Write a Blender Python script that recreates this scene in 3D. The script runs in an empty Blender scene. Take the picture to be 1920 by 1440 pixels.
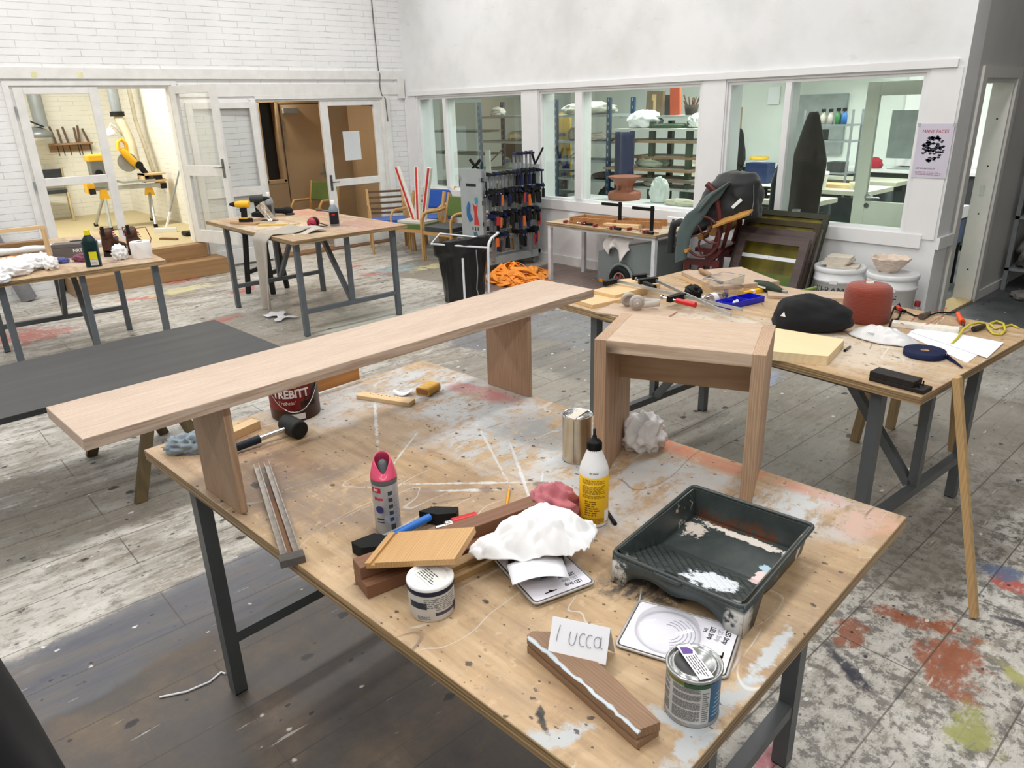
import bpy, bmesh, math, random
from mathutils import Vector, Matrix, Euler, noise as mnoise
R = math.radians
PI = math.pi
scene = bpy.context.scene
LINK = scene.collection.objects.link

# ------------------------------------------------------------------ camera, light, exposure
cam = bpy.data.cameras.new('camera')
cam.sensor_width = 36.0
cam.lens = 25.703
cam.clip_start = 0.05
cam.clip_end = 100
camera = bpy.data.objects.new('camera', cam)
LINK(camera)
fwd, rgt, upv = Vector((-0.700280, 0.620203, -0.353491)), Vector((0.670502, 0.741398, -0.027501)), Vector((-0.245021, 0.256275, 0.935034))
m = Matrix((rgt, upv, -fwd)).transposed().to_4x4()
m.translation = (0, 0, 1.94)
camera.matrix_world = m
scene.camera = camera

scene.view_settings.view_transform = 'Standard'
scene.view_settings.look = 'None'
scene.view_settings.exposure = 0.0
scene.view_settings.gamma = 1.0
scene.view_settings.use_curve_mapping = False
scene.cycles.use_denoising = True
scene.cycles.max_bounces = 8
scene.cycles.transparent_max_bounces = 12
scene.cycles.caustics_reflective = False
scene.cycles.caustics_refractive = False

world = bpy.data.worlds.new('dim_surroundings')
scene.world = world
world.use_nodes = True
world.node_tree.nodes['Background'].inputs[0].default_value = (0.8, 0.85, 0.9, 1)
world.node_tree.nodes['Background'].inputs[1].default_value = 0.03


def area(name, loc, sx, sy, watts, col=(1, 1, 1), rot=(0, 0, 0)):
    l = bpy.data.lights.new(name, 'AREA')
    l.shape = 'RECTANGLE'
    l.size, l.size_y = sx, sy
    l.energy = watts
    l.color = col
    o = bpy.data.objects.new(name, l)
    o.location = loc
    o.rotation_euler = rot
    LINK(o)
    return o


# rows of ceiling luminaires in the hall, then the lamps of the side rooms
for x in (-8.2, -5.0, -1.7, 1.2):
    for y in (-1.6, 1.6, 4.8):
        if x > 1 and y > 4:
            continue
        area('ceiling_light', (x, y, 4.55), 0.35, 2.4, 57, (1.0, 0.99, 0.972))
for x, y in ((-8.0, 8.6), (-5.5, 8.6), (-3.4, 9.4)):
    area('ceiling_light', (x, y, 2.95), 0.3, 1.5, 64, (0.98, 1.0, 0.98))
area('ceiling_light', (-12.2, 2.2, 3.4), 0.3, 1.5, 115, (1.0, 0.975, 0.91))
area('ceiling_light', (-11.6, 5.2, 2.55), 0.3, 0.3, 60, (1.0, 0.86, 0.66))


# ------------------------------------------------------------------ mesh helpers
class K:
    """collects shapes into one mesh"""

    def __init__(s, xf=None):
        s.v, s.f, s.sm, s.mi = [], [], [], []
        s.x = xf or Matrix.Identity(4)
        s.mat = 0

    def add(s, vs, fs, smooth=False):
        o = len(s.v)
        s.v += [tuple(s.x @ Vector(p)) for p in vs]
        for f in fs:
            s.f.append([i + o for i in f])
            s.sm.append(smooth)
            s.mi.append(s.mat)
        return s

    def box(s, c, d, rz=0, rx=0, ry=0):
        a, b, h = d[0] / 2, d[1] / 2, d[2] / 2
        mm = Euler((rx, ry, rz)).to_matrix()
        vs = [Vector(c) + mm @ Vector((i * a, j * b, k * h)) for i in (-1, 1) for j in (-1, 1) for k in (-1, 1)]
        return s.add(vs, [(0, 1, 3, 2), (4, 6, 7, 5), (0, 4, 5, 1), (2, 3, 7, 6), (0, 2, 6, 4), (1, 5, 7, 3)])

    def bb(s, x0, x1, y0, y1, z0, z1):
        return s.box(((x0 + x1) / 2, (y0 + y1) / 2, (z0 + z1) / 2), (abs(x1 - x0), abs(y1 - y0), abs(z1 - z0)))

    def prism(s, pts, z0, z1, smooth=False):
        n = len(pts)
        if sum(pts[i][0] * pts[(i + 1) % n][1] - pts[(i + 1) % n][0] * pts[i][1] for i in range(n)) < 0:
            pts = pts[::-1]
        vs = [(p[0], p[1], z0) for p in pts] + [(p[0], p[1], z1) for p in pts]
        s.add(vs, [tuple(range(n))[::-1], tuple(range(n, 2 * n))])
        return s.add(vs, [(i, (i + 1) % n, n + (i + 1) % n, n + i) for i in range(n)], smooth)

    def bar(s, a, b, w, h, up=(0, 0, 1)):
        a, b = Vector(a), Vector(b)
        d = (b - a).normalized()
        u = Vector(up)
        if abs(d.dot(u)) > 0.98:
            u = Vector((1, 0, 0))
        r_ = d.cross(u).normalized()
        u = r_.cross(d)
        vs = [p + r_ * i * w / 2 + u * j * h / 2 for p in (a, b) for i in (-1, 1) for j in (-1, 1)]
        return s.add(vs, [(0, 2, 3, 1), (4, 5, 7, 6), (0, 1, 5, 4), (2, 6, 7, 3), (0, 4, 6, 2), (1, 3, 7, 5)])

    def cyl(s, a, b, r0, r1=None, n=16, cap=True):
        r1 = r0 if r1 is None else r1
        a, b = Vector(a), Vector(b)
        q = (b - a).to_track_quat('Z', 'Y').to_matrix()
        ring = lambda p, r: [p + q @ Vector((math.cos(2 * PI * i / n) * r, math.sin(2 * PI * i / n) * r, 0)) for i in range(n)]
        vs = ring(a, r0) + ring(b, r1)
        s.add(vs, [(i, (i + 1) % n, n + (i + 1) % n, n + i) for i in range(n)], True)
        if cap:
            s.add(vs, [tuple(range(n))[::-1], tuple(range(n, 2 * n))])
        return s

    def tube(s, path, r, n=8, close=False, flat=1.0):
        path = [Vector(p) for p in path]
        m_ = len(path)
        vs, fs = [], []
        u = None
        for i, p in enumerate(path):
            if close:
                d = path[(i + 1) % m_] - path[i - 1]
            else:
                d = path[min(i + 1, m_ - 1)] - path[max(i - 1, 0)]
            d.normalize()
            if u is None:
                u = Vector((0, 0, 1)) if abs(d.z) < 0.9 else Vector((1, 0, 0))
            u = (u - d * u.dot(d)).normalized()
            w = d.cross(u)
            rr = r[i] if isinstance(r, (list, tuple)) else r
            vs += [p + (w * math.cos(2 * PI * k / n) + u * math.sin(2 * PI * k / n) * flat) * rr for k in range(n)]
        for i in range(m_ if close else m_ - 1):
            j = (i + 1) % m_
            fs += [(i * n + k, i * n + (k + 1) % n, j * n + (k + 1) % n, j * n + k) for k in range(n)]
        s.add(vs, fs, True)
        if not close:
            s.add(vs, [tuple(range(n))[::-1], tuple(range((m_ - 1) * n, m_ * n))])
        return s

    def lathe(s, prof, n=32, c=(0, 0, 0), smooth=True, a0=0, a1=2 * PI):
        full = abs(a1 - a0 - 2 * PI) < 1e-6
        k = n if full else n + 1
        vs = [(c[0] + r * math.cos(a0 + (a1 - a0) * i / n), c[1] + r * math.sin(a0 + (a1 - a0) * i / n), c[2] + z)
              for r, z in prof for i in range(k)]
        fs = []
        for j in range(len(prof) - 1):
            for i in range(n):
                i2 = (i + 1) % k
                fs.append((j * k + i, j * k + i2, (j + 1) * k + i2, (j + 1) * k + i))
        return s.add(vs, fs, smooth)

    def grid(s, nx, ny, fn, smooth=True, wrap=False):
        vs = [fn(i / (nx - (0 if wrap else 1)), j / (ny - 1)) for j in range(ny) for i in range(nx)]
        fs = [(j * nx + i, j * nx + (i + 1) % nx, (j + 1) * nx + (i + 1) % nx, (j + 1) * nx + i)
              for j in range(ny - 1) for i in range(nx if wrap else nx - 1)]
        return s.add(vs, fs, smooth)

    def blob(s, c, rad, seed=0, amp=0.3, freq=2.0, n=28, flat=True, ridge=False):
        """a crumpled rounded lump lying on its lowest plane"""
        def fn(u, w):
            th, ph = 2 * PI * u, PI * w
            d = Vector((math.sin(ph) * math.cos(th), math.sin(ph) * math.sin(th), math.cos(ph)))
            q = d * freq + Vector((seed * 3.1, seed * 1.7, seed))
            k = mnoise.fractal(q, 0.8, 2.1, 4)
            if ridge:
                k = 0.6 - 1.6 * abs(mnoise.noise(q)) + 0.35 * k
            d2 = d * (1 + amp * k)
            z = d2.z * rad[2]
            if flat:
                z = max(z, -rad[2] * 0.72)
            return (c[0] + d2.x * rad[0], c[1] + d2.y * rad[1], c[2] + z)
        return s.grid(n * 2, n, fn, True, wrap=True)

    def obj(s, name, mats, parent=None, loc=None, rz=0, bevel=0, solid=0, sub=0):
        me = bpy.data.meshes.new(name)
        me.from_pydata(s.v, [], s.f)
        for mm in (mats if isinstance(mats, (list, tuple)) else [mats]):
            me.materials.append(mm)
        me.polygons.foreach_set('use_smooth', s.sm)
        me.polygons.foreach_set('material_index', s.mi)
        me.update()
        o = bpy.data.objects.new(name, me)
        LINK(o)
        if parent:
            o.parent = parent
        if loc is not None:
            o.location = loc
        if rz:
            o.rotation_euler = (0, 0, rz)
        if solid:
            q = o.modifiers.new('thickness', 'SOLIDIFY')
            q.thickness = solid
            q.offset = 0
        if sub:
            q = o.modifiers.new('smooth', 'SUBSURF')
            q.levels = q.render_levels = sub
        if bevel:
            q = o.modifiers.new('bevel', 'BEVEL')
            q.width = bevel
            q.segments = 2
            q.limit_method = 'ANGLE'
            q.angle_limit = R(40)
        return o


def tag(o, label, cat, group=None, kind=None):
    o['label'] = label
    o['category'] = cat
    if group:
        o['group'] = group
    if kind:
        o['kind'] = kind
    return o


def thing(name, label, cat, loc=(0, 0, 0), rz=0, group=None, rot=None):
    o = bpy.data.objects.new(name, None)
    o.empty_display_size = 0.05
    LINK(o)
    o.location = loc
    o.rotation_euler = rot or (0, 0, rz)
    return tag(o, label, cat, group)


def struct(o):
    o['kind'] = 'structure'
    return o


def copy_tree(o, parent=None):
    c = o.copy()
    LINK(c)
    if parent:
        c.parent = parent
    for ch in list(o.children):
        copy_tree(ch, c)
    return c


def dup(root, loc, rz=0, label=None, rot=None, group=None, scale=None):
    c = copy_tree(root)
    c.location = loc
    c.rotation_euler = rot or (0, 0, rz)
    if label:
        c['label'] = label
    if group:
        c['group'] = group
    if scale:
        c.scale = scale
    return c


def arc(c, r, a0, a1, n, z=0):
    return [(c[0] + r * math.cos(a0 + (a1 - a0) * i / n), c[1] + r * math.sin(a0 + (a1 - a0) * i / n), z) for i in range(n + 1)]


def rrect(w, h, r, n=5):
    p = []
    for cx, cy, a in ((w / 2 - r, h / 2 - r, 0), (-w / 2 + r, h / 2 - r, 90), (-w / 2 + r, -h / 2 + r, 180), (w / 2 - r, -h / 2 + r, 270)):
        p += [(cx + r * math.cos(R(a + 90 * i / n)), cy + r * math.sin(R(a + 90 * i / n))) for i in range(n + 1)]
    return p


def lettering(text, size, mat, parent, loc=(0, 0, 0), rot=(0, 0, 0), wrap=None, sx=1.0, name='lettering', ext=0.0003, bold=0.0, shear=0):
    """text as a thin mesh; wrap = cylinder radius to bend it round (text then stands on the side facing -y)"""
    cu = bpy.data.curves.new('lettering', 'FONT')
    cu.body = text
    cu.size = size
    cu.align_x = 'CENTER'
    cu.align_y = 'CENTER'
    cu.extrude = ext
    cu.offset = bold
    cu.shear = shear
    cu.resolution_u = 2
    t = bpy.data.objects.new('lettering', cu)
    LINK(t)
    dg = bpy.context.evaluated_depsgraph_get()
    me = bpy.data.meshes.new_from_object(t.evaluated_get(dg))
    bpy.data.objects.remove(t)
    for vtx in me.vertices:
        x, y, z = vtx.co.x * sx, vtx.co.y, vtx.co.z
        if wrap:
            a = x / wrap
            vtx.co = ((wrap + z) * math.sin(a), -(wrap + z) * math.cos(a), y)
        else:
            vtx.co.x = x
    me.materials.clear()
    me.materials.append(mat)
    o = bpy.data.objects.new(name, me)
    LINK(o)
    o.parent = parent
    o.location = loc
    o.rotation_euler = rot
    return o


# ------------------------------------------------------------------ material helpers
class G:
    def __init__(s, name, rough=0.6, metal=0.0, spec=0.5):
        s.m = bpy.data.materials.new(name)
        s.m.use_nodes = True
        s.t = s.m.node_tree
        s.b = s.t.nodes['Principled BSDF']
        s.b.inputs['Roughness'].default_value = rough
        s.b.inputs['Metallic'].default_value = metal
        s.b.inputs['Specular IOR Level'].default_value = spec
        s.co = s.n('ShaderNodeTexCoord').outputs['Object']

    def n(s, t, **kw):
        q = s.t.nodes.new(t)
        for k, v in kw.items():
            if k[0] == '_':
                setattr(q, k[1:], v)
            else:
                s.inp(q, int(k[1:]) if k[0] == 'i' and k[1:].isdigit() else k, v)
        return q

    def inp(s, q, k, v):
        if isinstance(v, bpy.types.NodeSocket):
            s.t.links.new(v, q.inputs[k])
        else:
            if isinstance(v, (tuple, list)) and len(v) == 3 and q.inputs[k].type == 'RGBA':
                v = (*v, 1)
            q.inputs[k].default_value = v

    def map(s, scale=(1, 1, 1), rot=(0, 0, 0), loc=(0, 0, 0), vec=None, kind='POINT'):
        return s.n('ShaderNodeMapping', _vector_type=kind, Vector=vec or s.co, Scale=scale, Rotation=rot, Location=loc).outputs[0]

    def noise(s, scale, vec=None, det=4, rough=0.55, dist=0.0):
        return s.n('ShaderNodeTexNoise', Vector=vec or s.co, Scale=scale, Detail=det, Roughness=rough, Distortion=dist).outputs[0]

    def mth(s, op, a, b=0.0, clamp=False):
        return s.n('ShaderNodeMath', _operation=op, _use_clamp=clamp, i0=a, i1=b).outputs[0]

    def rng(s, v, a, b, c=0.0, d=1.0):
        return s.n('ShaderNodeMapRange', i0=v, i1=a, i2=b, i3=c, i4=d).outputs[0]

    def mix(s, f, a, b):
        q = s.n('ShaderNodeMix', _data_type='RGBA')
        s.inp(q, 0, f)
        s.inp(q, 6, a)
        s.inp(q, 7, b)
        return q.outputs[2]

    def ramp(s, f, *stops):
        q = s.n('ShaderNodeValToRGB', Fac=f)
        e = q.color_ramp.elements
        while len(e) < len(stops):
            e.new(0.5)
        for i, (p, c) in enumerate(stops):
            e[i].position = p
            e[i].color = (*c, 1)
        return q.outputs[0]

    def sep(s, vec=None):
        return s.n('ShaderNodeSeparateXYZ', Vector=vec or s.co).outputs

    def patch(s, c, rad, rot=0, amp=0.7, soft=0.12, nz=None, vec=None):
        """mask of a ragged blot centred at c"""
        q = s.map(scale=(rad[0], rad[1], 1000), rot=(0, 0, rot), loc=(c[0], c[1], 0), vec=vec, kind='TEXTURE')
        l = s.n('ShaderNodeVectorMath', _operation='LENGTH', i0=q).outputs['Value']
        if nz is not None:
            l = s.mth('ADD', l, s.mth('MULTIPLY', s.mth('SUBTRACT', nz, 0.5), amp * 2))
        return s.rng(l, 1 + soft, 1 - soft)

    def bump(s, h, strength=0.3, dist=0.01):
        s.inp(s.b, 'Normal', s.n('ShaderNodeBump', Height=h, Strength=strength, Distance=dist).outputs[0])
        return s

    def col(s, c):
        s.inp(s.b, 'Base Color', c)
        return s

    def done(s, c=None):
        if c is not None:
            s.col(c)
        return s.m


def lin(r, g, b):
    f = lambda c: (c / 255 / 12.92) if c <= 10 else ((c / 255 + 0.055) / 1.055) ** 2.4
    return (f(r), f(g), f(b))


_plain = {}


def plain(rgb, rough=0.6, metal=0.0, var=0.12, scale=9.0, name=None):
    """a single colour with faint uneven wear"""
    key = (rgb, rough, metal, var, scale)
    if key not in _plain:
        g = G(name or 'surface_%d_%d_%d' % rgb, rough, metal, 0.22 if max(rgb) < 80 else 0.5)
        c = lin(*rgb)
        n = g.noise(scale, det=3)
        _plain[key] = g.done(g.ramp(n, (0.3, tuple(x * (1 - var) for x in c)), (0.7, tuple(min(1, x * (1 + var)) for x in c))))
    return _plain[key]


_woods = {}


def wood(light, dark, axis='X', scale=1.0, rough=0.55, contrast=0.6, knots=0.0, rings=14.0):
    key = (light, dark, axis, scale, rough, contrast, knots, rings)
    if key in _woods:
        return _woods[key]
    g = G('wood_grain', rough)
    k = {'X': (0.06, 1, 1), 'Y': (1, 0.06, 1), 'Z': (1, 1, 0.06)}[axis]
    v = g.map(scale=tuple(q * scale for q in k))
    big = g.noise(3.0, v, det=2)
    q = g.n('ShaderNodeVectorMath', _operation='ADD', i0=v, i1=g.n('ShaderNodeVectorMath', _operation='SCALE', i0=g.n('ShaderNodeTexNoise', Vector=v, Scale=2.0).outputs[1], Scale=0.25).outputs[0]).outputs[0]
    ring = g.n('ShaderNodeTexWave', _wave_type='BANDS', _bands_direction={'X': 'Y', 'Y': 'X', 'Z': 'X'}[axis], Vector=q, Scale=rings, Distortion=5.0, Detail=2.0, i4=1.2).outputs[1]
    fine = g.noise(90.0, v, det=3)
    f = g.mth('ADD', g.mth('MULTIPLY', ring, 0.26), g.mth('ADD', g.mth('MULTIPLY', fine, 0.45), g.mth('MULTIPLY', big, 0.42)))
    f = g.rng(f, 0.55 - contrast * 0.5, 0.55 + contrast * 0.5)
    c = g.mix(f, lin(*dark), lin(*light))
    if knots:
        vo = g.n('ShaderNodeTexVoronoi', Vector=g.map(scale=tuple((0.45 if q < 1 else 1.0) * scale for q in k)), Scale=knots).outputs['Distance']
        c = g.mix(g.rng(vo, 0.10, 0.03), c, tuple(x * 0.35 for x in lin(*dark)))
    _woods[key] = g.bump(fine, 0.08, 0.002).done(c)
    return _woods[key]


def glass(name, tint, rough=0.02, refl=0.5):
    g = G(name)
    fr = g.n('ShaderNodeFresnel', IOR=1.45).outputs[0]
    tr = g.n('ShaderNodeBsdfTransparent', Color=tint).outputs[0]
    gl = g.n('ShaderNodeBsdfGlossy', Roughness=rough, Color=(1, 1, 1)).outputs[0]
    mx = g.n('ShaderNodeMixShader')
    g.inp(mx, 0, g.mth('MULTIPLY', fr, refl))
    g.inp(mx, 1, tr)
    g.inp(mx, 2, gl)
    out = [q for q in g.t.nodes if q.type == 'OUTPUT_MATERIAL'][0]
    g.t.links.new(mx.outputs[0], out.inputs[0])
    g.t.nodes.remove(g.b)
    return g.m


def cloth_mat(name, rgb, rough=0.9, weave=0.0, sheen=0.2):
    g = G(name, rough)
    g.b.inputs['Sheen Weight'].default_value = sheen
    c = lin(*rgb)
    n = g.noise(7.0, det=4)
    g.col(g.ramp(n, (0.3, tuple(x * 0.9 for x in c)), (0.7, tuple(min(1, x * 1.08) for x in c))))
    g.bump(g.noise(220.0, det=2), 0.15, 0.001)
    return g.m


# ------------------------------------------------------------------ materials of the place
def make_brick(name, rgb, bump):
    g = G(name, 0.55)
    x, y, z = g.sep()
    v = g.n('ShaderNodeCombineXYZ', X=g.mth('ADD', x, y), Y=z).outputs[0]
    v2 = g.n('ShaderNodeVectorMath', _operation='ADD', i0=v, i1=g.n('ShaderNodeVectorMath', _operation='SCALE', i0=g.n('ShaderNodeTexNoise', Vector=g.co, Scale=3.0).outputs[1], Scale=0.012).outputs[0]).outputs[0]
    br = g.n('ShaderNodeTexBrick', Vector=v2, Color1=(1, 1, 1), Color2=(0.9, 0.9, 0.9), Mortar=(0, 0, 0), Scale=1.0, i5=0.005, i6=0.35)
    br.inputs['Brick Width'].default_value = 0.42
    br.inputs['Row Height'].default_value = 0.075
    c = lin(*rgb)
    n = g.noise(2.0, det=5)
    base = g.ramp(n, (0.35, tuple(q * 0.94 for q in c)), (0.6, c))
    lineonly = g.mth('MULTIPLY', g.rng(g.noise(6.0, v2, det=2), 0.38, 0.6), 0.45)
    g.col(g.mix(g.mth('MULTIPLY', br.outputs['Fac'], lineonly), base, tuple(q * 0.45 for q in c)))
    h = g.mth('ADD', g.mth('MULTIPLY', br.outputs['Fac'], -1.0), g.mth('MULTIPLY', g.noise(25.0, det=4), 0.35))
    return g.bump(h, bump, 0.012).m


M_brick = make_brick('white_painted_brick', (238, 238, 238), 0.55)
M_brick_warm = make_brick('cream_painted_brick', (240, 238, 228), 0.3)


def make_plaster():
    g = G('white_plaster', 0.6)
    n = g.noise(1.3, det=5, rough=0.6)
    c = g.ramp(n, (0.3, lin(218, 219, 218)), (0.55, lin(234, 235, 236)))
    sm = g.noise(4.0, g.map(scale=(1, 1, 2.2)), det=4)
    c = g.mix(g.mth('MULTIPLY', g.rng(sm, 0.66, 0.74), 0.22), c, lin(186, 186, 184))
    return g.bump(g.noise(30, det=3), 0.04, 0.004).done(c)


M_wall = make_plaster()
M_trim = plain((233, 233, 234), 0.4, var=0.03, scale=3.0)
M_trim_old = plain((228, 227, 224), 0.45, var=0.06, scale=8.0)
M_shadegrey = plain((196, 196, 194), 0.6, var=0.05, scale=2.0)  # whitish wall made greyer: its shade is put into the colour
M_palewall = plain((226, 232, 226), 0.6, var=0.04, scale=2.0)
M_corr = plain((176, 152, 122), 0.6, var=0.05, scale=2.0)
M_corr_door = plain((182, 158, 126), 0.5, var=0.04, scale=2.0)
M_dark = plain((26, 27, 27), 0.6)
M_black = plain((14, 15, 16), 0.45)
M_rubber = plain((24, 25, 26), 0.7)
M_steel = plain((92, 98, 104), 0.42, 0.0, var=0.1, scale=6.0)
M_steel_dk = plain((82, 86, 88), 0.42, var=0.1, scale=6.0)
M_alu = plain((190, 194, 196), 0.35, 0.7, var=0.06)
M_chrome = plain((205, 207, 208), 0.18, 1.0, var=0.04)
M_galv = plain((150, 156, 160), 0.45, 0.4, var=0.08)
M_white = plain((238, 238, 238), 0.4, var=0.03)
M_paper = plain((240, 241, 246), 0.8, var=0.02, scale=3.0)
M_yellow = plain((240, 186, 20), 0.4, var=0.05)
M_red = plain((196, 24, 26), 0.35, var=0.08)
M_ink = plain((32, 32, 36), 0.6)
M_inkgrey = plain((150, 152, 156), 0.6)
M_blue = plain((24, 62, 140), 0.5)
M_postblue = plain((28, 60, 92), 0.4)
M_clothwhite = cloth_mat('white_cotton', (242, 242, 243))
M_window = glass('window_glass', (0.93, 0.975, 0.95), 0.01, 0.22)
M_doorglass = glass('door_glass', (0.985, 0.99, 0.985), 0.01, 0.25)
M_clear = glass('clear_plastic', (0.985, 0.988, 0.99), 0.06, 0.5)

PINE = wood((236, 206, 160), (206, 168, 118), 'X', 1.6, contrast=0.9)
PINE_Y = wood((236, 206, 160), (206, 168, 118), 'Y', 1.6, contrast=0.9)
PINE_Z = wood((226, 194, 148), (188, 148, 100), 'Z', 1.6, contrast=0.9)
BEECH = wood((214, 172, 116), (180, 134, 82), 'X', 2.0, contrast=0.9)
BEECH_Z = wood((206, 164, 108), (170, 126, 76), 'Z', 2.0, contrast=0.9)
OAK = wood((206, 166, 112), (172, 128, 78), 'Y', 2.2, contrast=0.7, rings=20)
BROWN = wood((132, 92, 66), (104, 68, 46), 'X', 1.5, contrast=0.9)
LARCH_Y = wood((206, 186, 168), (164, 138, 118), 'Y', 2.2, contrast=0.42, knots=1.6, rings=30)
LARCH_Z = wood((192, 162, 134), (152, 120, 94), 'Z', 2.2, contrast=0.55, knots=2.6, rings=24)
LARCH_X = wood((208, 186, 164), (166, 138, 114), 'X', 2.4, contrast=0.45, knots=1.6, rings=22)
OLDWOOD = wood((120, 92, 66), (78, 58, 42), 'X', 1.5, contrast=0.9)
OLDWOOD_Z = wood((120, 92, 66), (78, 58, 42), 'Z', 1.5, contrast=0.9)


def make_ply(name, seed, paint=(), streaks=(), specks=0.5, tone=1.0, grey=0.25, smear=0.0):
    """worn plywood top; paint = blots (centre, radii, turn, colour, strength, raggedness), streaks = brushed lines"""
    g = G(name, 0.55)
    of = (seed * 7.3, seed * 3.1, 0)
    v = g.map(loc=of)
    long_ = g.map(scale=(0.30, 2.6, 1), loc=of)
    grain = g.noise(8.0, long_, det=7, rough=0.65)
    n1 = g.noise(5.0, v, det=8, rough=0.7)
    n2 = g.noise(13.0, g.map(scale=(1, 0.4, 1), rot=(0, 0, 0.5), loc=of), det=7, rough=0.72)
    n3 = g.noise(30.0, v, det=6, rough=0.7)
    c = g.ramp(grain, (0.32, lin(156, 128, 98)), (0.5, lin(184, 156, 120)), (0.68, lin(202, 176, 142)))
    big = g.noise(1.9, v, det=7, rough=0.66)
    c = g.mix(g.mth('MULTIPLY', g.rng(big, 0.46, 0.62), 0.25 + grey * 1.6, True), c, lin(152, 130, 108))
    c = g.mix(g.rng(g.noise(3.1, g.map(loc=(of[0] + 9, of[1], 2)), det=6, rough=0.65), 0.54, 0.66, 0, 0.45), c, lin(194, 154, 110))
    c = g.mix(g.rng(n2, 0.56, 0.70, 0, 0.45), c, lin(132, 108, 88))
    c = g.mix(g.rng(n3, 0.60, 0.68, 0, 0.4), c, lin(120, 98, 80))
    c = g.mix(g.rng(n3, 0.40, 0.32, 0, 0.35), c, lin(222, 200, 168))
    if smear:
        c = g.mix(g.mth('MULTIPLY', g.rng(n2, 0.57, 0.62), smear), c, lin(196, 196, 192))
        c = g.mix(g.mth('MULTIPLY', g.rng(g.noise(8.0, g.map(scale=(0.3, 1, 1), loc=(of[0], 5, 0)), det=6, rough=0.7), 0.60, 0.66), smear * 0.7), c, lin(128, 112, 100))
    for cc, rr, turn, colr, st, amp in paint:
        mk = g.patch(cc, rr, turn, 1.3, 0.3, n1)
        rag = g.rng(n2, 0.40, 0.50) if amp > 0.5 else 1.0
        rag = g.mth('MULTIPLY', rag, g.rng(n3, 0.36, 0.46))
        c = g.mix(g.mth('MULTIPLY', g.mth('MULTIPLY', mk, rag), st), c, lin(*colr))
    nrag = g.noise(34.0, v, det=5, rough=0.65)
    for cc, rr, turn, colr in streaks:
        mk = g.patch(cc, rr, turn, 1.6, 0.25, nrag)
        c = g.mix(g.mth('MULTIPLY', mk, g.rng(n3, 0.34, 0.44, 0.25, 0.9)), c, lin(*colr))
    # dried drips and scratches
    for sc, rz, w_, colr, st in ((3.2, 0.4, 0.004, (216, 214, 206), 0.75), (2.3, 1.9, 0.0045, (90, 76, 66), 0.6), (4.4, 2.6, 0.004, (206, 206, 204), 0.6)):
        ln = g.noise(sc, g.map(scale=(1, 0.35, 1), rot=(0, 0, rz), loc=(of[0], rz * 5, 0)), det=2)
        on = g.rng(g.noise(2.2, g.map(loc=(rz * 9, of[0], 0)), det=4), 0.52, 0.58)
        m_ = g.rng(g.mth('ABSOLUTE', g.mth('SUBTRACT', ln, 0.5)), w_, w_ * 0.4)
        c = g.mix(g.mth('MULTIPLY', g.mth('MULTIPLY', m_, on), st), c, lin(*colr))
    for sc, thr in ((26.0, 0.86), (60.0, 0.90)):
        vo = g.n('ShaderNodeTexVoronoi', Vector=g.map(scale=(1, 1.5, 1), loc=(of[0], sc, 0)), Scale=sc)
        keep = g.rng(g.sep(vo.outputs['Color'])[0], thr - 0.08 * specks, thr + 0.02 - 0.08 * specks)
        dm = g.mth('MULTIPLY', g.rng(g.mth('ADD', vo.outputs['Distance'], g.mth('MULTIPLY', g.mth('SUBTRACT', n3, 0.5), 1.2)), 0.17, 0.11), keep)
        c = g.mix(g.mth('MULTIPLY', dm, 0.85), c, lin(58, 48, 44))
    # laminated edge
    nrm = g.n('ShaderNodeNewGeometry').outputs['Normal']
    up = g.rng(g.mth('ABSOLUTE', g.sep(nrm)[2]), 0.5, 0.6)
    st = g.noise(1.0, g.map(scale=(1.5, 1.5, 170)), det=2)
    edge = g.ramp(st, (0.35, lin(92, 72, 50)), (0.5, lin(148, 122, 86)), (0.66, lin(182, 154, 114)))
    return g.bump(g.mth('ADD', n1, grain), 0.08, 0.003).done(g.mix(up, edge, c))


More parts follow.
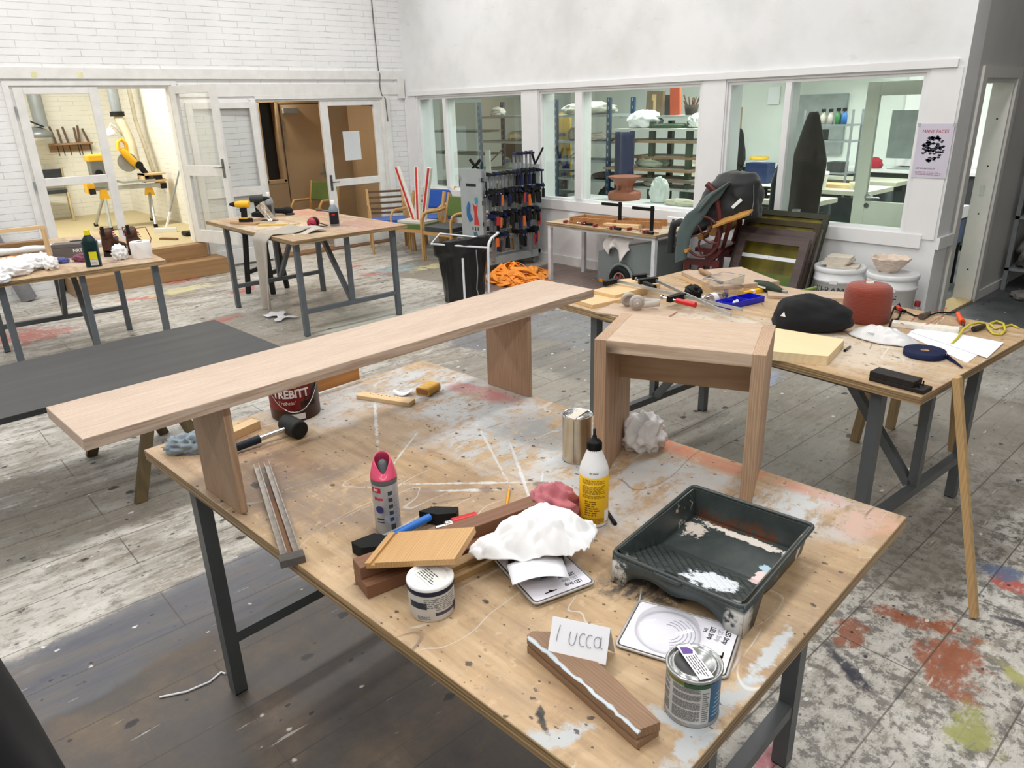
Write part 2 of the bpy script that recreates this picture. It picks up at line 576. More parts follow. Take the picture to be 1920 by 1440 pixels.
def make_floor():
    g = G('paint_spattered_floorboards', 0.5)
    x, y, z = g.sep()
    yx = g.n('ShaderNodeCombineXYZ', X=y, Y=x).outputs[0]
    br = g.n('ShaderNodeTexBrick', Vector=yx, Color1=(0.55, 0.55, 0.55), Color2=(0.45, 0.45, 0.45), Mortar=(0, 0, 0), Scale=1.0, i5=0.0035, i6=0.2)
    br.inputs['Brick Width'].default_value = 1.22
    br.inputs['Row Height'].default_value = 0.305
    seam = br.outputs['Fac']
    br2 = g.n('ShaderNodeTexBrick', Vector=yx, Scale=1.0, i5=0.002, i6=0.2)
    br2.inputs['Brick Width'].default_value = 0.61
    br2.inputs['Row Height'].default_value = 0.1017
    n0 = g.noise(0.55, det=6, rough=0.6)
    n1 = g.noise(2.6, det=8, rough=0.68)
    nl = g.noise(3.0, g.map(scale=(2.6, 0.45, 1)), det=8, rough=0.7)
    nf = g.noise(24.0, g.map(scale=(1.4, 0.6, 1)), det=6, rough=0.7)
    nm = g.noise(9.0, g.map(scale=(1.3, 0.6, 1)), det=8, rough=0.75)
    white = g.ramp(n1, (0.3, lin(172, 167, 158)), (0.5, lin(196, 192, 184)), (0.7, lin(212, 209, 203)))
    worn = g.ramp(nl, (0.3, lin(112, 104, 94)), (0.55, lin(148, 140, 128)), (0.75, lin(176, 169, 158)))
    f = g.rng(g.mth('ADD', g.mth('MULTIPLY', n0, 0.55), g.mth('MULTIPLY', nl, 0.6)), 0.575, 0.66)
    c = g.mix(f, white, worn)
    c = g.mix(g.rng(nm, 0.53, 0.60, 0, 0.6), c, lin(112, 105, 95))
    c = g.mix(g.rng(nf, 0.56, 0.62, 0, 0.55), c, lin(100, 93, 84))
    c = g.mix(g.rng(nf, 0.42, 0.36, 0, 0.5), c, lin(216, 213, 206))
    # the heavily spattered part near the wall corner
    sp = g.mth('MULTIPLY', g.rng(x, -1.7, -0.9), g.rng(y, 5.5, 4.0))
    nsp = g.noise(15.0, g.map(loc=(4, 9, 0)), det=7, rough=0.75)
    c = g.mix(g.mth('MULTIPLY', sp, g.rng(nsp, 0.50, 0.56, 0, 0.75)), c, lin(92, 88, 84))
    c = g.mix(g.mth('MULTIPLY', sp, g.rng(nsp, 0.43, 0.38, 0, 0.7)), c, lin(214, 212, 206))

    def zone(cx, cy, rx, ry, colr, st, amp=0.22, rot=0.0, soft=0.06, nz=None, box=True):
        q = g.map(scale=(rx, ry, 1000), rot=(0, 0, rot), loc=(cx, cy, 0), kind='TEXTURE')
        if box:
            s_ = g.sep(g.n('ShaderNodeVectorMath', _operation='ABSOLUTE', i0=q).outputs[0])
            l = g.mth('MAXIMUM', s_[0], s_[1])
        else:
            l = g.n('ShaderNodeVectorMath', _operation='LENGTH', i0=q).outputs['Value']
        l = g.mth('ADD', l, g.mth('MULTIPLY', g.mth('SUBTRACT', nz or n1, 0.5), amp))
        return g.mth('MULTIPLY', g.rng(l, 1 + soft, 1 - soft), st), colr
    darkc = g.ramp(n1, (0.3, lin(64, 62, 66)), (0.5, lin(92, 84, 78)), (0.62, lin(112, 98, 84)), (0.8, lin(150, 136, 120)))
    bluec = g.ramp(nl, (0.35, lin(78, 86, 104)), (0.6, lin(110, 108, 108)), (0.75, lin(160, 164, 168)))
    greyc = g.ramp(n1, (0.35, lin(116, 112, 104)), (0.6, lin(150, 146, 136)))
    dirt = g.ramp(nl, (0.35, lin(112, 106, 96)), (0.65, lin(150, 142, 130)))
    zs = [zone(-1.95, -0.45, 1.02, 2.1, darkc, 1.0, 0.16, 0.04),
          zone(-2.85, 0.9, 0.22, 0.95, bluec, 0.75, 0.9, 0.08),
          zone(-4.4, 4.5, 1.1, 0.75, bluec, 0.75, 0.5, 0.05),
          zone(-3.9, 3.6, 0.7, 0.8, dirt, 0.7, 0.5),
          zone(-2.0, 4.2, 1.3, 1.3, dirt, 0.65, 0.6),
          zone(-0.4, 6.8, 1.8, 2.2, greyc, 0.55, 0.8),
          zone(-5.9, 6.0, 0.9, 0.85, g.ramp(nl, (0.3, lin(84, 62, 58)), (0.7, lin(132, 108, 100))), 0.9, 0.35),
          zone(-7.6, 5.5, 0.75, 0.5, dirt, 0.8, 0.2, 0.3),
          zone(-6.5, 3.2, 1.0, 0.75, dirt, 0.55, 0.5),
          zone(-4.05, 0.6, 0.28, 2.6, dirt, 0.55, 0.8),
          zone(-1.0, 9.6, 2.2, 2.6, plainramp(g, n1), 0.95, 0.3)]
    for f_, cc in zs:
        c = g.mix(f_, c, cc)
    # spilled paint
    npt = g.noise(6.5, det=9, rough=0.74)
    for cx, cy, rx, ry, rot, colr, amp in ((-0.55, 2.60, 0.09, 0.19, 0.5, (154, 88, 58), 1.5), (-0.72, 2.72, 0.16, 0.05, 0.3, (154, 88, 58), 1.4), (-0.86, 2.46, 0.05, 0.08, 0.3, (150, 92, 66), 1.6),
                                           (-0.545, 3.26, 0.06, 0.05, 0, (186, 84, 72), 1.4), (-0.60, 3.33, 0.08, 0.05, 0.4, (104, 118, 148), 1.5), (-0.385, 2.31, 0.06, 0.09, 0.2, (158, 160, 92), 1.6), (-0.37, 2.68, 0.03, 0.10, 0.9, (168, 166, 100), 1.6),
                                           (-0.78, 1.72, 0.03, 0.12, 0.1, (196, 120, 130), 0.9), (-0.80, 2.30, 0.03, 0.10, 1.1, (40, 42, 60), 1.0), (-0.45, 3.0, 0.1, 0.02, 0.3, (60, 60, 66), 1.0),
                                           (-8.5, 3.34, 0.10, 0.2, 0.4, (188, 104, 96), 0.5), (-9.0, 2.34, 0.07, 0.26, -0.3, (188, 104, 96), 0.5), (-8.05, 4.9, 0.08, 0.26, -0.2, (188, 104, 96), 0.5), (-8.7, 4.9, 0.06, 0.12, 0.2, (188, 104, 96), 0.5),
                                           (-9.8, 3.05, 0.18, 0.32, 0.9, (188, 104, 96), 0.4), (-8.2, 1.0, 0.25, 0.4, 0.0, (180, 104, 92), 2.0), (-7.35, 2.6, 0.1, 0.2, 0.3, (184, 110, 102), 0.6), (-7.9, 5.6, 0.1, 0.3, 0.2, (206, 200, 150), 1.8), (-9.1, 2.8, 0.12, 0.3, 0.1, (206, 200, 150), 1.8),
                                           (-2.6, 4.75, 0.12, 0.2, 0, (150, 160, 190), 1.8), (-8.1, 5.2, 0.2, 0.3, 0.3, (150, 172, 176), 1.8), (-6.2, 3.6, 0.5, 0.55, 0.0, (188, 190, 180), 0.35)):
        pm = g.mth('MULTIPLY', g.patch((cx, cy), (rx, ry), rot, 0.9 + amp * 1.2, 0.25, npt), g.rng(nf, 0.36, 0.46, 0.35, 1.0))
        c = g.mix(g.mth('MULTIPLY', pm, 0.88), c, lin(*colr))
    # drips, chips, scratches
    for sc, th, dens, colr, st in ((9.0, 0.16, 0.80, (34, 34, 38), 0.9), (22.0, 0.14, 0.86, (40, 40, 44), 0.85), (16.0, 0.12, 0.82, (226, 224, 218), 0.9), (30.0, 0.15, 0.9, (70, 78, 100), 0.8)):
        vo = g.n('ShaderNodeTexVoronoi', Vector=g.map(scale=(1.0, 0.75, 1), loc=(sc, 0, 0)), Scale=sc)
        keep = g.rng(g.sep(vo.outputs['Color'])[0], dens, dens + 0.02)
        dm = g.mth('MULTIPLY', g.rng(g.mth('ADD', vo.outputs['Distance'], g.mth('MULTIPLY', g.mth('SUBTRACT', nf, 0.5), 0.6)), th + 0.03, th - 0.02), keep)
        c = g.mix(g.mth('MULTIPLY', dm, st), c, lin(*colr))
    for rz, colr, th in ((0.25, (222, 220, 212), 0.70), (-0.5, (70, 66, 62), 0.71), (1.2, (228, 226, 220), 0.73)):
        s1 = g.noise(4.0, g.map(scale=(9, 0.7, 1), rot=(0, 0, rz)), det=3)
        c = g.mix(g.rng(s1, th, th + 0.03, 0, 0.6), c, lin(*colr))
    ssum = g.mth('MULTIPLY', g.mth('ADD', g.mth('MULTIPLY', seam, 0.75), g.mth('MULTIPLY', br2.outputs['Fac'], g.rng(n0, 0.45, 0.6, 0.05, 0.45)), True), 0.8)
    c = g.mix(ssum, c, lin(74, 68, 60))
    g.inp(g.b, 'Roughness', g.rng(n1, 0.3, 0.7, 0.38, 0.62))
    return g.bump(g.mth('SUBTRACT', g.mth('MULTIPLY', nf, 0.4), seam), 0.25, 0.004).done(c)


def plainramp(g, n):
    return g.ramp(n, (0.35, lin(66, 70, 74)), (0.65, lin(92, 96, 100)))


M_floor = make_floor()


# ------------------------------------------------------------------ the room
XB, YW, XG = -10.06, 6.87, -2.24      # faces of the brick wall, the window wall and the side wall greyed for shade
HC = 4.8


def wall(name, boxes, mat):
    k = K()
    for b in boxes:
        k.bb(*b)
    return struct(k.obj(name, mat))


wall('floor', [(-15, 4.5, -5, 12, -0.2, 0)], M_floor)
wall('ceiling', [(XB - 0.3, 4.5, -5, 12, HC, HC + 0.1)], M_wall)
# brick wall with two openings
D1a, D1b, D1z = 1.70, 3.42, 2.315
D2a, D2b, D2z = 4.47, 6.46, 2.135
wall('wall_left', [(XB - 0.25, XB, -5, D1a, 0, HC), (XB - 0.25, XB, D1b, D2a, 0, HC), (XB - 0.25, XB, D2b, YW, 0, HC), (XB - 0.25, XB, D1a, D1b, D1z, HC), (XB - 0.25, XB, D2a, D2b, D2z, HC)], M_brick)
# window wall with three openings
ZS, ZT = 0.815, 2.118
WIN = [(-9.715, -7.415, -9.10, -9.03), (-7.09, -4.695, -6.47, -6.36), (-4.385, -2.53, -3.765, -3.705)]
ob = [(-10.06, -9.715), (-7.415, -7.09), (-4.695, -4.385), (-2.53, XG)]
wall('wall_back', [(a, b, YW, YW + 0.28, ZS, ZT) for a, b in ob] + [(-10.06, XG, YW, YW + 0.28, ZT, HC), (-10.06, XG, YW, YW + 0.28, 0, ZS)], M_wall)
# side wall, greyed in colour for its shade, with a doorway into the window room
GA, GB, GZ = 7.33, 8.16, 2.065
wall('wall_right', [(XG - 0.16, XG, YW + 0.28, GA, 0, HC), (XG - 0.16, XG, GB, 12, 0, HC), (XG - 0.16, XG, GA, GB, GZ, HC)], M_shadegrey)
wall('wall_far_right', [(XG, 4.5, 11.8, 12, 0, HC)], M_shadegrey)
wall('wall_near', [(-15, 4.5, -5.2, -5, 0, HC), (4.5, 4.7, -5.2, 12, 0, HC)], M_wall)
# rooms behind
wall('wall_window_room', [(-12.4, XG - 0.16, 11.4, 11.6, 0, 3.1), (-12.6, -12.4, 7.15, 11.6, 0, 3.1), (-12.4, XB - 0.25, 7.02, 7.15, 0, 3.1)], M_palewall)
wall('ceiling_window_room', [(-12.6, XG - 0.16, 7.15, 11.6, 3.1, 3.2)], M_palewall)
wall('wall_saw_room', [(-14.9, -14.7, 0.3, 4.05, 0, 3.5), (-14.7, XB - 0.25, 3.95, 4.05, 0, 3.5), (-14.7, XB - 0.25, 0.3, 0.4, 0, 3.5)], M_brick_warm)
wall('ceiling_saw_room', [(-14.9, XB - 0.25, 0.3, 4.05, 3.5, 3.6)], M_palewall)
wall('floor_saw_room', [(-14.7, XB - 0.02, 0.4, 3.95, 0.2, 0.385)], wood((206, 190, 150), (176, 158, 120), 'X', 1.0, contrast=1.0))
wall('wall_corridor', [(-11.75, -11.6, 4.2, 5.53, 0, 0.95), (-11.75, -11.6, 4.2, 5.20, 0.95, 2.7), (-11.75, -11.6, 5.20, 5.53, 2.12, 2.7), (-11.75, -11.6, 5.46, 5.53, 0.95, 2.12), (-11.75, -11.6, 6.30, 6.9, 0, 2.7), (-11.75, -11.6, 5.53, 6.30, 2.1, 2.7),
                       (-11.6, XB - 0.25, 4.2, 4.3, 0, 2.7), (-11.6, XB - 0.25, 6.75, 6.9, 0, 2.7)], M_corr)
wall('ceiling_corridor', [(-11.75, XB - 0.25, 4.2, 6.9, 2.7, 2.8)], M_corr)
wall('window_4', [(-11.76, -11.72, 5.20, 5.46, 0.95, 2.12)], plain((40, 38, 36), 0.2))
wall('trim_11', [(-11.6, -11.57, 5.16, 5.20, 0.92, 2.14), (-11.6, -11.57, 5.46, 5.50, 0.92, 2.14), (-11.6, -11.57, 5.16, 5.50, 2.12, 2.16), (-11.6, -11.57, 5.16, 5.50, 0.90, 0.95)], M_corr_door)

# trims on the brick wall
wall('trim_1', [(XB, XB + 0.035, -4, YW, 2.385, 2.50)], M_trim_old)
wall('trim_2', [(XB, XB + 0.02, 3.50, YW - 0.12, 2.175, 2.325)], M_trim_old)
wall('trim_3', [(XB, XB + 0.05, YW - 0.125, YW - 0.02, 2.12, 2.385)], M_trim_old)
wall('trim_4', [(XB, XB + 0.03, D1a - 0.06, D1a, 0.3, 2.36), (XB, XB + 0.03, D1b, D1b + 0.06, 0.3, 2.36), (XB, XB + 0.028, D1a - 0.0, D1b + 0.0, D1z, 2.36),
                (XB - 0.1, XB, D1a, D1a + 0.035, 0.385, D1z), (XB - 0.1, XB, D1b - 0.035, D1b, 0.385, D1z), (XB - 0.1, XB - 0.001, D1a + 0.035, D1b - 0.035, D1z - 0.035, D1z)], M_trim_old)
wall('trim_5', [(XB, XB + 0.03, D2a - 0.07, D2a, 0, D2z), (XB, XB + 0.05, D2b, D2b + 0.1, 0, 2.16), (XB, XB + 0.028, D2a, D2b, D2z, 2.174), (XB - 0.12, XB, D2a, D2a + 0.03, 0, D2z), (XB - 0.12, XB, D2b - 0.03, D2b, 0, D2z), (XB - 0.12, XB - 0.001, D2a + 0.03, D2b - 0.03, D2z - 0.03, D2z)], M_trim_old)
wall('trim_6', [(XB - 0.2, XB + 0.06, D2a, D2b, 0, 0.03)], wood((150, 116, 84), (110, 82, 58), 'Y'))
# trims on the window wall
wall('trim_7', [(-9.93, -2.30, YW - 0.035, YW, 2.145, 2.205)], M_trim)
wall('trim_8', [(-10.04, -2.36, YW - 0.025, YW, 0.70, ZS)], M_trim)
wall('trim_9', [(XG, XG + 0.025, YW, GA - 0.12, 0.70, 0.80)], M_trim)
wall('trim_10', [(-10.05, -9.76, YW - 0.012, YW, ZS, 2.145), (-7.40, -7.10, YW - 0.012, YW, ZS, 2.145), (-4.67, -4.40, YW - 0.012, YW, ZS, 2.145), (-2.50, XG - 0.02, YW - 0.012, YW, 0.78, 2.145)], M_trim)
wall('baseboard_back', [(-9.98, -2.30, YW - 0.018, YW, 0, 0.11)], M_trim_old)
wall('baseboard_right', [(XG, XG + 0.018, 8.26, 9.2, 0, 0.09)], M_trim_old)
for i, (a, b, m0, m1) in enumerate(WIN):
    k = K()
    y0, y1 = YW + 0.02, YW + 0.075
    t = 0.028
    for q in ((a, a + t, y0, y1, ZS, ZT), (b - t, b, y0, y1, ZS, ZT), (a + t, b - t, y0, y1, ZT - t, ZT), (a + t, b - t, y0, y1, ZS, ZS + t), (m0, m1, y0 - 0.02, y1 + 0.1, ZS + t, ZT - t)):
        k.bb(*q)
    w = struct(k.obj('window_%d' % (i + 1), M_trim))
    K().bb(a + t, m0, YW + 0.045, YW + 0.053, ZS + t, ZT - t).obj('pane', M_window, w)
    K().bb(m1, b - t, YW + 0.045, YW + 0.053, ZS + t, ZT - t).obj('pane', M_window, w)
# frame of the grey doorway
wall('trim_12', [(XG, XG + 0.02, GA - 0.1, GA, 0, GZ + 0.09), (XG, XG + 0.02, GB, GB + 0.09, 0, GZ + 0.09), (XG, XG + 0.02, GA, GB, GZ, GZ + 0.09),
                 (XG - 0.17, XG, GA, GA + 0.03, 0, GZ), (XG - 0.17, XG, GB - 0.04, GB, 0, GZ), (XG - 0.17, XG, GA + 0.03, GB - 0.04, GZ - 0.04, GZ)], plain((214, 213, 208), 0.5, var=0.04))
wall('trim_13', [(XG - 0.17, XG + 0.01, GA, GB, 0, 0.025)], wood((206, 182, 132), (176, 150, 104), 'Y'))
k = K()
for z in (0.32, 0.86, 1.30, 1.72):
    k.cyl((XG - 0.08, GB - 0.042, z), (XG - 0.08, GB - 0.03, z), 0.008, n=10)
struct(k.obj('trim_14', M_dark))
K().bb(XG - 0.11, XG - 0.07, GB - 0.043, GB - 0.03, 1.03, 1.13).obj('strike_plate', M_chrome, bpy.data.objects['trim_12'])


def leaf(name, w, h, rails, loc, rz, flip=1, mat=None, thick=0.045, st=0.10, handle=1.05, bottom=0.0, top=0.1):
    """door leaf hinged at its origin, running along local x; rails = heights (z0, z1) of its panes"""
    k = K()
    k.bb(0, st, -thick / 2, thick / 2, 0, h)
    k.bb(w - st, w, -thick / 2, thick / 2, 0, h)
    zs = [0] + [q for p in rails for q in p] + [h]
    for i in range(0, len(zs), 2):
        k.bb(st, w - st, -thick / 2, thick / 2, zs[i], zs[i + 1])
    o = struct(k.obj(name, mat or M_trim_old, loc=loc, rz=rz, bevel=0.004))
    for z0, z1 in rails:
        K().bb(st - 0.005, w - st + 0.005, -0.004, 0.004, z0 - 0.005, z1 + 0.005).obj('pane', M_doorglass, o)
    if handle:
        hk = K()
        for s in (-1, 1):
            hk.bb(w - 0.065, w - 0.028, s * thick / 2, s * (thick / 2 + 0.008), handle - 0.12, handle + 0.1)
            hk.cyl((w - 0.046, s * (thick / 2), handle), (w - 0.046, s * (thick / 2 + 0.05), handle), 0.008, n=10)
            hk.cyl((w - 0.046, s * (thick / 2 + 0.05), handle), (w - 0.16, s * (thick / 2 + 0.05), handle), 0.008, n=10)
        hk.obj('handle', plain((110, 114, 112), 0.35, 0.8), o)
    return o


# saw room doors: left leaf shut, right leaf swung into the hall
leaf('door_1', 0.85, 1.90, [(0.12, 0.84), (0.93, 1.83)], (XB + 0.0, D1a + 0.03, 0.395), R(90), st=0.095, handle=0)
a = math.atan2(0.25, 0.75)
leaf('door_2', 0.80, 1.905, [(0.16, 0.84), (0.97, 1.81)], (XB + 0.04, D1b - 0.02, 0.40), a, st=0.095, handle=0.95)
# corridor doors: left leaf folded flat against the bricks, right leaf shut
leaf('door_3', 0.90, 2.08, [(0.20, 0.89), (1.0, 2.0)], (XB + 0.07, D2a - 0.03, 0.03), R(-94), st=0.085, handle=0)
d4 = leaf('door_4', 1.0, 2.07, [(0.12, 0.88), (0.98, 2.0)], (XB - 0.03, D2b - 0.03, 0.035), R(-90), st=0.12, handle=0.95)
K().bb(0.05, 0.30, -0.03, -0.075, 1.985, 2.045).obj('door_closer', M_galv, d4)
K().tube([(0.16, -0.075, 2.05), (0.02, -0.14, 2.08), (-0.10, -0.06, 2.09)], 0.008).obj('closer_arm', M_galv, d4)
pp = K().bb(0.385, 0.665, -0.01, -0.008, 1.235, 1.645).obj('notice', M_paper)
pp.location, pp.rotation_euler = d4.location, d4.rotation_euler
tag(pp, 'white sheet of paper taped inside the dark glass of the shut corridor door', 'paper')
# door at the end of the corridor
k = K()
k.bb(-11.64, -11.60, 5.55, 6.28, 0.01, 2.08)
d5 = struct(k.obj('door_5', M_corr_door))
K().bb(-11.60, -11.59, 6.18, 6.23, 0.93, 1.16).bb(-11.59, -11.55, 6.20, 6.21, 1.0, 1.015).bb(-11.56, -11.55, 6.10, 6.21, 1.0, 1.015).obj('handle', M_galv, d5)
K().bb(-11.6, -11.54, 5.58, 5.84, 1.955, 2.03).obj('door_closer', M_galv, d5)
K().bb(-11.6, -11.59, 5.56, 5.58, 1.70, 1.86).bb(-11.6, -11.59, 5.56, 5.58, 1.46, 1.62).obj('hinge', M_galv, d5)
# hinges of door_1
for z in (2.05, 1.25):
    K().cyl((XB + 0.035, D1a + 0.01, z - 0.05), (XB + 0.035, D1a + 0.01, z + 0.05), 0.009).obj('hinge', M_galv, bpy.data.objects['door_1']).matrix_parent_inverse = Matrix.LocRotScale(Vector((XB, D1a + 0.03, 0.395)), Euler((0, 0, R(90))), None).inverted()

# wooden steps up to the saw room
k = K()
k.bb(XB + 0.0, -9.66, 1.78, 3.62, 0, 0.205)
k.bb(XB + 0.0, -9.93, 1.74, 3.48, 0.205, 0.385)
wall_step = k.obj('wooden_steps', wood((172, 136, 94), (140, 106, 70), 'Y', 1.2, contrast=0.8), bevel=0.006)
tag(wall_step, 'two low plywood steps up to the open saw room door', 'steps')

# wire running down the bricks
w = K().tube([(XB + 0.012, 6.43, 4.7), (XB + 0.012, 6.425, 3.2), (XB + 0.012, 6.44, 2.51), (XB + 0.045, 6.44, 2.45), (XB + 0.03, 6.43, 2.30), (XB + 0.03, 6.45, 2.17), (XB + 0.06, 6.49, 2.12), (XB + 0.06, 6.50, 1.8)], 0.007).obj('cable', plain((96, 92, 88), 0.6))
tag(w, 'thin grey cable running down the white bricks above the corridor door', 'cable')
for y in (1.94, 2.40):
    t = K().bb(XB + 0.035, XB + 0.037, y, y + 0.055, 2.40, 2.455).obj('masking_tape', plain((226, 222, 170), 0.7))
    tag(t, 'scrap of yellow masking tape on the white beam, %s one' % ('left' if y < 2 else 'right'), 'tape', 'tape scraps on the white beam')
wall('trim_15', [(-6.9, -4.72, YW + 0.28, YW + 0.72, ZS - 0.05, ZS)], M_trim)
# wall socket and power strip on the window wall
s = K().bb(-6.55, -6.45, YW - 0.03, YW, 0.60, 0.66).obj('wall_socket', M_white, bevel=0.004)
tag(s, 'small square wall socket under the middle window sill', 'socket')


# ------------------------------------------------------------------ the four big workbenches
def workbench(label, c, rz, top, legs_c=(0, 0), tops=None, steel=None, T=0.905, L=2.0, W=1.2, pale_patch=False):
    """plywood top on a grey steel frame: at either end two legs, a low bar, a post and a brace"""
    steel = steel or M_steel
    t = thing('workbench', label, 'table', (c[0], c[1], 0), rz, 'workbenches')
    K().bb(-L / 2, L / 2, -W / 2, W / 2, T - 0.036, T).obj('tabletop', top, t, bevel=0.003)
    lx, ly = legs_c
    z1 = T - 0.036
    for sx in (-1, 1):
        x = lx + sx * 0.78
        for sy in (-1, 1):
            y = ly + sy * 0.51
            o = K().bb(x - 0.023, x + 0.023, y - 0.023, y + 0.023, 0.006, z1).obj('leg', steel, t)
            K().bb(x - 0.021, x + 0.021, y - 0.021, y + 0.021, 0, 0.008).obj('foot_pad', M_rubber, o)
        K().bb(x - 0.02, x + 0.02, ly - 0.487, ly + 0.487, 0.21, 0.25).obj('crossbar', steel, t)
        K().bb(x - 0.02, x + 0.02, ly - 0.02, ly + 0.02, 0.25, z1).obj('post', steel, t)
        K().bar((x - sx * 0.02, ly, 0.25), (x - sx * 0.52, ly, z1 - 0.005), 0.04, 0.04, (0, 1, 0)).obj('brace', steel, t)
    for sy in (-1, 1):
        K().bb(lx - 0.757, lx + 0.757, ly + sy * 0.51 - 0.015, ly + sy * 0.51 + 0.015, z1 - 0.03, z1).obj('rail', steel, t)
    if pale_patch:
        K().bb(lx - 0.78 - 0.0245, lx - 0.78 + 0.0245, ly - 0.5345, ly - 0.4855, 0.35, 0.50).obj('bare_patch', plain((206, 204, 198), 0.6), t)
    return t


GREYP, PALE, OR = (192, 197, 200), (206, 208, 208), (206, 120, 78)
# blots and brush marks on the main bench, in metres from its centre (x runs along the bench)
ply_main = make_ply('worn_plywood_main', 1.0,
    paint=[((-0.62, 0.40), (0.42, 0.22), 0.2, GREYP, 0.9, 0.8), ((-0.05, 0.32), (0.42, 0.22), 0.3, GREYP, 0.9, 0.8), ((0.22, 0.18), (0.26, 0.18), -0.5, GREYP, 0.7, 0.8), ((0.42, 0.36), (0.2, 0.14), 0.1, GREYP, 0.7, 0.8),
           ((0.80, 0.48), (0.20, 0.10), 0.1, GREYP, 0.9, 0.7), ((-0.86, 0.0), (0.22, 0.20), 0.1, GREYP, 0.7, 0.8), ((0.45, 0.28), (0.3, 0.12), 0.0, (172, 166, 160), 0.6, 0.7),
           ((-0.70, -0.38), (0.32, 0.14), 0.3, (150, 112, 96), 0.5, 0.9), ((-0.02, 0.40), (0.26, 0.14), 0.2, (120, 116, 110), 0.6, 0.9), ((-0.2, -0.35), (0.3, 0.2), 0.6, (140, 128, 122), 0.5, 0.9),
           ((-0.50, 0.50), (0.16, 0.05), 0.1, (190, 84, 84), 0.7, 0.7), ((0.26, 0.57), (0.16, 0.03), 0, OR, 0.9, 0.6), ((0.50, 0.55), (0.30, 0.035), 0.05, (198, 124, 92), 0.7, 0.6), ((0.93, 0.50), (0.10, 0.08), 0.2, (204, 146, 112), 0.6, 0.6),
           ((0.68, -0.10), (0.10, 0.06), 0.5, (48, 50, 54), 0.85, 0.6)],
    streaks=[((0.787, -0.58), (0.022, 0.075), -0.49, (182, 188, 192)), ((0.93, -0.397), (0.05, 0.018), 0.2, (182, 188, 192)), ((0.975, -0.41), (0.020, 0.085), 0.0, (182, 188, 192)), ((0.975, -0.28), (0.018, 0.10), -0.05, (182, 188, 192)), ((0.972, -0.13), (0.016, 0.085), 0.05, (194, 200, 204)),
             ((-0.02, -0.05), (0.15, 0.006), 0.75, PALE), ((0.0, -0.09), (0.12, 0.006), 0.75, PALE), ((-0.1, 0.15), (0.2, 0.004), -0.55, PALE), ((0.05, 0.12), (0.2, 0.005), -0.65, PALE), ((0.18, 0.07), (0.13, 0.004), -0.9, PALE), ((-0.62, 0.07), (0.22, 0.006), -0.6, PALE),
             ((-0.35, 0.0), (0.12, 0.004), -1.0, PALE), ((-0.86, -0.42), (0.12, 0.008), -0.3, (112, 70, 72)), ((-0.47, -0.46), (0.028, 0.016), 0.2, (52, 54, 56)), ((0.735, -0.545), (0.018, 0.006), -0.7, (36, 36, 38)), ((0.755, -0.562), (0.026, 0.007), -0.5, (36, 36, 38)),
             ((0.06, -0.03), (0.02, 0.016), 0, (128, 108, 94)), ((0.17, 0.10), (0.028, 0.018), 0.3, (124, 104, 92)), ((-0.06, -0.16), (0.04, 0.03), 0.4, (150, 128, 110))],
    specks=1.2, grey=0.22)
bench_main = workbench('big plywood workbench nearest the camera, carrying the pale plank bench and paint tray', (-1.523, 1.21), R(3.75), ply_main, (0.026, -0.027), steel=M_steel_dk)
ply_b = make_ply('worn_plywood_right', 2.0, paint=[((0.3, -0.3), (0.6, 0.25), 0.1, (214, 204, 190), 0.7, 0.5), ((-0.4, -0.35), (0.4, 0.2), 0.1, (206, 196, 180), 0.5, 0.7)], specks=0.3, grey=0.14)
workbench('plywood workbench heaped with tools, clamps and a cone of rust-red yarn', (-1.827, 3.42), R(-3.0), ply_b, (0.035, -0.01), steel=M_steel_dk, pale_patch=False)
ply_c = make_ply('worn_plywood_back', 3.0, paint=[((0.6, 0.3), (0.5, 0.3), 0, (186, 132, 128), 0.55, 0.6), ((-0.7, 0.4), (0.5, 0.16), 0, (196, 110, 100), 0.6, 0.6), ((0.2, -0.3), (0.6, 0.3), 0.4, (214, 204, 186), 0.6, 0.8)], specks=0.8, grey=0.2, smear=0.5)
workbench('plywood workbench with cordless drills and grey cloth, in front of the glazed doors', (-7.04, 3.446), R(0.2), ply_c, (0.10, -0.01))
ply_d = make_ply('worn_plywood_left', 4.0, paint=[((0.3, 0.2), (0.7, 0.35), 0.1, (206, 186, 168), 0.7, 0.5)], specks=0.2, grey=0.12)
workbench('plywood workbench at the side with work boots, bottle and paper roll', (-7.07, 1.243), R(-3.5), ply_d, (0.12, 0.02))

# ------------------------------------------------------------------ plank bench and stool standing on the main bench
t = thing('plank_bench', 'long low bench of pale pinkish wood standing on the nearest workbench', 'bench', (-1.985, 1.19, 0.905), R(3.2))
k = K()
k.bb(-0.145, 0.145, -0.925, 0.925, 0.325, 0.357)
k.obj('seat', LARCH_Y, t, bevel=0.002)
k = K()
k.bb(-0.108, 0.116, -0.590, -0.568, 0, 0.325)
k.obj('leg', LARCH_Z, t, bevel=0.0015)
k = K()
k.bb(-0.105, 0.12, 0.566, 0.588, 0, 0.325)
k.obj('leg', LARCH_Z, t, bevel=0.0015)

t = thing('stool', 'small square-cut wooden stool with two board legs and apron on workbench corner', 'stool', (-1.152, 1.686, 0.905), R(24.8))
SL, SW, SH = 0.455, 0.29, 0.428
# corners of the seat were measured at its top
K().bb(-SL / 2 + 0.034, SL / 2 - 0.034, -SW / 2, SW / 2, SH - 0.036, SH).obj('seat', LARCH_X, t, bevel=0.001)
for s in (-1, 1):
    x0, x1 = sorted((s * SL / 2, s * (SL / 2 - 0.034)))
    K().bb(x0, x1, -SW / 2, SW / 2, 0, SH).obj('leg', LARCH_Z, t, bevel=0.001)
K().bb(-SL / 2 + 0.034, SL / 2 - 0.034, 0.02, 0.05, SH - 0.166, SH - 0.036).obj('apron', wood((188, 158, 124), (150, 120, 90), 'X', 1.6, contrast=0.9, rings=26), t)

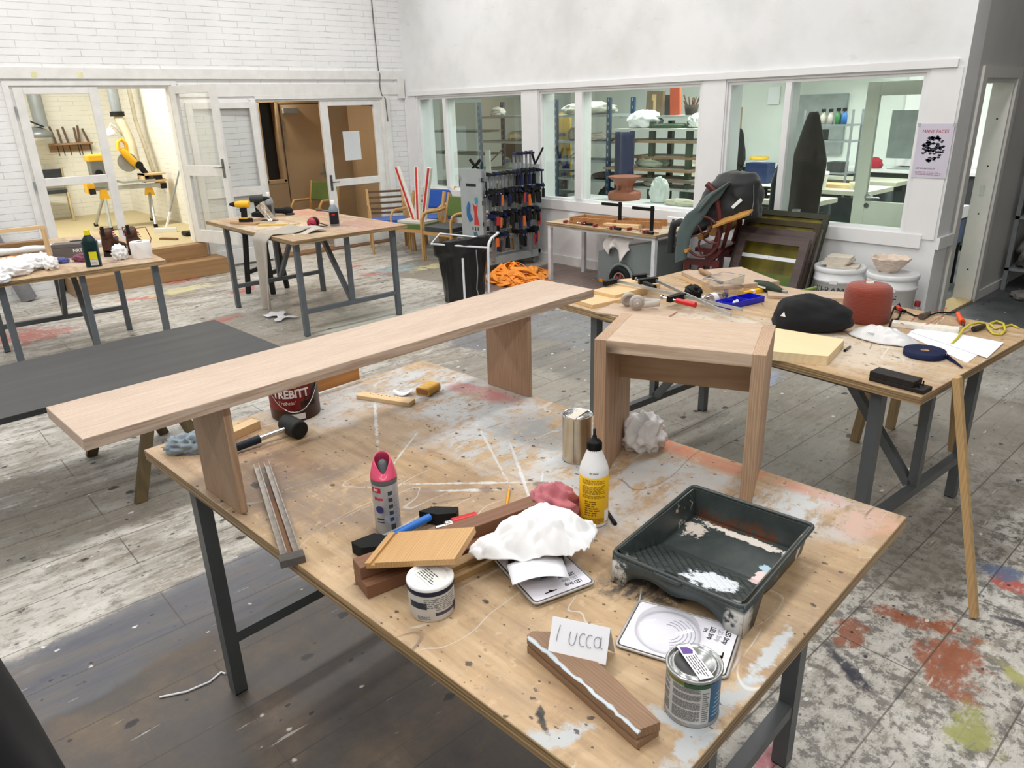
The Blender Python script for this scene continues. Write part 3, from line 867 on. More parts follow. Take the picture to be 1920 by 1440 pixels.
# black board on trestles
t = thing('black_board', 'wide black painted plank top lying on wooden trestles beside the nearest workbench', 'board', (-4.36, 0.45, 0), R(2.6))
# top
gb = G('black_stain', 0.45)
nb = gb.noise(3.0, gb.map(scale=(3, 0.3, 1)), det=5)
BLACKBOARD = gb.done(gb.ramp(nb, (0.3, lin(36, 37, 39)), (0.7, lin(56, 57, 59))))
K().bb(-0.465, 0.455, -2.2, 1.245, 0.635, 0.665).obj('board', BLACKBOARD, t, bevel=0.002)


def trestle(y, label):
    t = thing('trestle', label, 'trestle', (-4.36 - 0.0454 * y, 0.45 + y, 0), R(2.6), 'trestles under the black board')
    K().bb(-0.45, 0.45, -0.03, 0.03, 0.56, 0.634).obj('beam', wood((84, 70, 48), (58, 46, 32), 'X'), t)
    for sx in (-1, 1):
        for sy in (-1, 1):
            K().bar((sx * 0.36, sy * 0.03, 0.58), (sx * 0.42, sy * 0.22, 0.0), 0.06, 0.03, (1, 0, 0)).obj('leg', wood((104, 88, 58), (72, 58, 38), 'Z'), t)
        K().bar((sx * 0.385, -0.15, 0.22), (sx * 0.385, 0.15, 0.22), 0.03, 0.05).obj('tie', wood((84, 70, 48), (58, 46, 32), 'X'), t)
    return t


trestle(0.55, 'dark wooden trestle under the black board, beside the nearest workbench')
trestle(-1.5, 'dark wooden trestle under the far end of the black board')


# ------------------------------------------------------------------ things on the main bench
V = Vector


def ang(a, b):
    return math.atan2(b[1] - a[1], b[0] - a[0])


def slab(a, b, w, h, z=None):
    """board whose long lower edge runs a-b and which reaches w to the left of it"""
    a, b = V(a), V(b)
    if z is not None:
        a.z = b.z = z
    d = (b - a).normalized()
    n = V((-d.y, d.x, 0))
    c = (a + b) / 2 + n * w / 2 + V((0, 0, h / 2))
    return c, (b - a).length, ang(a, b)


def board(name, label, cat, a, b, w, h, mat, z=None, group=None, bevel=0.0015):
    c, L, rz = slab(a, b, w, h, z)
    o = K().box((0, 0, h / 2), (L, abs(w), h)).obj(name, mat, None, (c.x, c.y, c.z - h / 2), rz, bevel)
    return tag(o, label, cat, group)


def print_lines(rows, w, z0, z1, mat, parent, name='printed_text', wrap=None, a0=0.0, seed=0, loc=None, rot=None, fill=0.9, th=0.55):
    """lines of small print; on a flat face in local x/y, or wrapped round a cylinder facing -y"""
    rnd = random.Random(seed)
    k = K()
    pitch = (z1 - z0) / rows
    for i in range(rows):
        z = z1 - (i + 0.5) * pitch
        x, end = -w / 2, -w / 2 + w * rnd.uniform(fill * 0.75, fill * 1.1)
        while x < min(end, w / 2):
            l = rnd.uniform(1.0, 3.5) * pitch
            l = min(l, w / 2 - x)
            h = pitch * th / 2
            if wrap:
                n = 2
                for q in range(n):
                    t0, t1 = a0 + (x + l * q / n) / wrap, a0 + (x + l * (q + 1) / n) / wrap
                    k.add([(wrap * math.sin(t), -wrap * math.cos(t), zz) for t in (t0, t1) for zz in (z - h, z + h)], [(0, 2, 3, 1)])
            else:
                k.add([(x, z - h, 0), (x + l, z - h, 0), (x + l, z + h, 0), (x, z + h, 0)], [(0, 1, 2, 3)])
            x += l + 0.5 * pitch
    o = k.obj(name, mat, parent, loc)
    if rot:
        o.rotation_euler = rot
    return o


def panel(k, r, a0, a1, z0, z1, n=12):
    """curved patch on a cylinder; angles in degrees, 0 faces -y, positive to +x"""
    return k.lathe([(r, z0), (r, z1)], n, a0=R(a0 - 90), a1=R(a1 - 90))


TB = 0.905
# paint pail
t = thing('paint_pail', 'dark red and brown stain pail with wire handle, half hidden behind the plank bench', 'pail', (-2.405, 1.06, 0.905), R(66))
K().lathe([(0, 0), (0.086, 0), (0.088, 0.006), (0.0885, 0.176), (0.092, 0.178), (0.092, 0.184), (0.088, 0.19), (0.083, 0.19), (0.082, 0.182), (0, 0.182)], 40).obj('body', plain((70, 42, 32), 0.35), t)
k = K()
panel(k, 0.0893, -75, 40, 0.075, 0.172)
panel(k, 0.0893, -75, 12, 0.045, 0.075)
k.obj('red_label', plain((122, 20, 24), 0.35), t)
panel(K(), 0.0897, -52, 8, 0.128, 0.158).obj('yellow_panel', plain((236, 190, 40), 0.4), t)
lettering('JOTUN', 0.03, M_ink, t, (0, 0, 0.143), (0, 0, R(-22)), wrap=0.0899, sx=0.95, bold=0.0006)
lettering('TREBITT', 0.042, M_white, t, (0, 0, 0.105), (0, 0, R(-8)), wrap=0.0899, sx=0.85, bold=0.0014)
lettering('Trebeis/', 0.019, M_white, t, (0, 0, 0.073), (0, 0, R(-20)), wrap=0.0899, shear=0.25)
panel(K(), 0.0896, -25, 20, 0.008, 0.03).obj('white_panel', M_white, t)
print_lines(6, 0.05, 0.05, 0.092, plain((40, 26, 22), 0.5), t, wrap=0.0899, a0=R(38), seed=3)
k = K()
k.tube([(0.088 * math.sin(R(a)), -0.098 * math.cos(R(a)), 0.155 - 0.115 * max(0, math.cos(R(a))) ** 1.2) for a in range(-80, 84, 8)], 0.0018)
k.obj('wire_handle', M_chrome, t)
for s in (-1, 1):
    K().cyl((s * 0.088, -0.012, 0.155), (s * 0.096, -0.014, 0.155), 0.011).obj('handle_boss', M_chrome, t)

# rubber mallet
a, b = V((-2.284, 0.958, 0.938)), V((-2.167, 0.965, 0.938))
h0, h1 = V((-2.19, 0.918, 0.938)), V((-2.195, 0.735, 0.925))
t = thing('rubber_mallet', 'black rubber mallet with steel shaft lying in front of the stain pail', 'mallet', (a.x, a.y, TB))
O_ = -V((a.x, a.y, TB))
d = (b - a).normalized()
c = (a + b) / 2
k = K()
prof = [(0.026, -0.05), (0.031, -0.046), (0.0325, -0.02), (0.0325, 0.02), (0.031, 0.046), (0.026, 0.05)]
for (r0, z0), (r1, z1) in zip(prof, prof[1:]):
    k.cyl(c + d * z0, c + d * z1, r0, r1, 24, cap=False)
k.cyl(c - d * 0.05, c - d * 0.0495, 0.026, 0.026, 24).cyl(c + d * 0.0495, c + d * 0.05, 0.026, 0.026, 24)
k.obj('head', plain((40, 42, 42), 0.6, var=0.3, scale=30), t, O_)
hd = (h1 - h0).normalized()
K().cyl(c, c + hd * 0.16, 0.009, n=12).obj('shaft', M_chrome, t, O_)
K().cyl(c + hd * 0.12, c + hd * 0.30, 0.0145, 0.013, n=14).obj('grip', plain((34, 42, 52), 0.5, var=0.3, scale=60), t, O_)

# crumpled grey-blue glove, small offcuts
g_ = K().blob((0, 0, 0.022), (0.07, 0.032, 0.032), 4, 0.7, 2.6, ridge=True).obj('work_glove', cloth_mat('grey_blue_fabric', (150, 164, 174)), None, (-2.355, 0.667, 0.905), R(60))
tag(g_, 'crumpled grey-blue work glove near the bench corner under the plank bench', 'glove')
board('wood_offcut', 'short square pine offcut between plank bench leg and mallet', 'offcut', (-2.332, 0.795, 0.905), (-2.364, 0.905, 0.905), 0.045, 0.03, PINE)
board('wood_block', 'reddish pine block lying behind the stain pail under the plank bench', 'block', (-2.529, 1.132, 0.905), (-2.549, 1.417, 0.905), 0.10, 0.068, wood((190, 134, 76), (146, 94, 48), 'X', 2, contrast=0.9, rings=26))
st = board('drilled_strip', 'small pine strip with a row of drilled holes beside the sandpaper block', 'wood strip', (-2.365, 1.29, 0.905), (-2.149, 1.387, 0.905), 0.045, 0.016, PINE)
k = K()
for i in range(9):
    k.cyl((-0.075 + i * 0.018, 0.012 - (i % 2) * 0.004, 0.0158), (-0.075 + i * 0.018, 0.012 - (i % 2) * 0.004, 0.0164), 0.0022, n=8)
k.obj('hole', M_dark, st)
s_ = K().grid(10, 6, lambda u, w: ((u - 0.5) * 0.075, (w - 0.5) * 0.045, 0.004 + 0.018 * (u - 0.45) ** 2 * 4 + 0.004 * math.sin(w * 5))).obj('paper_scrap', M_paper, None, (-2.269, 1.444, 0.905), R(48), solid=0.0008)
tag(s_, 'curled scrap of white printed paper beside the drilled pine strip', 'paper scrap')
t = thing('sanding_block', 'sanding block wrapped in yellow-brown sandpaper behind the drilled strip', 'sanding block', (-2.204, 1.492, 0.905), ang((-2.219, 1.462, 0.905), (-2.167, 1.481, 0.905)))
pr = rrect(0.062, 0.032, 0.011)
o = K().prism([(x, z) for x, z in pr], -0.04, 0.04, True).obj('wrapped_sandpaper', plain((206, 160, 74), 0.85, var=0.1, scale=60), t, (0, 0.035, 0.0165))
o.rotation_euler = (R(90), 0, 0)
o = K().prism(rrect(0.05, 0.021, 0.008), -0.037, 0.0405).obj('wood_core', plain((150, 100, 70), 0.7), t, (0, 0.035, 0.0165))
o.rotation_euler = (R(90), 0, 0)

# folding rule / joined metal channels with tape
a, b = V((-2.069, 0.774, 0.914)), V((-1.516, 0.604, 0.914))
t = thing('channel_strips', 'pair of scuffed metal channel strips lying side by side over the bench edge', 'metal strips', (b.x, b.y, TB), ang(b, a))
L = (a - b).length
for s in (-1, 1):
    k = K()
    k.bb(0, L, s * 0.0155 - 0.0085, s * 0.0155 + 0.0085, 0.0, 0.003)
    k.bb(0, L, s * 0.0155 - 0.0085, s * 0.0155 - 0.006, 0.0, 0.018)
    k.bb(0, L, s * 0.0155 + 0.006, s * 0.0155 + 0.0085, 0.0, 0.018)
    k.obj('channel', plain((176, 168, 160), 0.32, 0.6, var=0.25, scale=40), t)
K().bb(-0.012, 0.02, -0.03, 0.03, 0, 0.02).obj('end_block', plain((88, 84, 80), 0.6, var=0.2, scale=40), t)
K().bb(0.02, L * 0.75, -0.006, 0.006, 0.001, 0.006).obj('core_strip', plain((136, 98, 70), 0.6), t)

# spray can
t = thing('spray_can', 'pink-capped grey aerosol spray can standing on the nearest workbench', 'spray can', (-1.481, 0.861, 0.905), R(58))
K().lathe([(0, 0.002), (0.028, 0.0), (0.0325, 0.003), (0.0335, 0.006), (0.0335, 0.152), (0.031, 0.158)], 36).obj('can', plain((176, 178, 182), 0.3, 0.3), t)
K().lathe([(0.0338, 0.145), (0.0342, 0.147), (0.0342, 0.157), (0.031, 0.163)], 36).obj('collar', plain((98, 100, 104), 0.4), t)


def capfn(u, w):
    th = 2 * PI * u
    slope = 0.012 * math.sin(th)            # rear rim stands higher
    dip = 0.026 * max(0, -math.sin(th)) ** 4
    z = 0.158 + w * (0.05 + slope - dip * 0.9)
    r_ = 0.0335 - 0.0135 * w ** 1.4
    return (r_ * math.cos(th), r_ * math.sin(th), z)


K().grid(40, 10, capfn, True, True).obj('cap', plain((222, 84, 118), 0.25, var=0.04), t, solid=0.0022)
K().lathe([(0.0, 0.205), (0.006, 0.204), (0.012, 0.196), (0.016, 0.182), (0.022, 0.166)], 20).obj('nozzle_button', plain((84, 88, 92), 0.5), t)
lettering('Mats', 0.013, plain((190, 30, 50), 0.4), t, (0, 0, 0.108), (0, 0, R(-32)), wrap=0.0338, bold=0.0003)
panel(K(), 0.0337, -68, -18, 0.125, 0.139).obj('red_flash', plain((190, 34, 44), 0.4), t)
lettering('DIY', 0.009, M_white, t, (0, 0, 0.132), (0, 0, R(-42)), wrap=0.0339, bold=0.0003)
K().box((0, 0, 0), (0.001, 0.0001, 0.001)).lathe([(0, 0), (0.011, 0)], 20, smooth=False).obj('blue_ball', plain((44, 44, 104), 0.4), t, (-0.017, -0.0294, 0.077)).rotation_euler = (R(90), 0, R(-30))
k = K()
for i in range(5):
    panel(k, 0.0337, 12, 32, 0.117 - i * 0.019, 0.128 - i * 0.019)
panel(k, 0.0337, 15, 36, 0.008, 0.032)
k.obj('pictograms', plain((66, 70, 78), 0.5), t)
k = K()
panel(k, 0.0337, -48, -14, 0.046, 0.051)
panel(k, 0.0337, -48, -14, 0.038, 0.041)
k.obj('dark_bars', plain((60, 62, 66), 0.5), t)
print_lines(9, 0.022, 0.03, 0.115, M_inkgrey, t, wrap=0.0338, a0=R(56), seed=5)

# glue bottle
t = thing('glue_bottle', 'white glue bottle with yellow label and black spout cap in front of stool', 'bottle', (-1.128, 1.274, 0.905), R(41))
K().lathe([(0, 0), (0.034, 0), (0.0375, 0.004), (0.038, 0.01), (0.038, 0.15), (0.0372, 0.16), (0.034, 0.172), (0.020, 0.208), (0.018, 0.216)], 40).obj('bottle', plain((236, 236, 236), 0.35, var=0.02), t)
K().lathe([(0.0378, 0.011), (0.0386, 0.012), (0.0386, 0.146), (0.0378, 0.147)], 40).obj('label', plain((238, 188, 24), 0.4, var=0.04), t)
k = K().lathe([(0.0185, 0.211), (0.0185, 0.232), (0.016, 0.237), (0.006, 0.24), (0.0058, 0.25), (0.004, 0.252), (0.004, 0.268), (0.0, 0.269)], 28)
for i in range(24):
    th = 2 * PI * i / 24
    k.box((0.0186 * math.cos(th), 0.0186 * math.sin(th), 0.222), (0.002, 0.0016, 0.018), rz=th)
k.obj('cap', M_black, t)
INKY = plain((124, 92, 16), 0.5)
for z0, z1, rows, sd in ((0.128, 0.142, 5, 1), (0.100, 0.124, 8, 2), (0.088, 0.098, 4, 3), (0.014, 0.030, 6, 5)):
    print_lines(rows, 0.066, z0, z1, INKY, t, wrap=0.0388, a0=R(0), seed=sd)
print_lines(7, 0.040, 0.036, 0.082, INKY, t, wrap=0.0388, a0=R(-6), seed=7, fill=0.7)
panel(K(), 0.0389, 46, 76, 0.016, 0.05).obj('barcode_panel', M_white, t)
lettering('for wood', 0.006, M_ink, t, (0, 0, 0.16), (0, 0, 0), wrap=0.0376)

# silver tin behind the stool leg
t = thing('silver_tin', 'bare silver paint tin with taped lid beside the left leg of the stool', 'tin', (-1.414, 1.516, 0.905), R(44))
K().lathe([(0, 0.002), (0.044, 0.0), (0.0465, 0.001), (0.0465, 0.004), (0.0455, 0.006), (0.0455, 0.146), (0.047, 0.148), (0.047, 0.152)], 40).obj('body', plain((196, 186, 166), 0.2, 0.9, var=0.12, scale=12), t)
K().lathe([(0.047, 0.152), (0.0445, 0.1525), (0.043, 0.147), (0.0395, 0.147), (0.0385, 0.150), (0, 0.150)], 40).obj('lid', plain((186, 188, 188), 0.25, 0.9), t)
K().lathe([(0.0395, 0.1515), (0.0415, 0.1515)], 40, a0=R(20), a1=R(330)).obj('dark_ring', M_dark, t)
K().bb(-0.013, 0.015, -0.042, 0.042, 0.1515, 0.1525).obj('tape', plain((224, 218, 204), 0.7), t, rz=R(-30))
K().bb(-0.0006, 0.0006, -0.0463, -0.0455, 0.006, 0.146).obj('seam', plain((90, 84, 74), 0.4), t, rz=R(-14))

# white rag behind stool
o = K().blob((0, 0, 0.044), (0.060, 0.050, 0.062), 8, 0.55, 2.0, ridge=True, n=40).obj('white_rag', M_clothwhite, None, (-1.318, 1.724, 0.905), R(50))
tag(o, 'bunched white cotton rag seen between the legs of the stool', 'rag')

# yellow pencil
a, b = V((-1.416, 1.232, 0.909)), V((-1.311, 1.122, 0.909))
t = thing('pencil', 'yellow carpenter pencil lying alone on the workbench', 'pencil', (b.x, b.y, TB), ang(b, a))
L = (a - b).length
K().cyl((0, 0, 0.004), (L - 0.012, 0, 0.004), 0.004, n=6).obj('shaft', plain((232, 160, 34), 0.4), t)
K().cyl((L - 0.012, 0, 0.004), (L - 0.002, 0, 0.004), 0.004, 0.0012, n=8).obj('sharpened_tip', PINE, t)

# brown rebated timbers
a = V((-1.262, 0.662, 0.905))
L = 0.50
t = thing('rebated_timber', 'dark brown rebated timber lying under the small oak panel and white cap', 'timber', a, R(81))
K().bb(0, L, 0.0, 0.078, 0.0, 0.034).bb(0, L, 0.030, 0.078, 0.034, 0.066).obj('timber', BROWN, t, bevel=0.002)
a = V((-1.168, 0.843, 0.905))
o = K().bb(-0.03, 0.22, 0.0, 0.05, 0, 0.016).bb(-0.03, 0.22, 0.022, 0.05, 0.016, 0.028).obj('grooved_strip', wood((176, 142, 92), (134, 102, 60), 'X', 2, contrast=0.9), None, a, R(86), 0.001)
tag(o, 'light brown grooved strip on the bench behind the white-lidded tin', 'wood strip')

# small oak panel with a groove, one end lifted by the clamp beneath
a, b, d = V((-1.293, 0.679, 0.978)), V((-1.099, 0.792, 1.03)), V((-1.345, 0.796, 0.985))
ex = (b - a).normalized()
ez = ex.cross(d - a).normalized()
ey = ez.cross(ex)
t = thing('oak_panel', 'small oak panel with a groove near one edge, lying on the dark timber', 'panel', a, 0, rot=Matrix((ex, ey, ez)).transposed().to_euler())
Lp, Wp = (b - a).length, (d - a).length
K().bb(0, 0.016, 0, Wp, -0.015, 0).bb(0.016, 0.026, 0, Wp, -0.015, -0.006).bb(0.026, Lp, 0, Wp, -0.015, 0).obj('panel', OAK, t, bevel=0.0008)


# clamps
def bar_clamp(name, label, L, loc, rz, bar=M_alu, jaw=M_black, handle=M_red, pos=0.7, reach=0.085, tilt=0.0, group=None, hl=0.11, dz=0.0):
    """F-clamp lying flat: bar along x, jaws towards -y"""
    t = thing(name, label, 'clamp', loc, rz, group)
    K().bb(0, L, -0.004, 0.004, dz + 0.012, dz + 0.028).obj('bar', bar, t)
    k = K().prism([(-0.014, 0.012), (0.024, 0.012), (0.02, -reach), (-0.004, -reach)], dz + 0.006, dz + 0.032)
    k.obj('fixed_jaw', jaw, t, bevel=0.003)
    x = L * pos
    k = K().prism([(x - 0.012, 0.014), (x + 0.03, 0.014), (x + 0.024, -0.03), (x + 0.02, -reach - 0.012), (x - 0.006, -reach - 0.012)], dz + 0.004, dz + 0.034)
    k.obj('sliding_jaw', jaw, t, bevel=0.003)
    K().cyl((x - 0.045, -reach + 0.004, dz + 0.019), (x + 0.06, -reach + 0.004, dz + 0.019), 0.005, n=10).cyl((x - 0.052, -reach + 0.004, dz + 0.019), (x - 0.044, -reach + 0.004, dz + 0.019), 0.012, n=12).obj('screw', M_chrome, t)
    K().cyl((x + 0.05, -reach + 0.004, dz + 0.019), (x + 0.05 + hl, -reach + 0.004, dz + 0.019), 0.0135, 0.015, n=14).obj('handle', handle, t, bevel=0.002)
    return t


# the blue and red clamp behind the oak panel
a, b = V((-1.419, 0.766, 0.925)), V((-1.42, 0.952, 0.925))
t = thing('blue_clamp', 'bar clamp with blue grip, black jaws and red handle behind the oak panel', 'clamp', (a.x, a.y, TB), ang(a, b))
L = (b - a).length
K().bb(0.0, L - 0.01, 0.006, 0.014, 0.012, 0.026).obj('bar', M_alu, t)
K().cyl((0.05, -0.004, 0.02), (L, 0.0, 0.024), 0.0105, n=14).obj('blue_grip', plain((30, 104, 190), 0.4), t)
K().prism([(-0.035, 0.03), (0.03, 0.024), (0.05, -0.02), (0.02, -0.045), (-0.03, -0.012)], 0.004, 0.034).obj('fixed_jaw', M_rubber, t, bevel=0.004)
K().prism([(L - 0.015, 0.03), (L + 0.03, 0.02), (L + 0.075, -0.03), (L + 0.05, -0.05), (L + 0.01, -0.02)], 0.004, 0.036).obj('sliding_jaw', M_rubber, t, bevel=0.003)
ca, cb = V((-1.333, 0.944, 0.945)) - V((a.x, a.y, TB)), V((-1.308, 1.021, 0.945)) - V((a.x, a.y, TB))
mi = Matrix.Rotation(-ang(a, b), 3, 'Z')
ca, cb = mi @ ca, mi @ cb
dd = (cb - ca).normalized()
K().cyl(ca - dd * 0.03, ca + dd * 0.02, 0.006, n=12).cyl(ca - dd * 0.004, ca + dd * 0.016, 0.012, n=14).obj('screw', M_chrome, t)
K().cyl(ca + dd * 0.014, cb, 0.0155, 0.017, n=18).obj('red_handle', M_red, t, bevel=0.003)

# white lidded tin
t = thing('paint_tin', 'low paint tin with white plastic lid and navy label at the bench edge', 'tin', (-1.134, 0.749, 0.905), R(55))
K().lathe([(0, 0.001), (0.048, 0), (0.0505, 0.003), (0.0505, 0.078)], 40).obj('tub', plain((206, 206, 206), 0.4), t)
K().lathe([(0.0507, 0.066), (0.0522, 0.068), (0.0522, 0.078), (0.0512, 0.08)], 40).obj('navy_band', plain((34, 40, 62), 0.4), t)
K().lathe([(0.0518, 0.078), (0.0525, 0.082), (0.051, 0.087), (0.047, 0.0875), (0.044, 0.083), (0.040, 0.082), (0.038, 0.0845), (0.036, 0.082), (0, 0.082)], 44).obj('lid', M_white, t)
K().bb(-0.036, 0.036, -0.019, 0.019, 0.0826, 0.0832).obj('sticker', plain((226, 226, 220), 0.7), t, rz=R(-58))
print_lines(5, 0.062, -0.015, 0.015, plain((70, 74, 80), 0.6), t, 'sticker_text', loc=(0, 0, 0.0835), rot=(0, 0, R(-58)), seed=9, fill=0.8, th=0.4)
panel(K(), 0.0508, -62, -12, 0.034, 0.050).obj('navy_panel', plain((46, 54, 66), 0.4), t)
k = K()
panel(k, 0.0508, 8, 88, 0.016, 0.024)
k.obj('navy_stripe', plain((58, 54, 84), 0.4), t)
print_lines(7, 0.062, 0.028, 0.062, plain((140, 140, 138), 0.6), t, wrap=0.0508, a0=R(44), seed=11)
print_lines(4, 0.030, 0.006, 0.016, plain((120, 120, 120), 0.6), t, wrap=0.0508, a0=R(-22), seed=12)
print_lines(5, 0.030, 0.036, 0.06, plain((120, 120, 120), 0.6), t, wrap=0.0508, a0=R(-2), seed=13)
k = K()
for a_ in (66, 70, 74, 78):
    panel(k, 0.0509, a_, a_ + 2, 0.006, 0.03, 2)
k.obj('barcode', M_ink, t)

# blister packs
def blister(label, c, rz, z, coil):
    t = thing('blister_pack', label, 'package', (c[0], c[1], z), rz, 'packs of light strip')
    w, h = 0.150, 0.212
    K().prism(rrect(w, h, 0.008), 0.006, 0.0075).obj('card', plain((232, 231, 240), 0.5, var=0.015), t)
    k = K().prism(rrect(w + 0.012, h + 0.012, 0.012), 0.0, 0.004)
    k.obj('clear_rim', M_clear, t)
    K().tube([(x, y, 0.005) for x, y in rrect(w + 0.010, h + 0.010, 0.012)], 0.003, 6, True).obj('crimped_edge', plain((176, 174, 172), 0.25, 0.2), t)
    lx = -0.028
    for i, (s, mm) in enumerate(((0.0155, M_ink), (0.0145, plain((176, 176, 184), 0.6)), (0.0145, plain((70, 70, 78), 0.6)))):
        lettering('LED Strip', s, mm, t, (lx - 0.006, h / 2 - 0.017 - 0.0155 * i, 0.0078), sx=0.72, bold=0.0002)
    lettering('3M', 0.012, M_ink, t, (lx - 0.012, h / 2 - 0.062, 0.0078), sx=0.9)
    k = K().bb(-0.04, -0.01, -0.0003, 0.0003, 0.0076, 0.0078)
    k.obj('thin_rule', M_ink, t, (lx + 0.012, h / 2 - 0.053, 0))
    K().bb(0.012, 0.042, h / 2 - 0.016, h / 2 - 0.0125, 0.0072, 0.0078).lathe([(0, 0.0078), (0.0045, 0.0078)], 16, (0.027, h / 2 - 0.0165, 0)).obj('hang_hole', plain((50, 36, 24), 0.7), t)
    if coil:
        k = K()
        for i in range(7):
            k.tube(arc((0.0, -0.022), 0.062 - 0.002 * (i % 3), 0, 2 * PI, 36)[:-1], 0.0055, 6, True)
            for v_ in range(len(k.v) - 36 * 6, len(k.v)):
                x, y, z_ = k.v[v_]
                k.v[v_] = (x, y, z_ + 0.012 + 0.0035 * (i // 2))
        k.obj('cable_coil', plain((40, 42, 46), 0.35), t)
        K().lathe([(0.0, 0.014), (0.028, 0.014), (0.03, 0.008)], 24, (0, -0.022, 0)).obj('reel_core', plain((140, 140, 144), 0.5), t)
        K().box((0.03, 0.030, 0.02), (0.018, 0.02, 0.024), rz=R(-25)).obj('tape_band', M_galv, t)
        K().lathe([(0.072, 0.0075), (0.07, 0.03), (0.064, 0.033), (0.02, 0.034), (0, 0.034)], 36, (0, -0.022, 0)).obj('clear_dome', M_clear, t)
    else:
        K().lathe([(0.068, 0.0075), (0.064, 0.024), (0.058, 0.027), (0, 0.028)], 36, (0, -0.025, 0)).obj('clear_dome', M_clear, t)
        k = K()
        for i in range(5):
            k.tube(arc((0.0, -0.025), 0.024 + 0.008 * i, R(20), R(200 - 12 * i), 18, 0.0085), 0.0008, 4)
        k.obj('dome_ribs', plain((206, 205, 214), 0.4), t)
    return t


blister('blister pack of light strip with a black coil, half under the white cap', (-1.062, 1.015), R(-104), TB + 0.006, True)
blister('clear empty blister pack of light strip between paint tray and small metal tin', (-0.697, 1.058), R(-69), TB, False)

# white elasticated cap
k = K()


def capcloth(u, w):
    th = 2 * PI * u
    r_ = w
    rag = 1 + 0.10 * mnoise.noise((math.cos(th) * 1.5, math.sin(th) * 1.5, 2.0))
    x = r_ * 0.128 * math.cos(th) * rag - 0.055 * max(0, -math.cos(th)) ** 3 * r_
    y = r_ * 0.090 * math.sin(th) * rag - 0.02 * max(0, -math.cos(th)) ** 2 * r_
    fold = abs(mnoise.noise((x * 12 + y * 9 + 3, y * 20 - x * 8, 1.3))) * 0.060 + abs(mnoise.noise((x * 30 + y * 12, y * 38, 4))) * 0.020
    z = 0.052 * (1 - r_ ** 2.6) + fold * (1 - 0.5 * r_) - 0.022 * max(0, -math.cos(th)) ** 2 * r_
    if r_ > 0.8 and math.cos(th) > -0.1:
        z += 0.007 * math.sin(th * 46) * (r_ - 0.8) * 5 * math.cos(th)
    return (x, y, z)


o = k.grid(160, 60, capcloth, True, True).obj('cloth_cap', M_clothwhite, None, (-1.088, 1.055, TB + 0.062), R(52), solid=0.002)
tag(o, 'crumpled white elasticated cloth cap lying over the timber and the coil pack', 'cap')
o = K().grid(8, 8, lambda u, w: ((u - 0.5) * 0.13, (w - 0.5) * 0.07, 0.014 * math.cos((u - 0.5) * 3) + 0.006 * w)).obj('folded_leaflet', M_paper, None, (-1.020, 0.965, TB + 0.044), R(58), solid=0.0006)
tag(o, 'folded white leaflet poking out from under the white cloth cap', 'leaflet')

# pink rag, steel rule, black pen
o = K().blob((0, 0, 0.036), (0.060, 0.052, 0.052), 12, 0.5, 2.0, ridge=True).obj('pink_rag', cloth_mat('pink_cotton', (186, 108, 116)), None, (-1.212, 1.212, TB), R(20))
tag(o, 'crumpled dusty pink rag against the side of the glue bottle', 'rag')
a, b = V((-1.307, 1.343, 0.913)), V((-1.293, 1.167, 0.913))
o = K().bb(0, (a - b).length, -0.009, 0.009, 0, 0.014).bb(0.02, 0.09, -0.016, -0.006, 0.0, 0.022).obj('black_square', M_black, None, (b.x, b.y, TB), ang(b, a), 0.001)
tag(o, 'thin black metal edge tool lying behind the pink rag', 'tool')
o = K().cyl((0, 0, 0.005), (0.05, 0, 0.005), 0.005, n=10).cyl((0.05, 0, 0.005), (0.066, 0, 0.005), 0.0055, n=10).obj('black_nozzle', M_black, None, (-1.13, 1.331, 0.905), R(-30))
tag(o, 'small black plastic piece lying beside the foot of the glue bottle', 'plastic piece')

# paint tray
bl, br_ = V((-0.968, 1.481, 0.985)), V((-0.663, 1.523, 0.985))
fl_, fr_ = V((-0.911, 1.12, 0.985)), V((-0.61, 1.151, 0.985))
cen = (bl + br_ + fl_ + fr_) / 4
trz = (ang(bl, br_) + ang(fl_, fr_)) / 2
t = thing('paint_tray', 'dark green-grey plastic roller tray with dried paint, standing on the workbench', 'paint tray', (cen.x, cen.y, TB), trz)
gt = G('tray_plastic', 0.38)
nz = gt.noise(40.0, det=6, rough=0.7)
nz2 = gt.noise(14.0, det=6, rough=0.7)
tc = gt.ramp(nz2, (0.35, lin(44, 52, 52)), (0.65, lin(62, 70, 69)))
X_, Y_, Z_ = gt.sep()
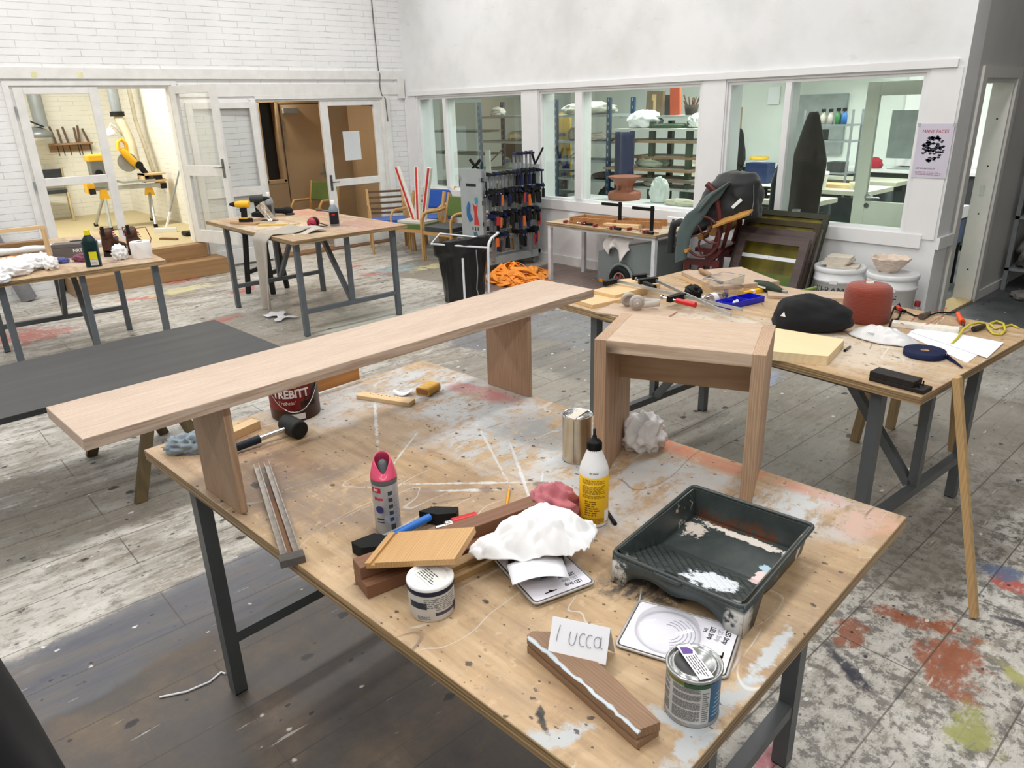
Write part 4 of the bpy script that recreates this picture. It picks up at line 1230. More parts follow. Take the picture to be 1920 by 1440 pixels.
# raised diamonds on the ramp
w1 = gt.n('ShaderNodeTexBrick', Vector=gt.map(rot=(0, 0, R(45))), Scale=1.0, i5=0.0028, i6=0.5)
w1.inputs['Brick Width'].default_value = 0.034
w1.inputs['Row Height'].default_value = 0.017
rampm = gt.mth('MULTIPLY', gt.rng(Y_, -0.020, -0.024), gt.rng(Z_, 0.0, 0.012))
inner = gt.rng(gt.mth('ABSOLUTE', X_), 0.142, 0.140)
inl = gt.rng(Y_, -0.176, -0.174)
gv = gt.mth('MULTIPLY', gt.mth('MULTIPLY', w1.outputs['Fac'], rampm), gt.mth('MULTIPLY', inner, inl))
tc = gt.mix(gt.mth('MULTIPLY', gv, 0.75), tc, lin(24, 28, 28))
for cc, rr, rot, colr, amp in (((0.02, 0.145), (0.13, 0.013), -0.06, (222, 214, 204), 1.6), ((-0.105, 0.105), (0.032, 0.03), 0.2, (206, 196, 184), 1.8), ((0.045, -0.105), (0.052, 0.046), 0.2, (226, 232, 240), 1.3),
                               ((0.115, 0.01), (0.02, 0.036), 0.0, (222, 200, 198), 1.8), ((0.100, 0.055), (0.012, 0.012), 0, (170, 196, 210), 1.8), ((-0.07, 0.168), (0.065, 0.012), 0.0, (92, 52, 30), 1.9), ((0.04, 0.172), (0.05, 0.008), 0.0, (92, 52, 30), 1.9)):
    mk = gt.patch(cc, rr, rot, amp, 0.1, nz)
    if colr[0] == 92:
        mk = gt.mth('MULTIPLY', mk, gt.mth('MULTIPLY', gt.rng(gt.mth('ADD', Z_, gt.mth('MULTIPLY', nz2, 0.08)), 0.09, 0.07), gt.rng(nz, 0.42, 0.5)))
    tc = gt.mix(gt.mth('MULTIPLY', mk, gt.rng(gt.mth('ABSOLUTE', X_), 0.152, 0.148)), tc, lin(*colr))
ft = gt.mth('MULTIPLY', gt.mth('MULTIPLY', gt.rng(Z_, 0.066, 0.056), gt.rng(gt.mth('ADD', Y_, gt.mth('MULTIPLY', nz, 0.06)), -0.12, -0.135)), gt.rng(nz2, 0.44, 0.50))
tc = gt.mix(gt.mth('MULTIPLY', ft, gt.rng(gt.mth('ABSOLUTE', X_), 0.115, 0.125)), tc, lin(206, 204, 198))
M_tray = gt.bump(gt.mth('SUBTRACT', 1.0, gv), 0.4, 0.003).done(tc)
hw, hl = 0.153, 0.184


def bottom_z(y):
    return 0.012 if y > 0.0 else 0.012 + 0.052 * (-y / hl)


k = K()
ys = [hl - 0.012, 0.10, 0.0, -0.06, -0.12, -hl + 0.012]
xs = [-hw + 0.012, -0.07, 0.07, hw - 0.012]
for j in range(len(ys) - 1):
    for i in range(len(xs) - 1):
        k.add([(xs[i], ys[j], bottom_z(ys[j])), (xs[i + 1], ys[j], bottom_z(ys[j])), (xs[i + 1], ys[j + 1], bottom_z(ys[j + 1])), (xs[i], ys[j + 1], bottom_z(ys[j + 1]))], [(0, 3, 2, 1)])
for j in range(len(ys) - 1):
    for s in (-1, 1):
        k.add([(s * (hw - 0.012), ys[j], bottom_z(ys[j])), (s * (hw - 0.012), ys[j + 1], bottom_z(ys[j + 1])), (s * (hw - 0.003), ys[j + 1] - (0.009 if j == len(ys) - 2 else 0), 0.084), (s * (hw - 0.003), ys[j] + (0.009 if j == 0 else 0), 0.084)], [(0, 1, 2, 3)])
for s in (-1, 1):
    k.add([(-hw + 0.012, s * (hl - 0.012), bottom_z(s * hl)), (hw - 0.012, s * (hl - 0.012), bottom_z(s * hl)), (hw - 0.003, s * (hl - 0.003), 0.084 if s > 0 else 0.072), (-hw + 0.003, s * (hl - 0.003), 0.084 if s > 0 else 0.072)], [(0, 1, 2, 3)])
k.obj('basin', M_tray, t, solid=0.003)
rim = rrect(2 * hw + 0.012, 2 * hl + 0.012, 0.016)
K().tube([(x, y, 0.085 if y > -hl + 0.01 else 0.076) for x, y in rim], 0.0052, 8, True).obj('rim', M_tray, t)
# front apron with two legs and an arch between, side aprons
k = K()
N = 40


def low(u):
    x = (u - 0.5) * 2
    if abs(x) > 0.80:
        return 0.0
    return 0.048 * (1 - (abs(x) / 0.80) ** 5) + 0.0 - 0.014 * math.exp(-(x / 0.22) ** 2)


k.grid(N + 1, 3, lambda u, w: ((u - 0.5) * 2 * (hw + 0.005), -hl - 0.006 - 0.004 * (1 - w), low(u) * (1 - w) + 0.074 * w))
for s in (-1, 1):
    k.grid(14, 3, lambda u, w: (s * (hw + 0.005), -hl - 0.006 + u * 0.10, (0.0 if u < 0.55 else (u - 0.55) / 0.45 * 0.075) * (1 - w) + 0.08 * w))
k.obj('front_legs', M_tray, t, solid=0.004)
K().prism(rrect(0.034, 0.009, 0.0044), 0.0745, 0.0775).obj('hang_slot', M_black, t, (-0.015, -hl + 0.002, 0.0))
K().prism(rrect(0.07, 0.026, 0.012), 0.0690, 0.0760).obj('slot_tab', M_tray, t, (-0.015, -hl - 0.004, 0.0))

# name card
c_ = V((-0.816, 0.882, 0.925))
a, b = V((-0.831, 0.809, 0.939)), V((-0.727, 0.864, 0.939))
t = thing('name_card', 'folded white paper card with a handwritten name, standing on the weathered timber', 'name card', ((a.x + b.x) / 2, (a.y + b.y) / 2, TB + 0.030), ang(a, b))
cw, ch = 0.116, 0.062
K().add([(-cw / 2, -0.002, 0.004), (cw / 2, -0.002, 0.004), (cw / 2, 0.034, ch), (-cw / 2, 0.034, ch)], [(0, 1, 2, 3)]).obj('front_flap', M_paper, t, solid=0.0006)
K().add([(-cw / 2 + 0.002, 0.070, 0.006), (cw / 2 + 0.002, 0.074, -0.029), (cw / 2, 0.034, ch), (-cw / 2, 0.034, ch)], [(0, 3, 2, 1)]).obj('rear_flap', M_paper, t, solid=0.0006)
sl = math.atan2(ch - 0.004, 0.036)
k = K()
S = lambda pts: k.tube([(x, y, 0.0008) for x, y in pts], 0.0006, 5)
cur = lambda cx, cy, rx, ry, a0, a1: [(cx + rx * math.cos(R(q)), cy + ry * math.sin(R(q))) for q in range(a0, a1 + (1 if a1 > a0 else -1), 15 if a1 > a0 else -15)]
S([(-0.040, 0.020), (-0.043, 0.0), (-0.044, -0.012)])
S([(-0.018, 0.012), (-0.019, 0.0)] + cur(-0.013, -0.004, 0.006, 0.009, 180, 345) + [(-0.005, 0.012)])
S(cur(0.008, 0.001, 0.007, 0.012, 60, 300))
S(cur(0.022, 0.001, 0.007, 0.012, 60, 300))
S(cur(0.037, 0.002, 0.007, 0.010, 30, 345) + [(0.043, 0.014), (0.042, -0.004), (0.048, -0.008)])
o = k.obj('pencil_writing', plain((120, 122, 134), 0.7), t, (0, 0.0155, 0.0345))
o.rotation_euler = (sl, 0, 0)

# weathered moulding offcut with filler
a, b = V((-0.887, 0.805, 0.905)), V((-0.58, 0.775, 0.905))
t = thing('weathered_timber', 'tapered weathered timber offcut with a white filler line along its edge', 'timber', a, ang(a, b))
L = (b - a).length
WEATH = wood((156, 124, 96), (112, 84, 62), 'X', 2.2, contrast=0.9, rings=24)
K().prism([(0, 0), (L, 0), (L + 0.002, 0.052), (L * 0.5, 0.062), (0.05, 0.062), (0.02, 0.052), (-0.005, 0.02)], 0, 0.014).obj('lower_board', WEATH, t, bevel=0.001)
K().prism([(-0.004, 0.003), (L - 0.006, 0.003), (L + 0.006, 0.05), (L * 0.5, 0.063), (0.052, 0.064), (0.022, 0.055), (-0.008, 0.02)], 0.0165, 0.036).obj('upper_board', WEATH, t, bevel=0.001)
K().bb(0.01, L - 0.02, 0.006, 0.05, 0.013, 0.018).obj('core_batten', plain((92, 70, 52), 0.8), t)
k = K()
rnd = random.Random(4)
k.tube([(x * L / 30, 0.004 + rnd.uniform(-0.002, 0.002), 0.036) for x in range(31)], [rnd.uniform(0.0025, 0.0065) for _ in range(31)], 7, flat=0.35)
k.obj('filler_line', plain((188, 196, 202), 0.6), t)

# metal tin with a price sticker
t = thing('metal_tin', 'small lidded metal tin with a crooked white price sticker at the near bench edge', 'tin', (-0.572, 0.921, 0.905), R(35))
K().lathe([(0, 0.001), (0.046, 0), (0.0495, 0.001), (0.0495, 0.004), (0.048, 0.006), (0.048, 0.096), (0.0505, 0.098), (0.051, 0.102), (0.049, 0.104), (0.0455, 0.103), (0.0445, 0.098), (0.041, 0.098), (0.0395, 0.104), (0.036, 0.105), (0.034, 0.100), (0, 0.100)], 44).obj('tin', plain((168, 170, 170), 0.28, 0.85, var=0.08), t)
panel(K(), 0.0483, -100, 36, 0.008, 0.088).obj('grey_label', plain((192, 192, 190), 0.45), t)
panel(K(), 0.0483, 36, 80, 0.008, 0.094).obj('blue_label', plain((30, 88, 130), 0.35), t)
k = K()
panel(k, 0.0484, -100, -20, 0.088, 0.096)
k.obj('olive_band', plain((110, 116, 44), 0.4), t)
panel(K(), 0.0484, -20, 36, 0.086, 0.094).obj('green_band', plain((36, 84, 52), 0.4), t)
k = K()
for i in range(6):
    k.lathe([(0.0486, 0.02 + i * 0.009), (0.0486, 0.0225 + i * 0.009)], 6, a0=R(-90 + 42 + i * 2), a1=R(-90 + 70))
k.obj('pale_leaf_strokes', plain((140, 180, 196), 0.4), t)
TXT = plain((118, 118, 118), 0.6)
for z0, z1, rows, sd in ((0.076, 0.086, 6, 1), (0.060, 0.072, 7, 2), (0.040, 0.056, 9, 3), (0.014, 0.037, 12, 4)):
    print_lines(rows, 0.052, z0, z1, TXT, t, wrap=0.0486, a0=R(-16), seed=20 + sd, fill=1.1, th=0.7)
    print_lines(rows, 0.030, z0, z1, TXT, t, wrap=0.0486, a0=R(-74), seed=30 + sd, fill=1.1, th=0.7)
print_lines(14, 0.012, 0.012, 0.078, TXT, t, wrap=0.0486, a0=R(26), seed=40, fill=1.1, th=0.5)
stk = K().bb(-0.044, 0.044, -0.013, 0.013, 0.1052, 0.1058).obj('price_sticker', M_white, t, rz=R(-62))
K().prism([(-0.040, -0.009), (-0.022, -0.011), (-0.018, 0.006), (-0.026, 0.010), (-0.036, 0.004)], 0.1059, 0.1062).obj('purple_print', plain((92, 62, 140), 0.5), stk)
print_lines(5, 0.055, -0.011, 0.011, plain((80, 80, 86), 0.6), stk, 'sticker_text', loc=(0.013, 0, 0.1063), seed=51, fill=0.9, th=0.4)


# ------------------------------------------------------------------ things on and round the right-hand bench
def quad_board(name, label, cat, pts, h, mat, group=None, bevel=0.001, z=0.905):
    """flat board with the four given top corners"""
    c = sum((V(p) for p in pts), V()) / 4
    k = K().prism([(p[0] - c.x, p[1] - c.y) for p in pts], 0, h)
    o = k.obj(name, mat, None, (c.x, c.y, z), 0, bevel)
    return tag(o, label, cat, group) if label else o


board('plywood_square', 'thin square of pale plywood at the end of the right workbench, near the plank bench', 'plywood', (-2.753, 2.92, 0.905), (-2.591, 2.895, 0.905), 0.25, 0.022, PINE_Y)
a, b = V((-2.77, 3.085, 0.905)), V((-2.59, 3.081, 0.905))
c, L, rz = slab(a, b, 0.30, 0.04)
t = thing('cutting_board', 'pine chopping board with a hand slot, partly under the black clamp jaw', 'board', (c.x, c.y, TB), rz)
K().prism(rrect(L, 0.30, 0.012), 0, 0.04).obj('board', PINE_Y, t, bevel=0.002)
K().prism(rrect(0.095, 0.022, 0.0105), 0.0395, 0.0408).obj('hand_slot', plain((110, 84, 54), 0.7), t, (0.0, 0.115, 0), R(0))
board('pine_plank', 'second pine board behind the slotted chopping board on right workbench', 'board', (-2.717, 3.288, 0.905), (-2.604, 3.512, 0.905), 0.20, 0.03, PINE)
board('pink_plywood', 'thin pinkish plywood sheet under the grey headphones', 'plywood', (-2.514, 2.831, 0.905), (-2.153, 2.925, 0.905), 0.22, 0.009, LARCH_X)
# stack of two planks with a chisel
t0 = board('pine_board', 'wide pale pine board, lower one of two stacked on right workbench', 'board', (-2.664, 3.803, 0.905), (-2.281, 3.586, 0.905), 0.42, 0.024, PINE)
t0.location.z = TB
t1 = board('pine_board', 'wide pale pine board, upper one of two, with a chisel on it', 'board', (-2.664, 3.803, 0.905), (-2.281, 3.586, 0.905), 0.41, 0.024, LARCH_X)
t1.location.z = TB + 0.0245
a, b = V((-2.556, 3.84, 0.968)), V((-2.285, 3.666, 0.962))
t = thing('chisel', 'wood chisel with pale handle lying on top of the pine boards', 'chisel', (a.x, a.y, TB + 0.05), ang(a, b))
L = (b - a).length
K().tube([(0, 0, 0.016), (0.008, 0, 0.016), (L * 0.3, 0, 0.016), (L * 0.47, 0, 0.016), (L * 0.5, 0, 0.016)], [0.010, 0.014, 0.0155, 0.012, 0.008], 14).obj('handle', wood((168, 140, 104), (136, 108, 76), 'X', 3), t)
K().cyl((L * 0.5, 0, 0.016), (L * 0.62, 0, 0.012), 0.005, n=10).bb(L * 0.6, L, -0.009, 0.009, 0.006, 0.011).obj('blade', M_galv, t)

# long clamps lying over the boards
a, b = V((-2.774, 3.291, 0.95)), V((-1.915, 3.277, 0.93))
L = (b - a).length
bar_clamp('long_clamp', 'long bar clamp with red handle lying next to the grey headphones', L, (a.x, a.y, TB + 0.042), ang(a, b), pos=0.55, reach=0.10, hl=0.12)
bpy.data.objects['long_clamp'].rotation_euler = (0, math.atan2(0.022, L), ang(a, b))
a, b = V((-2.702, 3.486, 0.95)), V((-1.901, 3.152, 0.925))
L = (b - a).length
t = bar_clamp('long_clamp', 'long bar clamp with black handle crossing over the red-handled one', L, (a.x, a.y, TB + 0.05), ang(a, b), handle=M_black, pos=0.12, reach=0.09)
t.rotation_euler = (0, math.atan2(0.03, L), ang(a, b))

# headphones
c = V((-2.408, 3.028, 0.914))
t = thing('headphones', 'grey over-ear headphones lying on the pink plywood sheet', 'headphones', (c.x, c.y, TB + 0.009), R(38))
SH_ = plain((176, 168, 160), 0.45, var=0.03)
for s, yy, nm in ((1, 0.035, 'ear_cup'), (-1, -0.035, 'ear_cup')):
    xo = -0.035 if s > 0 else 0.012
    k = K()
    prof = [(0.0, 0.018), (0.022, 0.018), (0.024, 0.015), (0.036, 0.013), (0.041, 0.006), (0.041, -0.004), (0.038, -0.012), (0.026, -0.013), (0.02, -0.004), (0, -0.004)]
    k.lathe(prof, 28)
    o = k.obj(nm, SH_, t, (xo, yy, 0.041))
    o.rotation_euler = (R(90 if s < 0 else -72), 0, R(6 if s < 0 else 18))
    K().lathe([(0, 0.0186), (0.0055, 0.0186)], 16).obj('badge', plain((226, 222, 218), 0.4), o)
    K().lathe([(0.027, 0.0155), (0.0285, 0.0155)], 28).obj('groove', plain((140, 132, 124), 0.5), o)
k = K()
k.grid(24, 3, lambda u, w: (0.035 + 0.095 * math.sin(PI * u), -0.042 + 0.078 * u, 0.03 + 0.004 * math.sin(PI * u) + (w - 0.5) * 0.034))
k.obj('headband', plain((196, 190, 184), 0.4), t, solid=0.006)

# small things
o = K().blob((0, 0, 0.028), (0.045, 0.035, 0.038), 21, 0.4, 2, ridge=True).obj('black_pouch', M_black, None, (-2.342, 3.465, 0.905), 0.3)
tag(o, 'small crumpled black pouch beside the lying water bottle', 'pouch')
a, b = V((-2.173, 3.313, 0.935)), V((-2.157, 3.599, 0.935))
t = thing('water_bottle', 'clear plastic water bottle lying on its side by the acrylic box', 'bottle', (a.x, a.y, TB + 0.032), ang(a, b))
L = 0.2
K().tube([(0, 0, 0), (0.01, 0, 0), (0.05, 0, 0), (0.055, 0, 0), (0.10, 0, 0), (0.14, 0, 0), (0.175, 0, 0), (0.19, 0, 0)], [0.02, 0.031, 0.032, 0.030, 0.032, 0.031, 0.014, 0.013], 24).obj('bottle', M_clear, t)
K().cyl((0.06, 0, 0), (0.10, 0, 0), 0.0325, n=24, cap=False).obj('label', plain((226, 226, 232), 0.5), t)
K().cyl((0.19, 0, 0), (0.205, 0, 0), 0.015, n=18).obj('cap', plain((60, 70, 110), 0.5), t)
a, b = V((-2.156, 3.484, 0.905)), V((-2.159, 3.694, 0.905))
c, L, rz = slab(a, b, 0.14, 0.12)
t = thing('acrylic_box', 'open clear acrylic box behind the small blue tray', 'box', (c.x, c.y, TB), rz)
k = K()
for q in ((-L / 2, L / 2, -0.07, -0.067, 0, 0.115), (-L / 2, L / 2, 0.067, 0.07, 0, 0.115), (-L / 2, -L / 2 + 0.003, -0.07, 0.07, 0, 0.115), (L / 2 - 0.003, L / 2, -0.07, 0.07, 0, 0.115), (-L / 2, L / 2, -0.07, 0.07, 0, 0.003)):
    k.bb(*q)
k.obj('walls', M_clear, t)
K().tube([(-L / 2, -0.0685, 0.115), (L / 2, -0.0685, 0.115), (L / 2, 0.0685, 0.115), (-L / 2, 0.0685, 0.115)], 0.002, 4, True).obj('rim', plain((190, 192, 200), 0.3), t)
a, b = V((-2.036, 3.364, 0.905)), V((-1.992, 3.631, 0.905))
c, L, rz = slab(a, b, 0.105, 0.03)
t = thing('blue_tray', 'small bright blue plastic tray holding white earbuds', 'tray', (c.x, c.y, TB), rz)
k = K()
for q in ((-L / 2, L / 2, -0.052, -0.049, 0, 0.032), (-L / 2, L / 2, 0.049, 0.052, 0, 0.032), (-L / 2, -L / 2 + 0.003, -0.052, 0.052, 0, 0.032), (L / 2 - 0.003, L / 2, -0.052, 0.052, 0, 0.032), (-L / 2, L / 2, -0.052, 0.052, 0, 0.004), (0.02, 0.023, -0.052, 0.052, 0, 0.028)):
    k.bb(*q)
k.obj('tray', plain((22, 30, 190), 0.35), t)
for i, (x, y) in enumerate(((-0.045, 0.0), (-0.01, 0.012))):
    e = thing('earbud', 'white earbud lying in the small blue tray, %s one' % ('outer' if i == 0 else 'inner'), 'earbud', tuple(Matrix.Translation((c.x, c.y, TB)) @ Matrix.Rotation(rz, 4, 'Z') @ V((x, y, 0.004))), rz + i, 'white earbuds')
    K().blob((0, 0, 0.010), (0.011, 0.010, 0.011), 1, 0.0, 1, 10, flat=False).obj('bud', M_white, e)
    K().cyl((0.004, 0, 0.008), (0.034, 0, 0.006), 0.0042, n=10).obj('stem', M_white, e)
a, b = V((-2.149, 3.682, 0.915)), V((-2.116, 3.884, 0.915))
t = thing('utility_knife', 'yellow snap-off utility knife beside the clear acrylic box', 'knife', (a.x, a.y, TB), ang(a, b))
L = (b - a).length
K().prism([(0, -0.012), (L * 0.8, -0.016), (L, -0.006), (L, 0.008), (L * 0.75, 0.014), (0, 0.012)], 0.002, 0.022).obj('handle', M_yellow, t, bevel=0.003)
K().bb(L * 0.3, L * 0.4, -0.0145, 0.0135, 0.004, 0.0225).obj('slider', M_white, t)
a, b = V((-2.191, 3.858, 0.93)), V((-2.01, 3.823, 0.93))
t = thing('heat_gun', 'dark green hand-held power tool lying behind the yellow knife', 'power tool', (a.x, a.y, TB), ang(a, b))
K().tube([(0, 0, 0.03), (0.01, 0, 0.03), (0.09, 0, 0.032), (0.14, 0, 0.03), (0.17, 0, 0.028), (0.2, 0, 0.028)], [0.02, 0.028, 0.031, 0.026, 0.02, 0.012], 16).obj('body', plain((46, 58, 46), 0.5), t)
K().cyl((0.2, 0, 0.028), (0.235, 0, 0.028), 0.007, n=10).obj('nozzle', M_galv, t)
K().bb(0.05, 0.11, -0.0318, -0.030, 0.026, 0.036).obj('label', M_white, t)
K().tube([(0.0, 0, 0.02), (-0.04, 0.05, 0.006), (0.04, 0.10, 0.005), (0.18, 0.09, 0.005), (0.3, 0.03, 0.005)], 0.004).obj('cord', M_black, t)
a, b = V((-1.96, 3.865, 0.915)), V((-1.926, 4.085, 0.915))
o = K().cyl((0, 0, 0.009), ((b - a).length, 0, 0.009), 0.009, n=12).obj('green_rod', plain((124, 152, 72), 0.5), None, (a.x, a.y, TB), ang(a, b))
tag(o, 'short green rod lying behind the black beanie', 'rod')
board('pine_offcut', 'pale pine plank lying behind the beanie and the yarn cone', 'board', (-2.013, 3.707, 0.905), (-1.664, 3.923, 0.905), 0.16, 0.018, LARCH_X)

# beanie / soft black bag
c = V((-1.563, 3.276, 0.905))


def beanie(u, w):
    th, ph = 2 * PI * u, PI * w
    x, y, z = math.sin(ph) * math.cos(th), math.sin(ph) * math.sin(th), math.cos(ph)
    q = V((x * 1.6, y * 1.6, z * 1.6 + 3))
    n_ = mnoise.fractal(q, 0.8, 2.0, 3)
    s_ = 1 + 0.12 * n_
    zz = 0.085 * z * s_
    sq = 1 - 0.18 * x
    return (0.18 * x * s_, 0.10 * y * s_ * sq, max(zz * 1.15 * (1.05 - 0.25 * x), -0.06) + 0.06)


t = thing('black_hat', 'soft black knitted hat with a small white triangle badge beside the yarn cone', 'hat', (c.x, c.y + 0.04, TB), R(22))
K().grid(48, 26, beanie, True, True).obj('hat', cloth_mat('black_knit', (13, 14, 19), sheen=0.05), t)
o = lettering('\u25B2', 0.03, plain((220, 220, 220), 0.6), t, (-0.125, -0.080, 0.080), (R(70), 0, R(-25)))
o.name = 'badge'

# yarn cone
c = V((-1.45, 3.592, 0.905))
t = thing('yarn_cone', 'large cone of rust-red yarn standing on the right workbench', 'yarn', (c.x, c.y + 0.05, TB))
gy = G('rust_yarn', 0.85)
gy.b.inputs['Sheen Weight'].default_value = 0.3
wv = gy.n('ShaderNodeTexWave', _wave_type='BANDS', _bands_direction='Z', Vector=gy.map(rot=(R(7), R(5), 0)), Scale=75.0, Distortion=2.5, Detail=2.0, i4=3.0).outputs[1]
M_yarn = gy.bump(wv, 0.7, 0.002).done(gy.mix(wv, lin(112, 40, 22), lin(168, 70, 46)))
K().lathe([(0.018, 0.02), (0.107, 0.0), (0.112, 0.008), (0.108, 0.145), (0.104, 0.165), (0.090, 0.178), (0.05, 0.186), (0.022, 0.188), (0.018, 0.180)], 48).obj('yarn', M_yarn, t)
K().lathe([(0.018, 0.02), (0.018, 0.192), (0.014, 0.192), (0.014, 0.02)], 20).obj('core', plain((214, 204, 190), 0.7), t)

# thick pine block, pen, bag
quad_board('pine_block', 'thick pale pine block with two knots in front of the black hat', 'block', [(-1.526, 2.74, 0.945), (-1.674, 3.087, 0.945), (-1.322, 3.137, 0.945), (-1.265, 2.867, 0.945)], 0.04, wood((240, 220, 180), (222, 196, 150), 'X', 1.6, contrast=0.8), bevel=0.004)
a, b = V((-1.295, 3.096, 0.909)), V((-1.311, 3.218, 0.909))
t = thing('pen', 'stubby grey pen beside the corner of the thick pine block', 'pen', (a.x, a.y, TB), ang(a, b))
K().cyl((0, 0, 0.005), (0.06, 0, 0.005), 0.005, n=10).cyl((0.06, 0, 0.005), (0.075, 0, 0.005), 0.005, 0.001, n=10).obj('barrel', plain((90, 86, 80), 0.4), t)
K().cyl((-0.012, 0, 0.005), (0.0, 0, 0.005), 0.0055, n=10).obj('cap', M_black, t)


def bagfn(u, w):
    th = 2 * PI * u
    r_ = w
    rag = 1 + 0.16 * mnoise.noise((math.cos(th) * 1.6, math.sin(th) * 1.6, 7))
    x, y = 0.155 * r_ * math.cos(th) * rag, 0.088 * r_ * math.sin(th) * rag
    z = 0.050 * (1 - r_ ** 2) + abs(mnoise.noise((x * 22, y * 26, 5))) * 0.022 * (1.15 - r_) + 0.004
    return (x, y, z)


c = V((-1.253, 3.377, 0.905))
gb2 = G('thin_white_plastic', 0.35)
gb2.b.inputs['Alpha'].default_value = 0.86
o = K().grid(72, 22, bagfn, True, True).obj('plastic_bag', gb2.done(lin(226, 226, 226)), None, (c.x, c.y, TB), R(-4), solid=0.0006)
tag(o, 'crumpled thin white plastic bag in front of the yarn cone', 'bag')
lettering('YMX', 0.018, plain((130, 130, 136), 0.6), o, (-0.03, -0.066, 0.034), (R(32), 0, R(3)), name='marker_letters')

# papers, lath, tape, black block
for i, (pts, lb) in enumerate((([(-1.2, 3.511, 0.906), (-1.212, 3.679, 0.906), (-0.882, 3.672, 0.906), (-0.872, 3.273, 0.906)], 'white sheet of paper, lower one beside the blue tape roll'),
                               ([(-1.208, 3.565, 0.908), (-1.188, 3.679, 0.908), (-0.85, 3.661, 0.908), (-0.832, 3.386, 0.908)], 'white envelope-sized sheet lying over the other papers'))):
    o = quad_board('paper_sheet', lb, 'paper', pts, 0.0016, M_paper, 'loose white papers', 0, TB + 0.0005 + 0.003 * i)
board('white_lath', 'short white painted lath lying behind the papers', 'lath', (-1.305, 3.598, 0.905), (-1.037, 3.677, 0.905), 0.055, 0.022, plain((228, 222, 210), 0.6, var=0.1, scale=40))
c = V((-1.033, 3.248, 0.905))
t = thing('tape_roll', 'flat roll of navy blue webbing tape with its end trailing', 'tape', (c.x, c.y + 0.012, TB + 0.0025))
k = K()
for i in range(11):
    r0 = 0.018 + i * 0.0058
    k.lathe([(r0, 0.001), (r0, 0.0235), (r0 + 0.0052, 0.0235), (r0 + 0.0052, 0.001)], 40)
k.obj('roll', plain((24, 32, 66), 0.7), t)
K().lathe([(0.017, 0.0), (0.0175, 0.022), (0.012, 0.022), (0.012, 0)], 24).obj('core', plain((176, 140, 100), 0.7), t)
k = K()
pth = [(0.080, 0.01), (0.10, -0.01), (0.125, -0.03), (0.155, -0.06), (0.17, -0.075)]
k.grid(5, 2, lambda u, w: (pth[round(u * 4)][0] + w * 0.004, pth[round(u * 4)][1], 0.001 + w * 0.022 * (1 - u * 0.85)), smooth=False)
k.obj('loose_end', plain((24, 32, 66), 0.7), t, solid=0.0012)
a, b = V((-1.058, 2.806, 0.905)), V((-0.863, 2.79, 0.905))
t = thing('sanding_box', 'black wooden block with two pins at one end, on the near corner of right workbench', 'block', (a.x, a.y, TB), ang(a, b))
L = (b - a).length
BLK = plain((44, 40, 38), 0.55, var=0.25, scale=25)
K().bb(-0.012, L, 0, 0.072, 0, 0.017).obj('base', BLK, t, bevel=0.003)
K().bb(-0.012, L * 0.80, 0.0, 0.07, 0.017, 0.040).obj('upper_block', BLK, t, bevel=0.002)
for y in (0.018, 0.052):
    K().cyl((L * 0.86, y, 0.017), (L * 0.86, y, 0.036), 0.003, n=10).obj('pin', M_dark, t)

# wires and tools along the far edge
t = thing('test_lead', 'black cable with a red and black plug beside the yarn cone', 'cable', (-1.392, 3.818, 0.905))
O2 = -V(t.location)
K().tube([(-1.367, 3.731, 0.908), (-1.399, 3.854, 0.93), (-1.418, 3.967, 0.93), (-1.372, 3.883, 0.915), (-1.331, 3.742, 0.91), (-1.345, 3.702, 0.91), (-1.308, 3.585, 0.91)], 0.0045).obj('cable', M_black, t, O2)
K().cyl((-1.413, 3.906, 0.92), (-1.348, 3.866, 0.92), 0.010, 0.008, n=10).obj('plug', M_black, t, O2)
K().cyl((-1.4, 3.895, 0.93), (-1.368, 3.854, 0.93), 0.0095, n=10).obj('red_band', M_red, t, O2)
t = thing('power_lead', 'black power lead with a clear plug trailing along the far bench edge', 'cable', (-1.272, 3.927, 0.905))
O2 = -V(t.location)
K().tube([(-1.363, 3.907, 0.912), (-1.296, 3.853, 0.91), (-1.252, 3.87, 0.912), (-1.228, 3.976, 0.914), (-1.174, 4.035, 0.912), (-1.143, 4.018, 0.91)], 0.004).obj('cable', M_black, t, O2)
K().cyl((-1.253, 3.816, 0.92), (-1.255, 3.922, 0.92), 0.016, 0.011, n=12).obj('plug', plain((96, 88, 78), 0.4), t, O2)
o = K().tube([(-1.265, 3.703, 0.909), (-1.284, 3.816, 0.909), (-1.266, 3.98, 0.909), (-1.235, 4.107, 0.909), (-1.197, 3.947, 0.909), (-1.172, 3.677, 0.93), (-1.226, 3.638, 0.912), (-1.265, 3.605, 0.93), (-1.331, 3.668, 0.909)], 0.0014, 5).obj('red_wire', plain((206, 70, 66), 0.5), None)
tag(o, 'thin red wire looping across the far side of the right workbench', 'wire')
a, b = V((-1.135, 3.954, 0.93)), V((-1.086, 3.865, 0.912))
t = thing('orange_screwdriver', 'orange-handled tool with a metal clip beside the yellow cord', 'tool', (a.x, a.y, TB), ang(a, b))
L = (b - a).length
K().cyl((0, 0, 0.024), (L, 0, 0.014), 0.0105, 0.012, n=14).cyl((L, 0, 0.014), (L + 0.01, 0, 0.013), 0.014, n=14).obj('handle', plain((236, 84, 36), 0.4), t)
K().cyl((L + 0.01, 0, 0.012), (L + 0.05, 0, 0.008), 0.007, 0.004, n=8).obj('clip', plain((96, 84, 70), 0.3, 0.8), t)
t = thing('extension_cord', 'loosely knotted yellow power cord with a plug at the bench end', 'cord', (-0.988, 3.9, 0.905))
O2 = -V(t.location)
